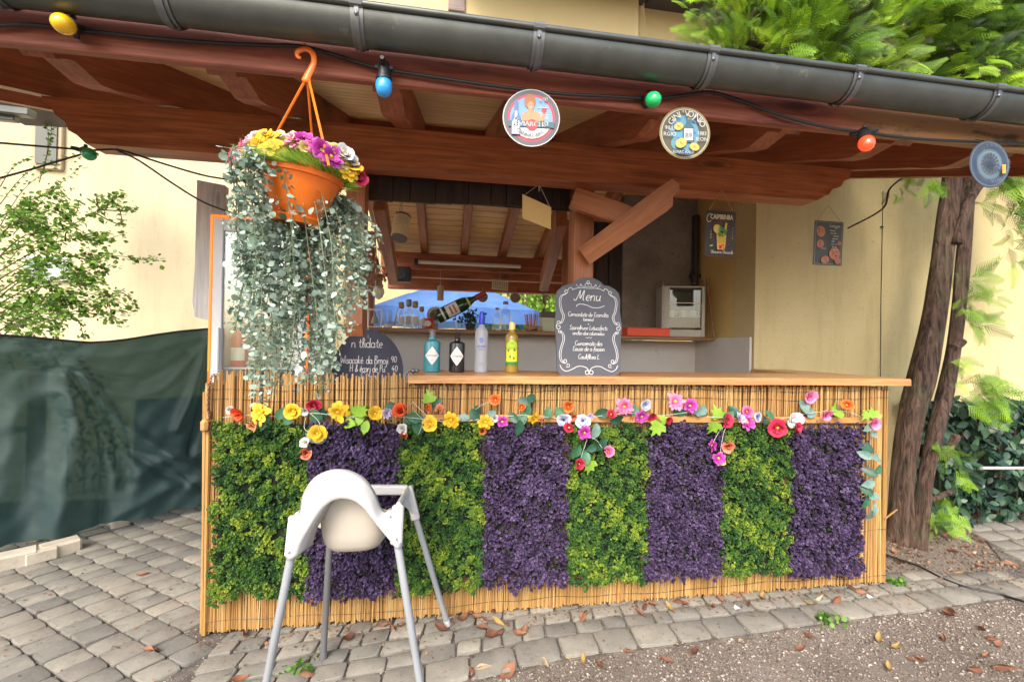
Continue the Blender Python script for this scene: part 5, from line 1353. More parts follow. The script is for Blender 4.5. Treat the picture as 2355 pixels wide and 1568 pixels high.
mt('Menu', 1690, 488, 37, .0019, slant=.25)
b.tube(smooth_path([((x - CX) * k_, (BY - y) * k_, .0008) for x, y in ((1606, 533), (1612, 520), (1640, 514), (1680, 520), (1720, 536), (1770, 535), (1808, 520))], 5), .0015, 5)
for t, y, xh in (('Cerncedate de Ecomdta', 600, 15.5), ('(oeneios)', 630, 11.5), ('Szorialrune Lxtucofects', 692, 15), ('anclzo-doe cdumadus', 728, 13.5), ('Cwncemato des', 800, 16), ('Eause de a-faaion', 838, 16), ('Cauliflcea L', 893, 16)):
    mt(t, 1690, y, xh, .00105, wid=.93)
mt('o', 1690, 656, 7, .0009); b.tube(smooth_path([((x - CX) * k_, (BY - y) * k_, .0008) for x, y in ((1670, 744), (1680, 749), (1692, 744), (1706, 748), (1714, 742))], 4), .0009, 4)
tag(b.build('lettering', MT['chalk'], mb, mw=mw), kind='stuff')
ob = thing('oval_chalkboard', 'blue-grey round chalkboard with handwritten drinks behind the reed edge', 'chalkboard', P(845, 858, Y=.5))
oc = P(845, 858, Y=.5); so = (oc - Vector(CP)).dot(Vector(CF)) / FPX
mw = facing(oc, (-.05, -1, 0)); b = MB()
b.prism([(80 * so * math.cos(t) * (1 + .02 * math.sin(2 * t)), 100 * so * math.sin(t)) for t in np.linspace(0, 2 * math.pi, 48, endpoint=False)], .008, z0=-.008); b.build('board', MT['slate_d'], ob, mw=mw)
b = MB()
for t, px, py, xh, r in (('n tlidate', 843, 799, 11, .0022), ('Wisacaké. da Brnoji', 838, 836, 9, .002), ('90', 904, 832, 8, .0018), ('H & écorj de Pu', 845, 855, 8.5, .0019), ('40', 906, 853, 8, .0018), ('C onnl', 850, 872, 8, .0018)):
    script_text(b, t, (px - 845) * so, (858 - py) * so, xh * so, r, None, .0008, slant=.05, wid=.72 if len(t) > 9 else .9)
tag(b.build('lettering', MT['chalk'], ob, mw=mw), kind='stuff')
b = MB(); b.tube([oc + Vector((0, 0, .2)), oc + Vector((-.01, .02, .45))], .002, 5); b.build('string', MT['steel'], ob)
# ================================================================= BOTTLES AND THINGS ON COUNTER AND SHELVES
MT['clear'] = glass('clear_glass', (.93, .95, .94), .035)
MT['turq'] = M('turquoise_glass', (.06, .36, .44), .12, trans=.45, coat=.5, var=(12, (.08, .42, .50)))
MT['blackglass'] = M('black_glass', (.008, .007, .007), .08, coat=.6)
MT['frost'] = M('frosted_glass', (.52, .545, .60), .36, trans=.5)
MT['gold'] = M('golden_spirit', (.50, .33, .05), .12, trans=.45, coat=.5)
MT['greenglass'] = M('green_glass', (.008, .05, .014), .08, coat=.7)
MT['label_w'] = M('paper_label', (.78, .76, .72), .6); MT['cork'] = M('cork', (.42, .27, .13), .85, var=(40, (.33, .2, .09)))
MT['bluecap'] = M('blue_foil', (.03, .05, .42), .3, metal=.4); MT['greycap'] = M('grey_cap', (.2, .22, .24), .3, metal=.4)
MT['cap_y'] = M('pale_yellow_cap', (.75, .65, .22), .4)


def curved(b, r, cz, w, h, shape, n=10, off=.0008, ang0=-math.pi / 2):
    """label wrapped on a cylinder round the local Z axis, centred towards -Y"""
    vs = []; fs = []; rows = 9
    for i in range(rows):
        v = -1 + 2 * i / (rows - 1); half = {'diamond': (1 - abs(v)) * .92 + .04, 'rect': 1, 'oval': math.sqrt(max(.0, 1 - v * v)) + .02, 'arch': 1 if v < .45 else math.sqrt(max(.0, 1 - ((v - .45) / .56) ** 2))}[shape]
        for j in range(n):
            a = ang0 + (-1 + 2 * j / (n - 1)) * half * w / r / 2; vs.append(((r + off) * math.cos(a), (r + off) * math.sin(a), cz + v * h / 2))
    for i in range(rows - 1):
        for j in range(n - 1): fs.append((i * n + j, i * n + j + 1, (i + 1) * n + j + 1, (i + 1) * n + j))
    b.add(vs, fs)


def bent_text(b, t, size, r, z, off=.0016, sx=1.):
    vs, fs, w = textmesh(t); out = []
    for x, y in vs:
        a = -math.pi / 2 + (x - w / 2) * size * sx / r; out.append(((r + off) * math.cos(a), (r + off) * math.sin(a), z + y * size))
    b.add(out, fs)


def bottle(label, px, base_z, y, body, bm, capprof, cm, grp, labels=(), texts=(), x=None, sq=0, sc_=1.0, neckcap=None, mw=None, name='bottle'):
    X = P(px, 855, Y=y).x if x is None else x
    yaw = math.atan2(X - CP[0], y - CP[1])
    mw = mw or Matrix.Translation((X, y, base_z)) @ Matrix.Rotation(-yaw, 4, 'Z')
    root = thing(name, label, 'bottle', mw.translation, mw.to_3x3(), group=grp); mw = WM[root.name]
    b = MB(); b.lathe(body, 28, sq=sq); b.build('body', bm, root, smooth=40, mw=mw)
    b = MB(); b.lathe(capprof, 18); b.build('cap', cm, root, smooth=35, mw=mw)
    for (r, cz, w, h, shp, m) in labels:
        b = MB(); curved(b, r, cz, w, h, shp); b.build('label', m, root, smooth=True, mw=mw)
    if texts:
        for t, s, r, z, sx in texts:
            b = MB(); bent_text(b, t, s, r, z, sx=sx); b.build('lettering', texts_mat[0], root, mw=mw)
    return root


CZ = 1.1455; texts_mat = [MT['black_ink']]
gin = [(.036, 0), (.0415, .003), (.0425, .008), (.0425, .148), (.041, .156), (.032, .162), (.019, .166), (.016, .17), (.0145, .178), (.0145, .184)]
gincap = [(.013, .184), (.0165, .185), (.0165, .190), (.0148, .192), (.0148, .214), (.0155, .216), (.0135, .220)]
bottle('turquoise apothecary bottle with a white diamond label on the counter', 993, CZ, .20, gin, MT['turq'], gincap, MT['greycap'], 'spirit bottles on the counter', [(.0425, .085, .079, .092, 'diamond', MT['label_w'])], [('LEAMALISRE', .0105, .0425, .082, 1.), ('HDSI', .006, .0425, .062, 1.)])
g2 = [(r * .97, z * .96) for r, z in gin]; c2 = [(r * .97, z * .93) for r, z in gincap]
bottle('black apothecary bottle with a white diamond label on the counter', 1050, CZ, .19, g2, MT['blackglass'], c2, MT['blackglass'], 'spirit bottles on the counter', [(.0413, .084, .078, .096, 'diamond', MT['label_w'])], [('HAGIENSJ', .0125, .0413, .080, .95), ('INDSI', .007, .0413, .058, 1.)])
texts_mat[0] = MT['bluecap']
vod = [(.030, 0), (.034, .003), (.0345, .01), (.0345, .20), (.0335, .212), (.027, .226), (.0175, .238), (.0145, .25), (.014, .262)]
vc = [(.0145, .262), (.0155, .263), (.0148, .298), (.0135, .302), (.0135, .312), (.009, .317)]
rt = bottle('tall frosted bottle with a blue foil neck on the counter', 1106, CZ, .18, vod, MT['frost'], [(.0150, .238)] + vc, MT['bluecap'], 'spirit bottles on the counter', [(.0345, .168, .022, .030, 'oval', M('blue_print', (.16, .22, .5), .5))], [('LESSRES', .0135, .0345, .132, 1.), ('TEMSU', .009, .0345, .118, 1.), ('vunurctsi', .006, .0345, .05, 1.), ('uoermc', .006, .0345, .04, 1.)])
texts_mat[0] = M('dark_green_ink', (.02, .09, .02), .6)
teq = [(.030, 0), (.034, .003), (.035, .01), (.0355, .165), (.034, .19), (.028, .203), (.0175, .214), (.0145, .222), (.0135, .238)]
rt = bottle('golden bottle with a green and yellow label and pale cap on the counter', 1176, CZ, .20, teq, MT['gold'], [(.0165, .228), (.0165, .262), (.0145, .268)], MT['cap_y'], 'spirit bottles on the counter',
            [(.0358, .112, .066, .125, 'arch', M('lime_label', (.42, .62, .04), .5)), (.0362, .098, .056, .07, 'rect', M('yellow_label', (.85, .70, .03), .5)), (.0362, .050, .066, .016, 'rect', M('green_band', (.02, .22, .04), .5))], [('EUESMERO', .0175, .0366, .122, .72), ('ALSM', .010, .0366, .152, .9)])
b = MB(); mw = WM[rt.name]
for k in range(9): b.cm = k % 2; curved(b, .0366, .098 + .022 * math.sin(k * 1.7), .012, .016, 'oval', off=.0004, ang0=-math.pi / 2 + .55 * math.sin(k * 2.3))
b.build('label_picture', [M('lime_print', (.55, .66, .08), .5), M('leaf_print', (.06, .22, .03), .5)], rt, mw=mw, smooth=True)
# sill behind: champagne bottle, carafes, clear bottles
SZ = 1.406
q = P(1004, 738, Y=1.50); tip = P(1112, 684, Y=1.50); dirv = (tip - q).normalized(); Lc = (tip - q).length + .02
k = Lc / .335
mwc = frame(q + Vector((0, 0, .028)), dirv, (0, 0, 1)) @ Matrix.Rotation(R_(90), 4, 'Y')
champ = [(.02 * k, 0), (.040 * k, .003 * k), (.043 * k, .012 * k), (.043 * k, .165 * k), (.040 * k, .19 * k), (.027 * k, .225 * k), (.0175 * k, .25 * k), (.0155 * k, .28 * k)]
rt = bottle('green sparkling wine bottle with a red neck lying tilted on the back shelf', 0, 0, 0, champ, MT['greenglass'], [(.016 * k, .262 * k), (.0185 * k, .275 * k), (.0175 * k, .29 * k), (.018 * k, .30 * k), (.0175 * k, .335 * k)], M('red_foil', (.30, .03, .02), .45), None, mw=mwc, x=0)
b = MB(); a0 = None
for a0 in (0, math.pi): pass
b2 = MB(); rr = .0433 * k
for w, h, cz, m, kk in ((.085 * k, .075 * k, .105 * k, MT['label_w'], 'label'), (.09 * k, .012 * k, .042 * k, MT['label_w'], 'label'), (.07 * k, .012 * k, .212 * k, M('gold_band', (.5, .5, .08), .4), 'neck_band')):
    for ang in [math.atan2(v.y, v.x) for v in [(WM[rt.name].inverted().to_3x3() @ (Vector(CP) - q)).normalized()]]:
        b = MB(); curved(b, rr if kk == 'label' else .034 * k, cz, w, h, 'rect', off=.001 * k, ang0=ang); b.build(kk, m, rt, mw=WM[rt.name], smooth=True)
        if cz > .1 * k and kk == 'label':
            for i, (cc, zz) in enumerate((('ink_red', .12), ('ink_red', .095))):
                b = MB(); curved(b, rr, zz * k, .05 * k, .012 * k, 'rect', off=.0018 * k, ang0=ang); b.build('label_print', M('faded_red_print', (.5, .16, .1), .6), rt, mw=WM[rt.name])
car = [(.03, 0), (.036, .004), (.037, .012), (.037, .105), (.033, .125), (.018, .142), (.015, .15), (.015, .17)]
for px, s, lab, c in ((920, 1., 'clear carafe with cork, leftmost on the back shelf', 'cork'), (952, 1.05, 'clear carafe with cork, right of the tall grey capped carafe', 'cork'), (967, .85, 'small corked carafe nearest the sparkling wine bottle', 'cork'), (937, 1.15, 'tall clear carafe with grey cap between corked carafes', 'greycap')):
    bottle(lab, px, SZ, 1.50 if c == 'cork' else 1.60, [(r * s, z * s) for r, z in car], MT['clear'], [(.014 * s, .158 * s), (.021 * s, .165 * s), (.023 * s, .19 * s), (.018 * s, .21 * s)], MT[c], 'carafes on the back shelf', [(.0372 * s, .06 * s, .05, .06 * s, 'rect', M('faded_label', (.55, .52, .48), .6))], name='carafe')
for px, s, y, lab in ((1160, 1.28, 1.50, 'tall clear glass bottle on the back shelf below the small hanging sign'), (1141, .98, 1.47, 'short clear glass bottle beside the tall clear bottle')):
    bottle(lab, px, SZ, y, [(r * s, z * s) for r, z in car], MT['clear'], [(.013 * s, .17 * s), (.018 * s, .172 * s), (.017 * s, .19 * s)], MT['cork'], 'clear bottles on the back shelf', name='bottle')
ND = {}
def shelf_thing(name, label, cat, px, y, z, grp=None): return thing(name, label, cat, (P(px, 740, Y=y).x, y, z), group=grp)
rt = shelf_thing('fan_of_sticks', 'upright bundle of reddish wooden sticks on the back shelf', 'sticks', 1222, 1.52, SZ); o = WM[rt.name].translation
for k in range(7):
    a = (k - 3) * .10; b = MB(); b.box((0, 0, .075), (.012, .005, .15 - .006 * abs(k - 3)), T=Matrix.Translation(o + Vector(((k - 3) * .010, .004 * (k % 2), 0))) @ Matrix.Rotation(a * .6, 4, 'Y'), bev=.002)
    b.build('stick', MT['brace' if k % 2 else 'counter'], rt)
b = MB(); b.box(tuple(o + Vector((0, 0, .012))), (.10, .03, .024), bev=.004); b.build('holder', MT['shelf'], rt)
rt = shelf_thing('tea_box', 'pale green box with dark lid behind the menu board', 'box', 1264, 1.55, SZ); o = WM[rt.name].translation
b = MB(); b.box(tuple(o + Vector((0, 0, .06))), (.16, .10, .12), bev=.004); b.build('body', M('pale_green_card', (.52, .55, .38), .6), rt)
b = MB(); b.box(tuple(o + Vector((0, 0, .145))), (.165, .105, .05), bev=.006); b.build('lid', M('dark_lid', (.10, .085, .07), .6), rt)
rt = shelf_thing('ornament', 'pale knobbly driftwood ornament on the shelf edge', 'ornament', 1228, 1.43, SZ); o = WM[rt.name].translation
b = MB()
for k in range(6): b.sphere(tuple(o + Vector(((k - 2.5) * .022, rnd.uniform(-.01, .01), .018 + rnd.uniform(0, .02)))), .02, 8, 6, sc_=(1.1, .8, rnd.uniform(.6, 1.2)))
b.build('body', M('driftwood', (.45, .28, .14), .8, var=(40, (.3, .17, .08))), rt, smooth=True)
rt = shelf_thing('coffee_tin', 'red and white tin left of the tilted wine bottle', 'tin', 984, 1.58, SZ); o = WM[rt.name].translation
b = MB(); b.lathe([(.045, 0), (.047, .003), (.047, .085), (.044, .09)], 20, Matrix.Translation(o)); b.build('body', M('red_tin', (.6, .03, .03), .4), rt, smooth=40)
b = MB(); curved(b, .047, .045, .06, .05, 'oval', off=.0008); b.build('label', MT['label_w'], rt, mw=Matrix.Translation(o), smooth=True)
rt = shelf_thing('plate', 'white round plate with brown centre standing behind the wine bottle', 'plate', 1001, 1.63, SZ); o = WM[rt.name].translation
b = MB(); T = facing(o + Vector((0, 0, .12)), (-.05, -1, .15)); b.lathe([(.03, 0), (.066, .012), (.07, .016), (.07, .018), (.064, .016), (.045, .008)], 24, T); b.build('rim', MT['chairw'], rt, smooth=40)
b = MB(); b.lathe([(.0, .0085), (.046, .009), (.046, .011), (.0, .014)], 18, T); b.build('centre', M('brown_print', (.18, .09, .04), .6), rt)
b = MB(); b.box(tuple(o + Vector((0, .01, .026))), (.05, .03, .05), bev=.004); b.build('stand', MT['shelf'], rt)
rt = shelf_thing('potted_plant', 'small dark leafed plant on the back shelf', 'plant', 1082, 1.62, SZ); o = WM[rt.name].translation
b = MB(); b.lathe([(.035, 0), (.045, .05), (.047, .055), (.04, .055)], 16, Matrix.Translation(o)); b.build('pot', M('pot_dark', (.05, .03, .025), .6), rt, smooth=40)
A = mats_from(nr.normal(size=(170, 3)) * [.05, .03, .035] + [0, 0, .11], nr.normal(size=(170, 3)) + [0, -.6, .4], nr.uniform(.02, .035, 170), nr.uniform(0, 6, 170))
V, F_ = scatter([(0, 0, 0), (.45, .4, .1), (0, 1, 0), (-.45, .4, .1)], [(0, 1, 2, 3)], A)
tag(put('leaves', npmesh('leaves', V, F_), M('dark_leaf', (.015, .045, .015), .5), rt, Matrix.Translation(o)), kind='stuff')
rt = thing('twig_bowl', 'bare branching twigs beside a small bell frame at the left end of the back shelf', 'twigs', (P(892, 740, Y=1.5).x, 1.5, SZ)); o = WM[rt.name].translation
b = MB(); b.lathe([(.03, 0), (.04, .03), (.036, .03)], 14, Matrix.Translation(o)); b.build('bowl', MT['label_w'], rt, smooth=40)
b = MB()
for k in range(13):
    a = rnd.uniform(-1, 1); e = o + Vector((a * .10, rnd.uniform(-.03, .03), rnd.uniform(.09, .16))); m_ = o.lerp(e, .5) + Vector((a * .02, 0, -.02)); b.tube(smooth_path([o + Vector((0, 0, .02)), m_, e], 4), .0022, 4)
b.build('twigs', M('pale_twig', (.42, .32, .22), .8), rt)
rt = thing('bell_frame', 'small wooden frame holding a grey bell at the left end of the back shelf', 'ornament', (P(862, 740, Y=1.47).x, 1.47, SZ)); o = WM[rt.name].translation
b = MB()
for dx, dz, w, h in ((-.05, .07, .01, .14), (.05, .07, .01, .14), (0, .14, .11, .012), (0, .005, .11, .01)): b.box(tuple(o + Vector((dx, 0, dz))), (w, .02, h), bev=.002)
b.build('frame', MT['label_w'], rt)
b = MB(); b.lathe([(.03, .03), (.028, .04), (.02, .08), (.01, .09), (.004, .125)], 16, Matrix.Translation(o)); b.build('bell', M('grey_bell', (.32, .29, .25), .5), rt, smooth=40)
# orange tray and cup cabinet on the right shelf
z2 = 1.384
rt = thing('tray', 'bright orange plastic tray on the shelf beside the cup cabinet', 'tray', (P(1478, 765, Y=1.40).x, 1.40, z2)); o = WM[rt.name].translation
b = MB(); w, d, h, t = .37, .22, .065, .005
for c, s in (((0, 0, t / 2), (w, d, t)), ((0, -d / 2, h / 2), (w, t, h)), ((0, d / 2, h / 2), (w, t, h)), ((-w / 2, 0, h / 2), (t, d, h)), ((w / 2, 0, h / 2), (t, d, h)), ((0, -d / 2 - .006, h), (w + .02, .016, t)), ((-w * .17, 0, h / 2), (t, d, h * .9)), ((w * .17, 0, h / 2), (t, d, h * .9))): b.box(tuple(o + Vector(c)), s, bev=.0015)
b.build('body', M('red_orange_plastic', (.80, .075, .012), .4), rt)
a, c = P(1513, 775, Y=1.42), P(1610, 775, Y=1.42); cw = c.x - a.x
rt = thing('cup_cabinet', 'pale glass fronted cabinet with white cups on the right shelf', 'cabinet', ((a.x + c.x) / 2, 1.42, z2)); o = WM[rt.name].translation
mwt = Matrix.Translation(o) @ Matrix.Rotation(R_(-14), 4, 'Z'); b = MB(); cw = .34; h = .42; d = .22; t = .014
for cc, s in (((-cw / 2, 0, h / 2), (t, d, h)), ((cw / 2, 0, h / 2), (t, d, h)), ((0, 0, h), (cw + t, d, t)), ((0, 0, .03), (cw - t, d, .06)), ((0, d / 2, h / 2), (cw, .006, h)), ((-cw / 2 + .03, -d / 2, h / 2), (.05, .012, h)), ((cw / 2 - .012, -d / 2, h / 2), (.022, .012, h))): b.box(cc, s, T=mwt, bev=.002)
b.build('body', M('beige_metal', (.42, .39, .33), .4, var=(4, (.36, .33, .27))), rt)
b = MB()
for z in (.17, .285): b.box((.01, .0, z), (cw - .03, d - .02, .006), T=mwt)
b.build('shelf', MT['steel'], rt)
b = MB(); b.box((0, d / 2 - .008, h / 2 + .02), (cw - .03, .006, h - .06), T=mwt); b.box((-cw / 2 + .0095, 0, h / 2 + .02), (.004, d - .03, h - .06), T=mwt); b.box((cw / 2 - .0095, 0, h / 2 + .02), (.004, d - .03, h - .06), T=mwt); b.build('lining', M('cabinet_lining', (.16, .145, .12), .6), rt)
b = MB(); b.box((.02, -d / 2 + .012, h * .56), (cw - .07, .003, h * .76), T=mwt); b.build('glass_door', MT['clear'], rt)
b = MB()
for p0, p1 in (((-cw / 2, -d / 2, h), (-cw / 2, -d / 2, h + .06)), ((-cw / 2, -d / 2, h + .06), (-cw / 2, d / 2, h + .06)), ((cw / 2, -d / 2, h), (cw / 2, -d / 2, h + .06)), ((cw / 2, -d / 2, h + .06), (cw / 2, d / 2, h + .06)), ((-cw / 2, -d / 2, h + .03), (-cw / 2, d / 2, h + .03)), ((-cw / 2, d / 2, h + .06), (cw / 2, d / 2, h + .06))):
    b.tube([mwt @ Vector(p0), mwt @ Vector(p1)], .003, 5)
b.build('gallery_rail', MT['steel'], rt)
cupm = MB(); cupm.lathe([(.018, 0), (.03, .012), (.034, .05), (.035, .052), (.031, .05), (.027, .014)], 16); cupm.tube(smooth_path([(.032, 0, .042), (.05, 0, .036), (.048, 0, .018), (.028, 0, .012)], 4), .004, 5); cme = cupm.mesh('cup', 40); cme.materials.append(MT['chairw'])
for k, (cx, cy) in enumerate(((-.075, -.03), (.02, -.04), (.10, -.03), (-.03, .05), (.07, .05))):
    m_ = mwt @ Matrix.Translation((cx, cy, .1735)); o_ = put('cup', cme, None, None, m_); tag(o_, ['leftmost white cup in the front row inside the glass fronted cabinet', 'middle white cup in the front row inside the glass fronted cabinet', 'rightmost white cup in the front row inside the glass fronted cabinet', 'white cup at the back left inside the glass fronted cabinet', 'white cup at the back right inside the glass fronted cabinet'][k], 'cup', 'coffee cups in the cabinet')
# stick leaning in the corner, lamp tube, speaker, hangings
rt = thing('broom_stick', 'dark thin stick leaning in the corner beside the cabinet', 'stick', P(1642, 775, Y=1.2)); b = MB(); b.tube([P(1642, 776, Y=1.25), P(1624, 640, Y=1.42)], [.008, .011], 8); b.build('shaft', MT['shelf'], rt, smooth=40)
rt = thing('tube_lamp', 'long white tube lamp fixed below the dark purlin', 'lamp', P(1075, 608, Y=2.45)); a, c = P(957, 602, Y=2.52), P(1197, 613, Y=2.52)
b = MB(); b.tube([a, c], .020, 10); b.build('tube', M('lamp_tube', (.62, .56, .48), .4), rt, smooth=40)
b = MB(); b.box((0, 0, 0), (.04, .06, .06), T=frame(a, c - a, (0, 0, 1)), bev=.004); b.tube([P(1195, 611, Y=2.52), P(1262, 614, Y=2.50)], .003, 5); b.box(((c - a).length / 2, .03, .008), ((c - a).length, .03, .03), T=frame(a, c - a, (0, 0, 1))); b.build('fitting', MT['black'], rt)
rt = thing('loudspeaker', 'small black loudspeaker below the purlin at the left', 'loudspeaker', P(922, 632, Y=2.45)); o = P(922, 632, Y=2.45)
b = MB(); b.box(tuple(o), (.20, .13, .15), bev=.01); b.build('cabinet', MT['black'], rt); b = MB(); b.lathe([(.05, -.003), (.05, .002), (.03, -.006)], 16, facing(o + Vector((0, -.067, 0)), (0, -1, 0))); b.build('cone', M('grille', (.03, .03, .03), .8), rt)
rt = thing('ribbed_lantern', 'cream ribbed hanging lantern with grey ends left of the blank board', 'lantern', P(922, 520, Y=.6)); o = P(922, 523, Y=.6); k = (o - Vector(CP)).dot(Vector(CF)) / FPX
T = facing(o, (.12, .25, 1)); pr_ = []
for i in range(21): pr_.append(((18.0 + (1.2 if i % 2 else -.6)) * k, (-27 + 54 * i / 20) * k))
b = MB(); b.lathe(pr_, 24, T); b.build('shade', M('ribbed_cloth', (.68, .52, .32), .7, tl=.2), rt, smooth=50)
for z in (-1, 1):
    b = MB(); b.lathe([(17 * k, (27.5 * z - 1.5) * k), (18.8 * k, (27.5 * z - 1.5) * k), (18.8 * k, (27.5 * z + 2.5) * k), (16 * k, (27.5 * z + 2.8) * k)], 24, T); b.build('end_ring', M('ring_grey', (.16, .145, .13), .6), rt, smooth=40)
b = MB()
for sx in (-1, 1): b.tube(smooth_path([T @ Vector((sx * 8 * k, 0, 30 * k)), P(922 + sx * 3, 482, Y=.58), P(925 - sx * 4, 455, Y=.5), P(925 + sx * 3, 430, Y=.4), P(925, 402, Y=.18)], 5), .0028, 5)
b.build('rope', M('grey_rope', (.30, .27, .22), .9), rt)


def hanging(name, label, cat, px, py, Y, topy, grp=None):
    o = P(px, py, Y=Y); rt = thing(name, label, cat, o, group=grp); b = MB(); b.tube([o, P(px, topy, Y=Y)], .002, 5); b.build('cord', MT['steel'], rt); return rt, o, (o - Vector(CP)).dot(Vector(CF)) / FPX


rt, o, k = hanging('wooden_chime', 'pale cylinder chime hanging over the tilted wine bottle', 'chime', 1013, 674, 1.9, 620)
b = MB(); b.lathe([(7.4 * k, -17 * k), (7.6 * k, -15 * k), (7.6 * k, 14 * k), (6 * k, 17 * k)], 16, Matrix.Translation(o)); b.build('body', M('chime_wood', (.40, .31, .20), .6), rt, smooth=40)
for px, py, r, tp, s in ((1110, 683, 12, 668, 'left'), (1185, 685, 11.5, 668, 'right')):
    rt, o, k = hanging('wooden_disc', 'brown round wooden disc hanging below a rafter, %s' % ('behind the wine bottle neck' if s == 'left' else 'right of the small striped sign'), 'disc', px, py, 2.2, tp - 8, 'round wooden discs under the rafters')
    b = MB(); b.lathe([(r * k, -.006), (r * k, .006)], 24, facing(o, (0, -1, 0))); b.build('disc', M('disc_brown', (.20, .12, .09), .6), rt, smooth=30)
rt, o, k = hanging('striped_tag', 'small pale striped tag hanging from the purlin', 'tag', 1150, 656, 2.0, 628)
b = MB(); b.box((0, 0, 0), (38 * k, .004, 22 * k), T=facing(o, (.1, -1, 0)) @ Matrix.Rotation(R_(-90), 4, 'X') @ Matrix.Rotation(R_(4), 4, 'Y')); b.build('card', MT['cream'], rt)
b = MB()
for i in range(8): b.box(((-15 + i * 4.2) * k, -.0035, 3 * k), (1.5 * k, .002, 11 * k), T=facing(o, (.1, -1, 0)) @ Matrix.Rotation(R_(-90), 4, 'X') @ Matrix.Rotation(R_(4), 4, 'Y'))
b.box((0, -.0035, -6 * k), (34 * k, .002, 1.5 * k), T=facing(o, (.1, -1, 0)) @ Matrix.Rotation(R_(-90), 4, 'X') @ Matrix.Rotation(R_(4), 4, 'Y')); b.build('stripes', M('tag_stripe', (.25, .2, .14), .7), rt)
rt, o, k = hanging('bulb_lamp', 'pale pear shaped lamp hanging among dried twigs by the left post', 'lamp', 871, 668, 1.1, 560)
b = MB(); b.lathe([(7 * k, 10 * k), (12 * k, 2 * k), (13 * k, -5 * k), (9 * k, -15 * k), (3 * k, -20 * k), (.5 * k, -20.5 * k)][::-1], 18, Matrix.Translation(o)); b.build('globe', M('milky_globe', (.72, .66, .50), .4), rt, smooth=True)
b = MB(); b.lathe([(7 * k, 10 * k), (8 * k, 14 * k), (6.5 * k, 34 * k), (3 * k, 38 * k)], 14, Matrix.Translation(o)); b.build('socket', MT['shelf'], rt, smooth=40)
rt = thing('dried_bundle', 'bundle of dried brown flowers hanging by the left post above the lamp', 'dried flowers', P(866, 640, Y=1.0)); o = P(866, 628, Y=1.0)
b = MB()
for i in range(40):
    a = Vector((rnd.gauss(0, .035), rnd.gauss(0, .03), rnd.uniform(-.12, .05))); b.tube(smooth_path([o + Vector((0, 0, .12)), o + a * .5 + Vector((0, 0, .02)), o + a], 3), .002, 4)
    if i % 2: b.sphere(tuple(o + a), .010, 6, 4, sc_=(1, .8, 1.3))
b.tube([o + Vector((0, 0, .10)), P(862, 530, Y=.9)], .003, 5)
b.build('stems', M('dried_flower', (.30, .17, .09), .85, isl=[(.16, .08, .04), (.35, .2, .11), (.45, .22, .16)]), rt)
rt = thing('bar_clip', 'small grey metal clip at the left end of the countertop', 'clip', P(950, 852, Y=.1)); o = P(950, 853, Y=.05)
b = MB(); b.tube(smooth_path([o + Vector((-.03, 0, -.02)), o + Vector((-.022, 0, .0)), o + Vector((0, 0, .008)), o + Vector((.02, 0, .0))], 4), .006, 6); b.sphere(tuple(o), .012, 8, 5); b.sphere(tuple(o + Vector((.018, 0, .002))), .011, 8, 5); b.build('body', MT['zincb'], rt, smooth=True)

# ================================================================= FRIDGE
fx0, fx1, fy, fz = -.122, .33, .22, 1.895
fr = thing('drinks_fridge', 'tall glass door drinks fridge with a glowing orange edge behind the hanging plants', 'fridge', (fx0, fy, 0))
m_w = M('fridge_white', (.86, .87, .86), .4); m_g = M('fridge_grey', (.55, .56, .58), .4)
b = MB(); cx = (fx0 + fx1) / 2; w = fx1 - fx0
for c, s in (((fx0 + .012, fy + .27, fz / 2), (.024, .5, fz)), ((fx1 - .012, fy + .27, fz / 2), (.024, .5, fz)), ((cx, fy + .27, fz - .012), (w - .05, .5, .024)), ((cx, fy + .51, fz / 2), (w - .05, .024, fz - .05)), ((cx, fy + .27, .1), (w - .05, .5, .2))): b.box(c, s, bev=.002)
b.build('cabinet', m_w, fr)
b = MB()
for c, s in (((fx0 + .034, fy, fz / 2), (.045, .03, fz - .03)), ((fx1 - .034, fy, fz / 2), (.045, .03, fz - .03)), ((cx, fy, fz - .045), (w - .115, .03, .06)), ((cx, fy, .25), (w - .115, .03, .1))): b.box(c, s, bev=.003)
dr = b.build('door', m_g, fr)
b = MB(); b.box((cx, fy, fz / 2 + .08), (w - .11, .006, fz - .3)); b.build('pane', glass('fridge_pane', (.93, .98, .96), .10), dr)
b = MB(); b.box((fx0 + .048, fy - .02, 1.22), (.012, .022, .26), bev=.004); b.build('handle', m_g, dr)
m_or = M('orange_light_strip', (1.0, .16, .01), .4, emit=.5)
b = MB()
for c, s in (((fx0 + .0055, fy - .008, fz / 2), (.011, .02, fz)), ((fx1 - .0055, fy - .008, fz / 2), (.011, .02, fz)), ((cx, fy - .008, fz - .0055), (w - .024, .02, .011))): b.box(c, s, bev=.002)
b.build('light_strip', m_or, fr)
b = MB()
for z in (.55, .85, 1.15, 1.42, 1.66): b.box((cx, fy + .26, z), (w - .06, .42, .008))
b.build('shelf', MT['clear'] if False else M('wire_shelf', (.6, .62, .62), .4), fr)
b = MB(); so = (P(549, 712, Y=fy) - Vector(CP)).dot(Vector(CF)) / FPX; c = P(550, 716, Y=fy - .004); script_text(b, 'e Biiw', 0, 0, 8.5 * so, .0032, facing(c, (0, -1, 0)), 0, slant=.4, wid=1.05); tag(b.build('lettering', M('teal_print', (.01, .09, .09), .5), dr), kind='stuff')


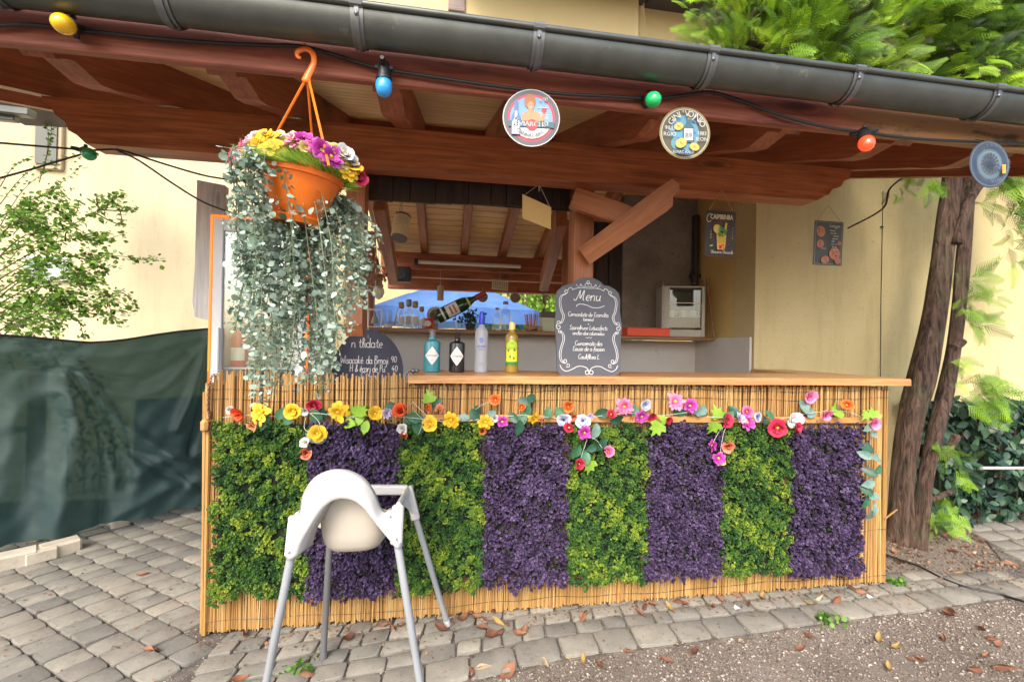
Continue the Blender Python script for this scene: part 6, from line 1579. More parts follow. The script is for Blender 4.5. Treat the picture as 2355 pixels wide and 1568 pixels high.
def can(label, x, y, z, r, h, m, cap, capm):
    rt = thing('drink', label, 'drink', (x, y, z)); T = Matrix.Translation((x, y, z))
    b = MB(); b.lathe([(r * .9, 0), (r, .006), (r, h * .66), (r * .86, h * .74), (r * .42, h * .86), (r * .4, h * .9)], 18, T); b.build('body', m, rt, smooth=40)
    b = MB(); b.lathe([(r * .45, h * .88), (r * .47, h), (r * .2, h * 1.01)], 14, T); b.build('cap', capm, rt, smooth=40)
    b = MB(); curved(b, r, h * .3, r * 2, h * .3, 'rect'); b.build('label', MT['label_w'], rt, mw=T, smooth=True)


fy2 = fy + .12
can('dark bottle with a yellow cap on the top fridge shelf', -.055, fy2, 1.664, .05, .19, M('dark_bottle', (.01, .01, .02), .2), 0, M('yellow_cap', (.75, .55, .02), .4))
can('pale blue bottle in the middle of the fridge', -.05, fy2 + .02, 1.424, .045, .22, M('blue_drink', (.10, .42, .62), .3), 0, M('dark_cap', (.03, .05, .07), .4))
can('red bottle on the lower fridge shelf', -.04, fy2, 1.154, .04, .22, M('red_drink', (.55, .03, .05), .3), 0, MT['label_w'])
can('lilac bottle half hidden behind the trailing plant', .20, fy2, 1.424, .05, .22, M('lilac_drink', (.30, .28, .60), .3), 0, MT['label_w'])
can('red topped white carton low in the fridge behind the trailing plant', .22, fy2, 1.154, .06, .22, M('white_drink', (.7, .68, .66), .3), 0, M('red_cap', (.6, .03, .04), .4))
can('clear bottle at the right of the fridge top shelf', .23, fy2, 1.664, .04, .18, M('pale_drink', (.55, .6, .62), .3), 0, m_g)
# chain hanging at the left end of the bar
rt = thing('chain', 'rusty chain loop hanging at the left end of the bar', 'chain', P(490, 862, Y=-.03)); pts = smooth_path([P(x, y, Y=Y) for x, y, Y in ((499, 862, -.012), (488, 864, -.02), (482, 890, -.02), (480, 930, -.02), (483, 970, -.02), (489, 996, -.02))], 9)
b = MB(); pts = resample(pts, 26)
for i in range(25):
    a, c = Vector(pts[i]), Vector(pts[i + 1]); T = frame((a + c) / 2, c - a, (0, -1, 0) if i % 2 else (1, 0, .01)); l = (c - a).length * .72
    b.tube([T @ Vector((l * math.cos(t), .0052 * math.sin(t), 0)) for t in np.linspace(0, 2 * math.pi, 9)], .0017, 5, caps=False)
b.build('links', MT['rust'], rt, smooth=True)

# ================================================================= NET FENCE
nf = thing('shade_net', 'dark green shade net hung in folds on a black line left of the bar', 'net fence', (-1.5, .85, 0))
A0 = Vector((-1.511, .845)); dn = Vector((.77, .685)).normalized(); nn = Vector((-dn.y, dn.x)); nu, nv = 260, 120; vs = []
def net_top(s): return 1.293 + .02 * max(0, -s) - .045 * math.exp(-((s - .42) / .3) ** 2) + .11 * max(0, s - .35) ** 1.0
def net_sz(px, py):
    d = CF + (px - 1177.5) / FPX * CR - (py - 784) / FPX * CU; t = ((A0.x - CP[0]) * nn.x + (A0.y - CP[1]) * nn.y) / (d[0] * nn.x + d[1] * nn.y)
    q = CP + t * d; return ((q[0] - A0.x) * dn.x + (q[1] - A0.y) * dn.y, q[2])


FOLDS = []
for pts, w, amp in ([(-200, 800), (0, 805), (160, 822), (330, 808), (470, 772)], .035, .028), ([(-200, 840), (0, 842), (165, 850), (270, 868), (350, 862), (430, 815)], .020, -.034), ([(165, 850), (200, 950), (228, 1050), (232, 1150), (228, 1210)], .028, -.055), ([(160, 858), (172, 960), (150, 1090), (118, 1240)], .07, .085), ([(168, 852), (250, 945), (330, 1010), (470, 1085)], .035, .050), ([(172, 850), (270, 905), (370, 895), (460, 800)], .03, .030), \
        ([(168, 856), (215, 940), (300, 1040), (420, 1110)], .03, -.045), ([(482, 770), (440, 900), (405, 985)], .03, .055), ([(484, 800), (455, 960), (430, 1040)], .025, -.05), ([(480, 1040), (390, 1045), (310, 1090)], .05, .045), ([(265, 1040), (290, 1080), (285, 1110)], .035, -.06), ([(480, 1100), (380, 1120), (270, 1180)], .04, .03), ([(90, 960), (60, 1060), (20, 1180)], .06, -.05), ([(40, 930), (20, 1100), (-20, 1230)], .06, .04), ([(-150, 900), (-120, 1250)], .08, .06), ([(120, 900), (145, 905), (165, 935)], .03, .03), ([(300, 1030), (380, 1060), (470, 1130)], .02, -.025):
    sz_ = smooth_path([(*net_sz(*p), 0) for p in pts], 8); FOLDS.append((np.array(sz_)[:, :2], w, amp))
SS, VV = np.meshgrid(-1.5 + 3.15 * np.arange(nu) / (nu - 1), np.arange(nv) / (nv - 1))
ZT = np.vectorize(net_top)(SS); Z0 = .085 - .03 * SS + .008 * np.sin(SS * 17) + .006 * np.sin(SS * 41); ZZ = ZT + (Z0 - ZT) * VV
DD = .0015 * np.sin(SS * 60 + ZZ * 25) * np.sin(ZZ * 47 - SS * 13) + .010 * np.sin(SS * 21 + ZZ * 9) * VV - .02 * np.sin(VV * 3.1) + .05 * VV + .005 * np.sin(SS * 37 - ZZ * 31)
for pl_, w, amp in FOLDS:
    dm = np.full(SS.shape, 9.0)
    for a, c in zip(pl_, pl_[1:]):
        e = c - a; t = np.clip(((SS - a[0]) * e[0] + (ZZ - a[1]) * e[1]) / (e @ e + 1e-9), 0, 1); dm = np.minimum(dm, np.hypot(SS - a[0] - t * e[0], ZZ - a[1] - t * e[1]))
    DD += amp * np.exp(-(dm / w) ** 2)
vs = [(A0.x + dn.x * s_2 - nn.x * f, A0.y + dn.y * s_2 - nn.y * f, z) for s_2, z, f in zip(SS.ravel(), ZZ.ravel(), DD.ravel())]
fs = [(j * nu + i, j * nu + i + 1, (j + 1) * nu + i + 1, (j + 1) * nu + i) for j in range(nv - 1) for i in range(nu - 1)]
m, nt, bb_ = nodes_of('shade_netting')
vv = coords(nt, (1, 1, 1), rand=False); wv = N(nt, 'TexWave', i_Scale=55.0, i_Distortion=3.0, bands_direction='Z'); nt.links.new(vv, wv.inputs['Vector'])
cc = mix(nt, noise(nt, coords(nt, (6, 6, 60), rand=False), 3, 4), (.006, .022, .024), (.020, .058, .062)); nt.links.new(cc, bb_.inputs['Base Color']); bb_.inputs['Roughness'].default_value = .62
bb_.inputs['Sheen Weight'].default_value = .22; bb_.inputs['Sheen Tint'].default_value = (.45, .65, .8, 1)
tr = N(nt, 'BsdfTransparent'); tr.inputs[0].default_value = (.55, .75, .6, 1); tlc = N(nt, 'BsdfTranslucent'); tlc.inputs[0].default_value = (.05, .13, .10, 1)
m1 = N(nt, 'MixShader'); m1.inputs[0].default_value = .22; nt.links.new(bb_.outputs[0], m1.inputs[1]); nt.links.new(tlc.outputs[0], m1.inputs[2])
m2 = N(nt, 'MixShader'); nt.links.new(mathn(nt, 'ADD', mathn(nt, 'MULTIPLY', wv.outputs['Fac'], .08), .0), m2.inputs[0]); nt.links.new(m1.outputs[0], m2.inputs[1]); nt.links.new(tr.outputs[0], m2.inputs[2]); nt.links.new(m2.outputs[0], nt.nodes['Material Output'].inputs[0])
bumpn(nt, bb_, wv.outputs['Fac'], .3, .003)
b = MB(); b.add(vs, fs); b.build('netting', m, nf, smooth=True)
b = MB(); b.tube([tuple(A0 + dn * s) + (net_top(s) + .004,) for s in np.linspace(-1.5, 1.65, 40)], .007, 6); b.build('line', MT['black'], nf, smooth=True)
rt = thing('fence_post', 'pale wooden post seen through the shade net', 'post', (-1.5, 1.05, 0)); a = P(78, 950, Y=1.06)
b = MB(); b.box((a.x, 1.08, .55), (.075, .05, 1.1), bev=.005); b.build('shaft', MT['pine'], rt)
rt = thing('wooden_screen', 'grey green board standing behind the shade net', 'panel', (-1.0, 1.6, 0)); a = P(520, 1000, Y=1.6)
b = MB(); T = frame((-.98, 1.62, 0), (.77, .685, 0), (0, 0, 1)); b.box((.02, 0, .42), (.62, .03, .84), T=T, bev=.004); b.build('board', M('grey_board', (.06, .085, .07), .7), rt)
for i, (px, py, w, h) in enumerate(((8, 1312, .20, .09), (75, 1296, .14, .08), (120, 1282, .18, .085), (262, 1215, .10, .05), (390, 1170, .09, .04))):
    q = P(px, py, Z=0); b = MB(); T = frame(q + Vector((0, .05, 0)), (.77, .685, 0), (0, 0, 1)) @ Matrix.Rotation(rnd.uniform(-.1, .1), 4, 'Z'); b.box((0, 0, h / 2 - .01), (w, .10, h), T=T, bev=.012)
    o = b.build('foundation_stone', M('pale_stone', (.50, .46, .38), .9, var=(9, (.36, .31, .23)), bump=(50, .5, .006)), None, org=q, smooth=30)
    tag(o, ['pale stone block at the far left foot of the net', 'narrow pale block second from the left below the net', 'long pale block below the light fold of the net', 'small pale stone chip under the net edge midway', 'small pale chip below the net nearest the bar'][i], 'stone', 'stone blocks along the foot of the net')

# ================================================================= VEGETATION
MT['shrub'] = M('shrub_leaf', (.1, .25, .03), .5, isl=[(.035, .10, .012), (.09, .21, .025), (.18, .34, .04), (.30, .46, .08)], attr='tint', tl=.35)
MT['twig'] = M('twig_bark', (.10, .07, .04), .85)
lf_v = [(0, 0, 0), (.34, .3, .06), (.38, .62, .05), (0, 1, 0), (-.38, .62, .05), (-.34, .3, .06)]; lf_f = [(0, 1, 2, 3), (0, 3, 4, 5)]


def leafy(root, branches, per, lmin, lmax, spread, mat, r0=.006, name='crown', droop=.2):
    A = []; tn = []; b = MB(); org = WM[root.name].translation
    for path in branches:
        path = smooth_path(path, 6); n = len(path); b.tube(path, [max(.0012, r0 * (1 - .85 * i / n)) for i in range(n)], 5)
        L = sum((Vector(path[i + 1]) - Vector(path[i])).length for i in range(n - 1)); cnt = int(L * per)
        for k in range(cnt):
            t = rnd.uniform(.1, 1); i = min(n - 2, int(t * (n - 1))); p = Vector(path[i]).lerp(Vector(path[i + 1]), rnd.random()); ax_ = (Vector(path[i + 1]) - Vector(path[i])).normalized()
            d = (ax_ * rnd.uniform(.1, 1) + Vector((rnd.gauss(0, .6), rnd.gauss(0, .6), rnd.gauss(-droop, .5)))).normalized(); l = rnd.uniform(lmin, lmax)
            q = p + Vector((rnd.gauss(0, spread), rnd.gauss(0, spread), rnd.gauss(0, spread))); x = d.cross(Vector((rnd.gauss(0, .5), rnd.gauss(0, .5), 1))).normalized(); z = x.cross(d)
            A.append([[x[j] * l, d[j] * l, z[j] * l, q[j] - org[j]] for j in range(3)] + [[0, 0, 0, 1]]); tn += [min(1, max(0, rnd.gauss(.5, .22)))] * 6
    b.build('branches', MT['twig'], root, smooth=True)
    V, F_ = scatter(lf_v, lf_f, np.array(A)); tag(put(name, npmesh(name, V, F_, tint=tn), mat, root, Matrix.Translation(org)), kind='stuff')


sh = thing('shrub', 'light green arching shrub growing behind the shade net', 'shrub', (-2.0, 1.9, 0))
br = []; base = Vector((-2.05, 2.0, .3))
for (x0, y0), (x1, y1), (x2, y2), Y in (((-30, 690), (150, 590), (372, 600), 1.9), ((-30, 640), (120, 560), (250, 540), 2.0), ((-30, 600), (160, 520), (278, 450), 1.9), ((-40, 720), (140, 640), (312, 716), 1.8), ((20, 760), (150, 690), (285, 745), 1.8), ((-30, 560), (60, 500), (170, 470), 2.1),
                             ((-30, 660), (90, 600), (210, 640), 2.0), ((0, 760), (100, 700), (250, 690), 1.9), ((-30, 520), (50, 470), (120, 440), 2.2), ((0, 780), (60, 730), (140, 745), 1.7), ((-20, 700), (70, 640), (180, 690), 1.8), ((-30, 620), (60, 540), (150, 545), 2.2), ((-30, 740), (40, 700), (120, 700), 1.8), ((-40, 600), (20, 520), (60, 470), 2.2), ((40, 700), (130, 640), (230, 610), 2.0)):
    a, m_, e = P(x0, y0, Y=Y), P(x1, y1, Y=Y - .1), P(x2, y2, Y=Y - .15); br.append([a, m_, e])
    for k in range(4):
        t = rnd.uniform(.2, .9); p = a.lerp(m_, t * 2) if t < .5 else m_.lerp(e, t * 2 - 1); br.append([p, p + Vector((rnd.uniform(.02, .16), rnd.uniform(-.1, .1), rnd.uniform(-.08, .1))), p + Vector((rnd.uniform(.08, .26), rnd.uniform(-.15, .15), rnd.uniform(-.16, .12)))])
for k in range(5): br.append([(-2.0 + .12 * k, 1.95, -.01), (-2.1 + .1 * k, 2., .7), P(-20 + 20 * k, 700, Y=2.0)])
leafy(sh, br, 130, .022, .046, .020, MT['shrub'])
cl = thing('wall_creeper', 'thin creeper with small leaves climbing the cream wall above the shrub', 'creeper', P(20, 600, Y=2.6))
br = []
for pts in ([(0, 520), (70, 420), (200, 350)], [(0, 470), (60, 400), (150, 360)], [(30, 540), (110, 450), (190, 380)], [(90, 420), (115, 330), (118, 270)], [(0, 430), (30, 385), (70, 360)], [(20, 600), (90, 520), (170, 430)], [(100, 400), (112, 320), (105, 285)]):
    br.append([P(x, y, Y=2.6) for x, y in pts])
br.append([(-2.6, 2.65, 0), P(-20, 700, Y=2.6), P(0, 520, Y=2.6)])
leafy(cl, br, 60, .02, .035, .012, MT['shrub'], .004)
# conifer at the right: two leaning stems and feathery sprays
tr_ = thing('conifer_tree', 'feathery bright green conifer with two leaning brown stems beside the bar', 'tree', (4.2, .47, 0))
m_bark, nt, bb_ = nodes_of('conifer_bark'); vb = coords(nt, (16, 16, 2.2)); nb_ = noise(nt, vb, 2.2, 7, .65, .8)
cb = ramp(nt, [(.36, (.018, .010, .007)), (.52, (.115, .068, .045)), (.75, (.23, .155, .115))], nb_); cb = mix(nt, ramp(nt, [(.55, (0, 0, 0)), (.7, (.7, .7, .7))], noise(nt, coords(nt), 5, 5)), cb, (.10, .11, .055))
nt.links.new(cb, bb_.inputs['Base Color']); bb_.inputs['Roughness'].default_value = .9; bumpn(nt, bb_, nb_, 1.0, .06)


def stem(px, Y, name):
    pts = smooth_path([(*P(x, y, Y=Y + dy), r * .66 * (P(x, y, Y=Y + dy) - Vector(CP)).dot(Vector(CF)) / FPX) for x, y, r, dy in px], 6); vs = []; n = 22
    for i, q in enumerate(pts):
        for j in range(n):
            a = 2 * math.pi * j / n; rr = q[3] * (1 + .09 * math.sin(3 * a + i * .13) + .05 * math.sin(7 * a - i * .21) + .03 * math.sin(11 * a + i * .5)); vs.append((q[0] + rr * math.cos(a), q[1] + rr * math.sin(a), q[2]))
    fs = [(i * n + j, i * n + (j + 1) % n, (i + 1) * n + (j + 1) % n, (i + 1) * n + j) for i in range(len(pts) - 1) for j in range(n)]; fs += [tuple(range(n))[::-1], tuple((len(pts) - 1) * n + j for j in range(n))]
    b = MB(); b.add(vs, fs); return b.build(name, m_bark, tr_, smooth=True, org=(4.2, .47, 0))


stem([(2070, 1262, 48, 0), (2074, 1215, 38, 0), (2078, 1100, 33, 0), (2096, 960, 36, 0), (2120, 860, 37, 0), (2148, 720, 32, 0), (2166, 590, 29, 0), (2182, 470, 26, 0), (2194, 390, 25, 0), (2213, 300, 25, 0), (2250, 60, 38, 0), (2290, -250, 32, 0)], .47, 'trunk')
stem([(2106, 1258, 32, -.05), (2120, 1190, 24, -.06), (2134, 1080, 21, -.07), (2160, 960, 23, -.05), (2178, 880, 21, -.03), (2194, 790, 19, -.03), (2206, 690, 19, -.03), (2215, 590, 18, -.03), (2225, 480, 17, -.03), (2232, 400, 17, 0), (2268, 260, 18, .08), (2340, 0, 22, .1)], .45, 'trunk')
b = MB()
for pts, r in (([(2190, 800), (2205, 792), (2213, 784)], .028), ([(2165, 1060), (2190, 1020), (2200, 1000)], .026), ([(2140, 1150), (2168, 1138), (2188, 1130)], .018), ([(2200, 560), (2225, 470), (2255, 420)], .03)):
    b.tube(smooth_path([P(x, y, Y=.40) for x, y in pts], 4), [r] * (len(smooth_path(pts + [], 4)) if False else len(smooth_path([P(x, y, Y=.40) for x, y in pts], 4))), 9)
tag(b.build('branch_stubs', m_bark, tr_, smooth=True), kind='stuff')
b = MB()
for pts in ([(2240, 420, .5), (2120, 395, .45), (2050, 430, .4), (2030, 480, .4), (1950, 525, .45)], [(2240, 300, .5), (2320, 420, .45), (2355, 470, .45), (2400, 520, .4)], [(2215, 300, .47), (2000, 60, .3), (1750, 20, .2)], [(2230, 150, .47), (2400, 60, .3)], [(2225, 200, .47), (1900, 150, .5), (1700, 90, .5)]):
    b.tube(smooth_path([P(x, y, Y=Y) for x, y, Y in pts], 6), .006 if pts[0][1] > 350 else .02, 6)
b.build('branch', m_bark, tr_, smooth=True)
fv = []; ff = []


def tri(a, c, w):
    dx, dy = c[0] - a[0], c[1] - a[1]; l = math.hypot(dx, dy) or 1; nx, ny = -dy / l * w, dx / l * w; o = len(fv)
    fv.extend([(a[0] - nx, a[1] - ny, a[2]), (a[0] + nx, a[1] + ny, a[2]), c]); ff.append((o, o + 1, o + 2))


def cz(x, y): return .10 * math.sin(y * 2.2) - .16 * y * y - .35 * abs(x) ** 1.5
tri((0, 0, 0), (0, 1, cz(0, 1)), .012)
for k in range(10):
    t = .06 + .9 * k / 10
    for s in (-1, 1):
        l = .42 * (1 - t) ** .8 + .06; a = R_(30 + 12 * (1 - t)); x0, y0 = 0, t; x1, y1 = s * l * math.sin(a), t + l * math.cos(a)
        tri((x0, y0, cz(x0, y0)), (x1, y1, cz(x1, y1)), .014)
        m = max(2, int(l * 13))
        for j in range(m):
            u = .15 + .85 * j / m; qx, qy = x0 + (x1 - x0) * u, y0 + (y1 - y0) * u
            for s2 in (-1, 1):
                a2 = s * a * .95 + s2 * R_(24); l2 = .070 * (1 - .5 * u) + .02; ex, ey = qx + l2 * math.sin(a2), qy + l2 * math.cos(a2); tri((qx, qy, cz(qx, qy)), (ex, ey, cz(ex, ey) + .004), .0085)
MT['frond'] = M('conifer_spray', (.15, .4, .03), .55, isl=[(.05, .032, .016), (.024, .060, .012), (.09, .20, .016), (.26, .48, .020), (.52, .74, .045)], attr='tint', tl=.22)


def sprays(root, items, name='crown'):
    A = []; tn = []; org = WM[root.name].translation
    for p, d, l, t in items:
        d = Vector(d).normalized(); x = d.cross(Vector((rnd.gauss(0, .35), -1 + rnd.gauss(0, .35), .25 + rnd.gauss(0, .3)))); x = x.normalized() if x.length > .05 else d.orthogonal().normalized(); z = x.cross(d)
        A.append([[x[j] * l, d[j] * l, z[j] * l, p[j] - org[j]] for j in range(3)] + [[0, 0, 0, 1]]); tn += [t] * len(fv)
    V, F_ = scatter(fv, ff, np.array(A)); tag(put(name, npmesh(name, V, F_, tint=tn), MT['frond'], root, Matrix.Translation(org)), kind='stuff')


it = []; ncl = 0
while ncl < 720:                                    # sprays gather in fans, with gaps between the fans
    x = rnd.uniform(1560, 2470); y = rnd.uniform(-150, 250); Y = rnd.uniform(-.1, 1.25)
    if x < 1625 or (x < 1680 and abs(y - 40) > 75): continue
    p = P(x, y, Y=Y)
    if p.z < 2.80 + .33 * max(0, p.y): continue
    ncl += 1; dead = rnd.random() < .10; t0 = rnd.uniform(0, .1) if dead else min(1, max(.15, rnd.gauss(.62, .2)))
    d0 = Vector((rnd.gauss(0, .5) + (-.35 if x < 1850 else .3), -.8, rnd.gauss(-.15, .45))).normalized(); sz = rnd.uniform(.11, .22)
    sd_ = d0.cross(Vector((rnd.gauss(0, .3), .2, 1))).normalized()
    for k in range(15):
        a = rnd.uniform(-1, 1); d = d0 + sd_ * a * .8 + Vector((0, 0, rnd.gauss(0, .18)))
        q = p + sd_ * a * sz * .45 + Vector((rnd.gauss(0, .03), rnd.gauss(0, .05), rnd.gauss(0, .035)))
        it.append((q, d, sz * rnd.uniform(.55, 1.05), min(1, max(0, t0 + rnd.gauss(0, .17)))))
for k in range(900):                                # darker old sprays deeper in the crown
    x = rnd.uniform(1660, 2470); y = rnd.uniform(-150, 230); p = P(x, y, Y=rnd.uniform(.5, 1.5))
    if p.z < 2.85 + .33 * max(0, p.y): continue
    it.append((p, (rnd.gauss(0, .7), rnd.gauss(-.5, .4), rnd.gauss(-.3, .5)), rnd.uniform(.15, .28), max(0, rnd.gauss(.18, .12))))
for x, y, n, s in ((2090, 405, 9, .16), (2140, 420, 10, .2), (2080, 430, 7, .16), (2300, 420, 16, .25), (2340, 480, 20, .28), (2335, 540, 16, .26), (2350, 600, 10, .22), (2240, 640, 7, .2), (2265, 665, 6, .18), (2185, 640, 4, .15), (2250, 720, 8, .2), (2215, 700, 8, .2), (2225, 745, 8, .22), (2195, 690, 5, .14),
                   (2215, 850, 9, .18), (2250, 880, 14, .24), (2270, 910, 12, .22), (2230, 910, 8, .2), (2195, 860, 5, .15), (2255, 940, 7, .2), (2170, 1040, 9, .2), (2200, 1050, 6, .18), (2190, 1090, 5, .18), (2160, 1170, 11, .2), (2175, 1195, 10, .2), (2150, 1200, 7, .16), (2320, 390, 12, .25), (2270, 470, 8, .2)):
    for k in range(n):
        p = P(x + rnd.gauss(0, 14), y + rnd.gauss(0, 12), Y=.40 + rnd.uniform(-.08, .12)); side = 1 if x > 2170 else -.4
        it.append((p, (side * rnd.uniform(.1, 1), rnd.gauss(-.3, .4), rnd.gauss(-.35 if y > 380 else .2, .5)), s * rnd.uniform(.6, 1.1) * .85, min(1, max(.15, rnd.gauss(.58, .17)))))
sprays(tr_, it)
# dark laurel hedge in front of the house wall
hg = thing('laurel_hedge', 'dark green laurel hedge in front of the pale wall right of the tree', 'hedge', (5.0, .75, 0))
n = 3000; pos = np.stack([nr.uniform(4.55, 7.6, n), .74 - np.abs(nr.normal(0, .06, n)) - .06 * nr.random(n), nr.uniform(.01, .90, n)], 1); top = nr.random(n) < .25; pos[top, 2] = .86 + nr.uniform(0, .05, top.sum()); pos[top, 1] = nr.uniform(.6, .85, top.sum())
A = mats_from(pos - [5.0, .75, 0], nr.normal(size=(n, 3)) * .55 + [-.1, -1, .35], nr.uniform(.055, .10, n), nr.normal(2.6, 1.0, n))
V, F_ = scatter([(0, 0, 0), (.22, .3, .03), (.25, .6, .03), (0, 1, -.05), (-.25, .6, .03), (-.22, .3, .03)], lf_f, A)
tag(put('foliage', npmesh('foliage', V, F_, tint=np.repeat(np.clip(nr.normal(.45, .25, n), 0, 1), 6)), M('laurel_leaf', (.03, .08, .03), .35, isl=[(.006, .02, .012), (.018, .055, .03), (.04, .10, .045), (.09, .16, .09)], attr='tint', tl=.15), hg, Matrix.Translation((5.0, .75, 0))), kind='stuff')
b = MB()
for k in range(16): x = 4.7 + k * .18; b.tube([(x, .78, -.01), (x + rnd.uniform(-.08, .08), .78, .4), (x + rnd.uniform(-.1, .1), .76, .82)], .012, 6)
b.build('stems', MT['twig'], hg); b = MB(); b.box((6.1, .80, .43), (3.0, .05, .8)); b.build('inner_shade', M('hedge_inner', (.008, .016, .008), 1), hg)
rt = thing('white_rail', 'short white metal rail in front of the laurel hedge', 'rail', P(2300, 1075, Y=.5)); b = MB(); b.tube([P(2258, 1076, Y=.5), P(2500, 1076, Y=.5)], .011, 10); b.tube([P(2490, 1076, Y=.5), Vector((P(2490, 1076, Y=.5).x, .5, -.01))], .011, 8); b.build('bar', MT['chairw'], rt, smooth=40)
# beyond the back opening: blue parasol and a willow
um = thing('parasol', 'large blue parasol standing beyond the back opening of the kiosk', 'parasol', (P(1050, 700, Y=6.2).x, 6.2, 0)); o = WM[um.name].translation
b = MB(); b.tube([o, o + Vector((0, 0, 2.5))], .022, 10); b.build('pole', M('parasol_pole', (.5, .48, .45), .5), um, smooth=40)
mblue = M('blue_canvas', (.10, .24, .62), .8, var=(2, (.16, .32, .70)), tl=.45)
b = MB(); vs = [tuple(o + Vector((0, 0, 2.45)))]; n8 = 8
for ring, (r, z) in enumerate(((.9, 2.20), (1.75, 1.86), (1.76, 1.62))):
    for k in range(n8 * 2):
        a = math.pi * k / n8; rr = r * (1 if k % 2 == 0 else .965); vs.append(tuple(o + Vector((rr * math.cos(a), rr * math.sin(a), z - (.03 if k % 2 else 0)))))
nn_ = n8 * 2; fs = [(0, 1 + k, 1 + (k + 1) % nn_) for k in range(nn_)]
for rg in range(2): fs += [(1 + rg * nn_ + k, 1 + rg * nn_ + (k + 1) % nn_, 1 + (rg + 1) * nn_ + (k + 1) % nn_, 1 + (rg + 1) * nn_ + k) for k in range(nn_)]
b.add(vs, fs); b.m = [1] * nn_ + [0] * (len(fs) - nn_); b.build('canopy', [mblue, M('canvas_sky_sheen', (.58, .66, .78), .8, tl=.4)], um)  # top ring coloured pale for the bright sky sheen on the blue canvas
for k in range(8):
    a = math.pi * 2 * k / 8; b = MB(); b.tube([o + Vector((0, 0, 2.43)), o + Vector((1.74 * math.cos(a), 1.74 * math.sin(a), 1.845))], .010, 6); b.build('rib', M('rib_metal', (.4, .4, .4), .5) if k == 0 else bpy.data.materials['rib_metal'], um)
b = MB(); b.lathe([(.24, 0), (.25, .05), (.05, .07)], 20, Matrix.Translation(o)); b.build('base', MT['concrete'], um, smooth=40)
wl = thing('willow_tree', 'bright yellow green hanging foliage beyond the back opening', 'tree', (3.1, 7.3, 0))
br = []
for k in range(150):
    x, y = rnd.uniform(1.9, 5.2), rnd.uniform(6.6, 8.0); z = rnd.uniform(2.2, 4.0); br.append([(x, y, z), (x + rnd.gauss(0, .06), y, z - .7), (x + rnd.gauss(0, .1), y, max(.3, z - rnd.uniform(1.2, 2.2)))])
leafy(wl, br, 30, .06, .11, .05, MT['willow'], .006, droop=.8)
b = MB(); b.tube([(3.3, 7.6, 0), (3.35, 7.6, 1.5), (3.2, 7.6, 3.6)], [.16, .13, .09], 12); b.build('trunk', m_bark, wl, smooth=True)

# ================================================================= LOOSE THINGS ON THE GROUND
rt = thing('ground_cable', 'black rubber cable running over the soil right of the bar', 'cable', P(2045, 1277, Z=0)); b = MB(); b.tube(smooth_path([P(x, y, Z=.004 if x < 2330 else .016) for x, y in ((2030, 1272), (2060, 1283), (2110, 1300), (2170, 1330), (2230, 1352), (2300, 1367), (2360, 1384), (2450, 1410))], 6), .0065, 7); b.build('line', MT['black'], rt, smooth=True)
LV = []
cols = [M('dry_leaf', (.30, .10, .04), .7, isl=[(.13, .05, .028), (.22, .09, .045), (.30, .14, .075), (.20, .11, .065)], tl=.15), M('yellow_leaf', (.36, .24, .08), .7, tl=.2), M('pale_leaf', (.50, .38, .22), .75, tl=.2)]
for k in range(12):
    b = MB(); curl = rnd.uniform(.3, 1.5); bend = rnd.uniform(.2, 1.1); vs = []; w = rnd.uniform(.24, .36)
    for i in range(7):
        t = i / 6; hw = w * math.sin(math.pi * (t * .96 + .02)) ** .8
        for s in (-1, -.5, 0, .5, 1):
            x = s * hw; vs.append((x * math.cos(curl * abs(s)), t - .5, abs(x) * math.sin(curl * abs(s)) * .9 + bend * (t - .45) ** 2 + .03 * math.sin(t * 9 + s * 2)))
    zmin = min(v[2] for v in vs); vs = [(x, y, z - zmin) for x, y, z in vs]
    b.add(vs, [(i * 5 + j, i * 5 + j + 1, (i + 1) * 5 + j + 1, (i + 1) * 5 + j) for i in range(6) for j in range(4)]); b.tube([vs[2], (vs[2][0] + .02, -.68, vs[2][2] + .02)], .012, 4)
    me = b.mesh('dry_leaf', 60); me.materials.append(cols[0] if k < 10 else cols[1] if k < 11 else cols[2]); LV.append(me)


def drop(x, y, big=1.0, kind=None, soil=False):
    me = rnd.choice(LV) if kind is None else LV[kind]; s = rnd.uniform(.05, .08) * big
    mw = Matrix.Translation((x, y, (.006 if not soil else -.010))) @ Matrix.Rotation(rnd.uniform(0, 6.28), 4, 'Z') @ Matrix.Rotation(rnd.gauss(0, .25), 4, 'X') @ Matrix.Rotation(rnd.choice((0, 0, 0, 3.1)) + rnd.gauss(0, .2), 4, 'Y')
    if (mw.to_3x3() @ Vector((0, 0, 1))).z < 0: mw = Matrix.Translation((0, 0, .014)) @ mw
    mw = mw @ Matrix.Scale(s, 4); o = put('dry_leaf', me, None, None, mw)
    c = {'dry_leaf': 'brown', 'yellow_leaf': 'yellow', 'pale_leaf': 'pale tan'}[me.materials[0].name]; g = 'gravel and soil' if soil else 'grey paving'
    tag(o, 'dry curled %s leaf lying on the %s' % (c, g), 'leaf', 'dry %s leaves on the %s' % (c, g))


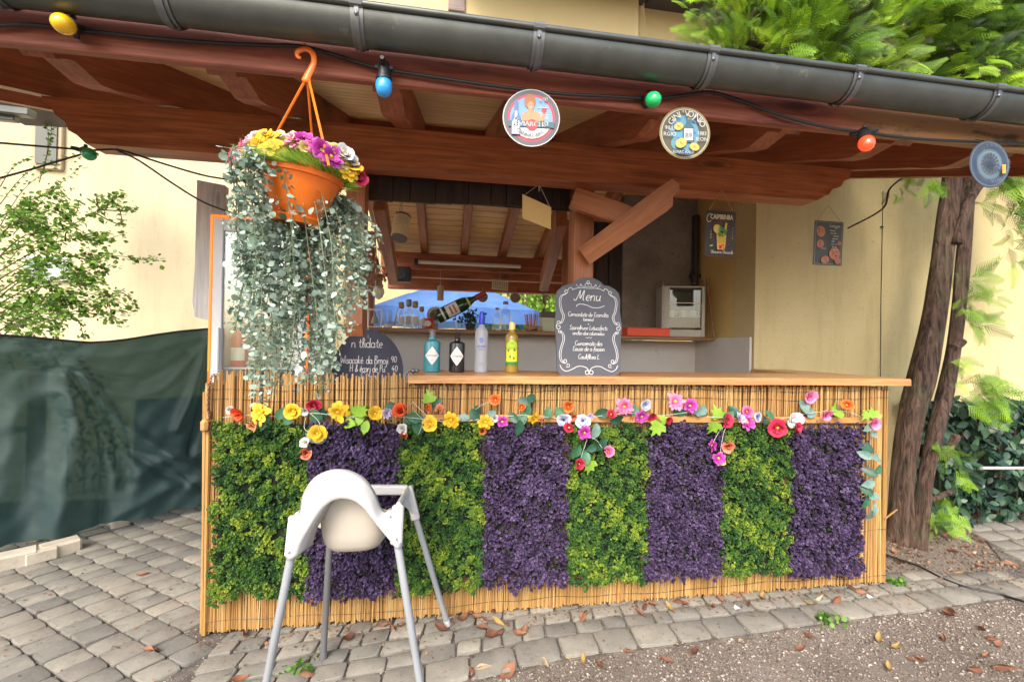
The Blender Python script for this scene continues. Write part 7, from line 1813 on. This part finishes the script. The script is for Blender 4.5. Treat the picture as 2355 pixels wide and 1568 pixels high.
for x, y in ((1080, 1412), (1098, 1420), (1120, 1428), (1135, 1410), (1145, 1432), (1062, 1424), (1015, 1450), (1110, 1445), (1130, 1462), (1190, 1460), (1205, 1452), (1150, 1455), (862, 1440), (880, 1435), (920, 1440), (905, 1447), (800, 1470), (560, 1462), (1280, 1388), (1300, 1385), (1340, 1422), (1345, 1415), (1480, 1395), (1490, 1388), (1500, 1390), (1540, 1400), (1470, 1410), (1565, 1385), (1575, 1390), (1640, 1398), (1655, 1378), (1700, 1370), (1722, 1390), (1752, 1375), (1790, 1352), (1860, 1390), (1880, 1378), (1925, 1382), (1960, 1355), (1985, 1362), (710, 1552), (550, 1562), (330, 1320), (340, 1498), (360, 1496), (250, 1210)):
    q = P(x, y, Z=.005); drop(q.x, q.y)
for x, y in ((1235, 1520), (1245, 1512), (1250, 1525), (1342, 1520), (1405, 1482), (1440, 1498), (1380, 1530), (1170, 1545), (1080, 1550), (1060, 1555), (1040, 1550), (1110, 1540), (2180, 1415), (2190, 1408), (2260, 1450), (2280, 1470), (2170, 1470), (2120, 1520), (1860, 1465), (2020, 1470), (2060, 1490), (1600, 1500), (2310, 1540), (2240, 1545)):
    q = P(x, y, Z=-.01); drop(q.x, q.y, 1.0, soil=True)
for k in range(70):
    x, y = rnd.uniform(3.55, 6.2), rnd.uniform(-.02, .62); drop(x, y, .85, soil=True)
for k in range(26): drop(rnd.uniform(1.3, 4.4), rnd.uniform(-.9, -.3), .75, soil=True)
A = []; k = 0
while k < 2400:
    x = rnd.uniform(-1.5, 5.8); r_ = rnd.random()
    y = -.035 - abs(rnd.gauss(0, .05)) if r_ < .35 and x > 0 else rnd.uniform(-.9, .9)
    if x > 0 and x < 3.5 and y > -.02: continue
    if x < 0 and rnd.random() < .6: continue
    k += 1; A.append((x, y, .008))
pos = np.array(A); A = mats_from(pos, nr.normal(size=(len(pos), 3)) * .35 + [0, 0, 1], nr.uniform(.004, .016, len(pos)), nr.uniform(0, 6.3, len(pos)))
V, F_ = scatter(lf_v, lf_f, A); o = put('leaf_litter', npmesh('leaf_litter', V, F_), M('litter', (.15, .08, .04), .9, isl=[(.07, .04, .025), (.17, .08, .04), (.26, .14, .07), (.10, .07, .045)])); tag(o, kind='stuff')
# a few weeds and loose paper chips in the paving
for (x, y), lab in (((690, 1545), 'small green weed between the paving stones at the chair foot'), ((1905, 1430), 'tuft of weeds at the rim of the paved strip'), ((2060, 1345), 'low weeds on the soil beside the ground cable')):
    q = P(x, y, Z=-.006); rt = thing('weed', lab, 'weed', q); n = 70 if x > 700 else 40
    A = mats_from(nr.normal(size=(n, 3)) * [.035, .022, .006] + [0, 0, .018], nr.normal(size=(n, 3)) * .8 + [0, -.3, .8], nr.uniform(.012, .03, n), nr.uniform(0, 6, n)); V, F_ = scatter(lf_v, lf_f, A)
    tag(put('leaves', npmesh('leaves', V, F_, tint=np.repeat(np.clip(nr.normal(.4, .2, n), 0, 1), 6)), MT['shrub'], rt, Matrix.Translation(q)), kind='stuff')
for (x, y), lab in (((1694, 1397), 'white scrap on the paving below the last green mat'), ((2000, 1372), 'tiny white scrap on the paving near the tree end')):
    q = P(x, y, Z=.008); b = MB(); b.add([(q.x - .014, q.y - .01, .006), (q.x + .012, q.y - .012, .012), (q.x + .016, q.y + .008, .007), (q.x, q.y + .015, .016), (q.x - .012, q.y + .006, .008)], [(0, 1, 2, 3, 4)]); o = b.build('paper_scrap', MT['chairw'], None, org=q); tag(o, lab, 'scrap', 'white scraps on the paving')
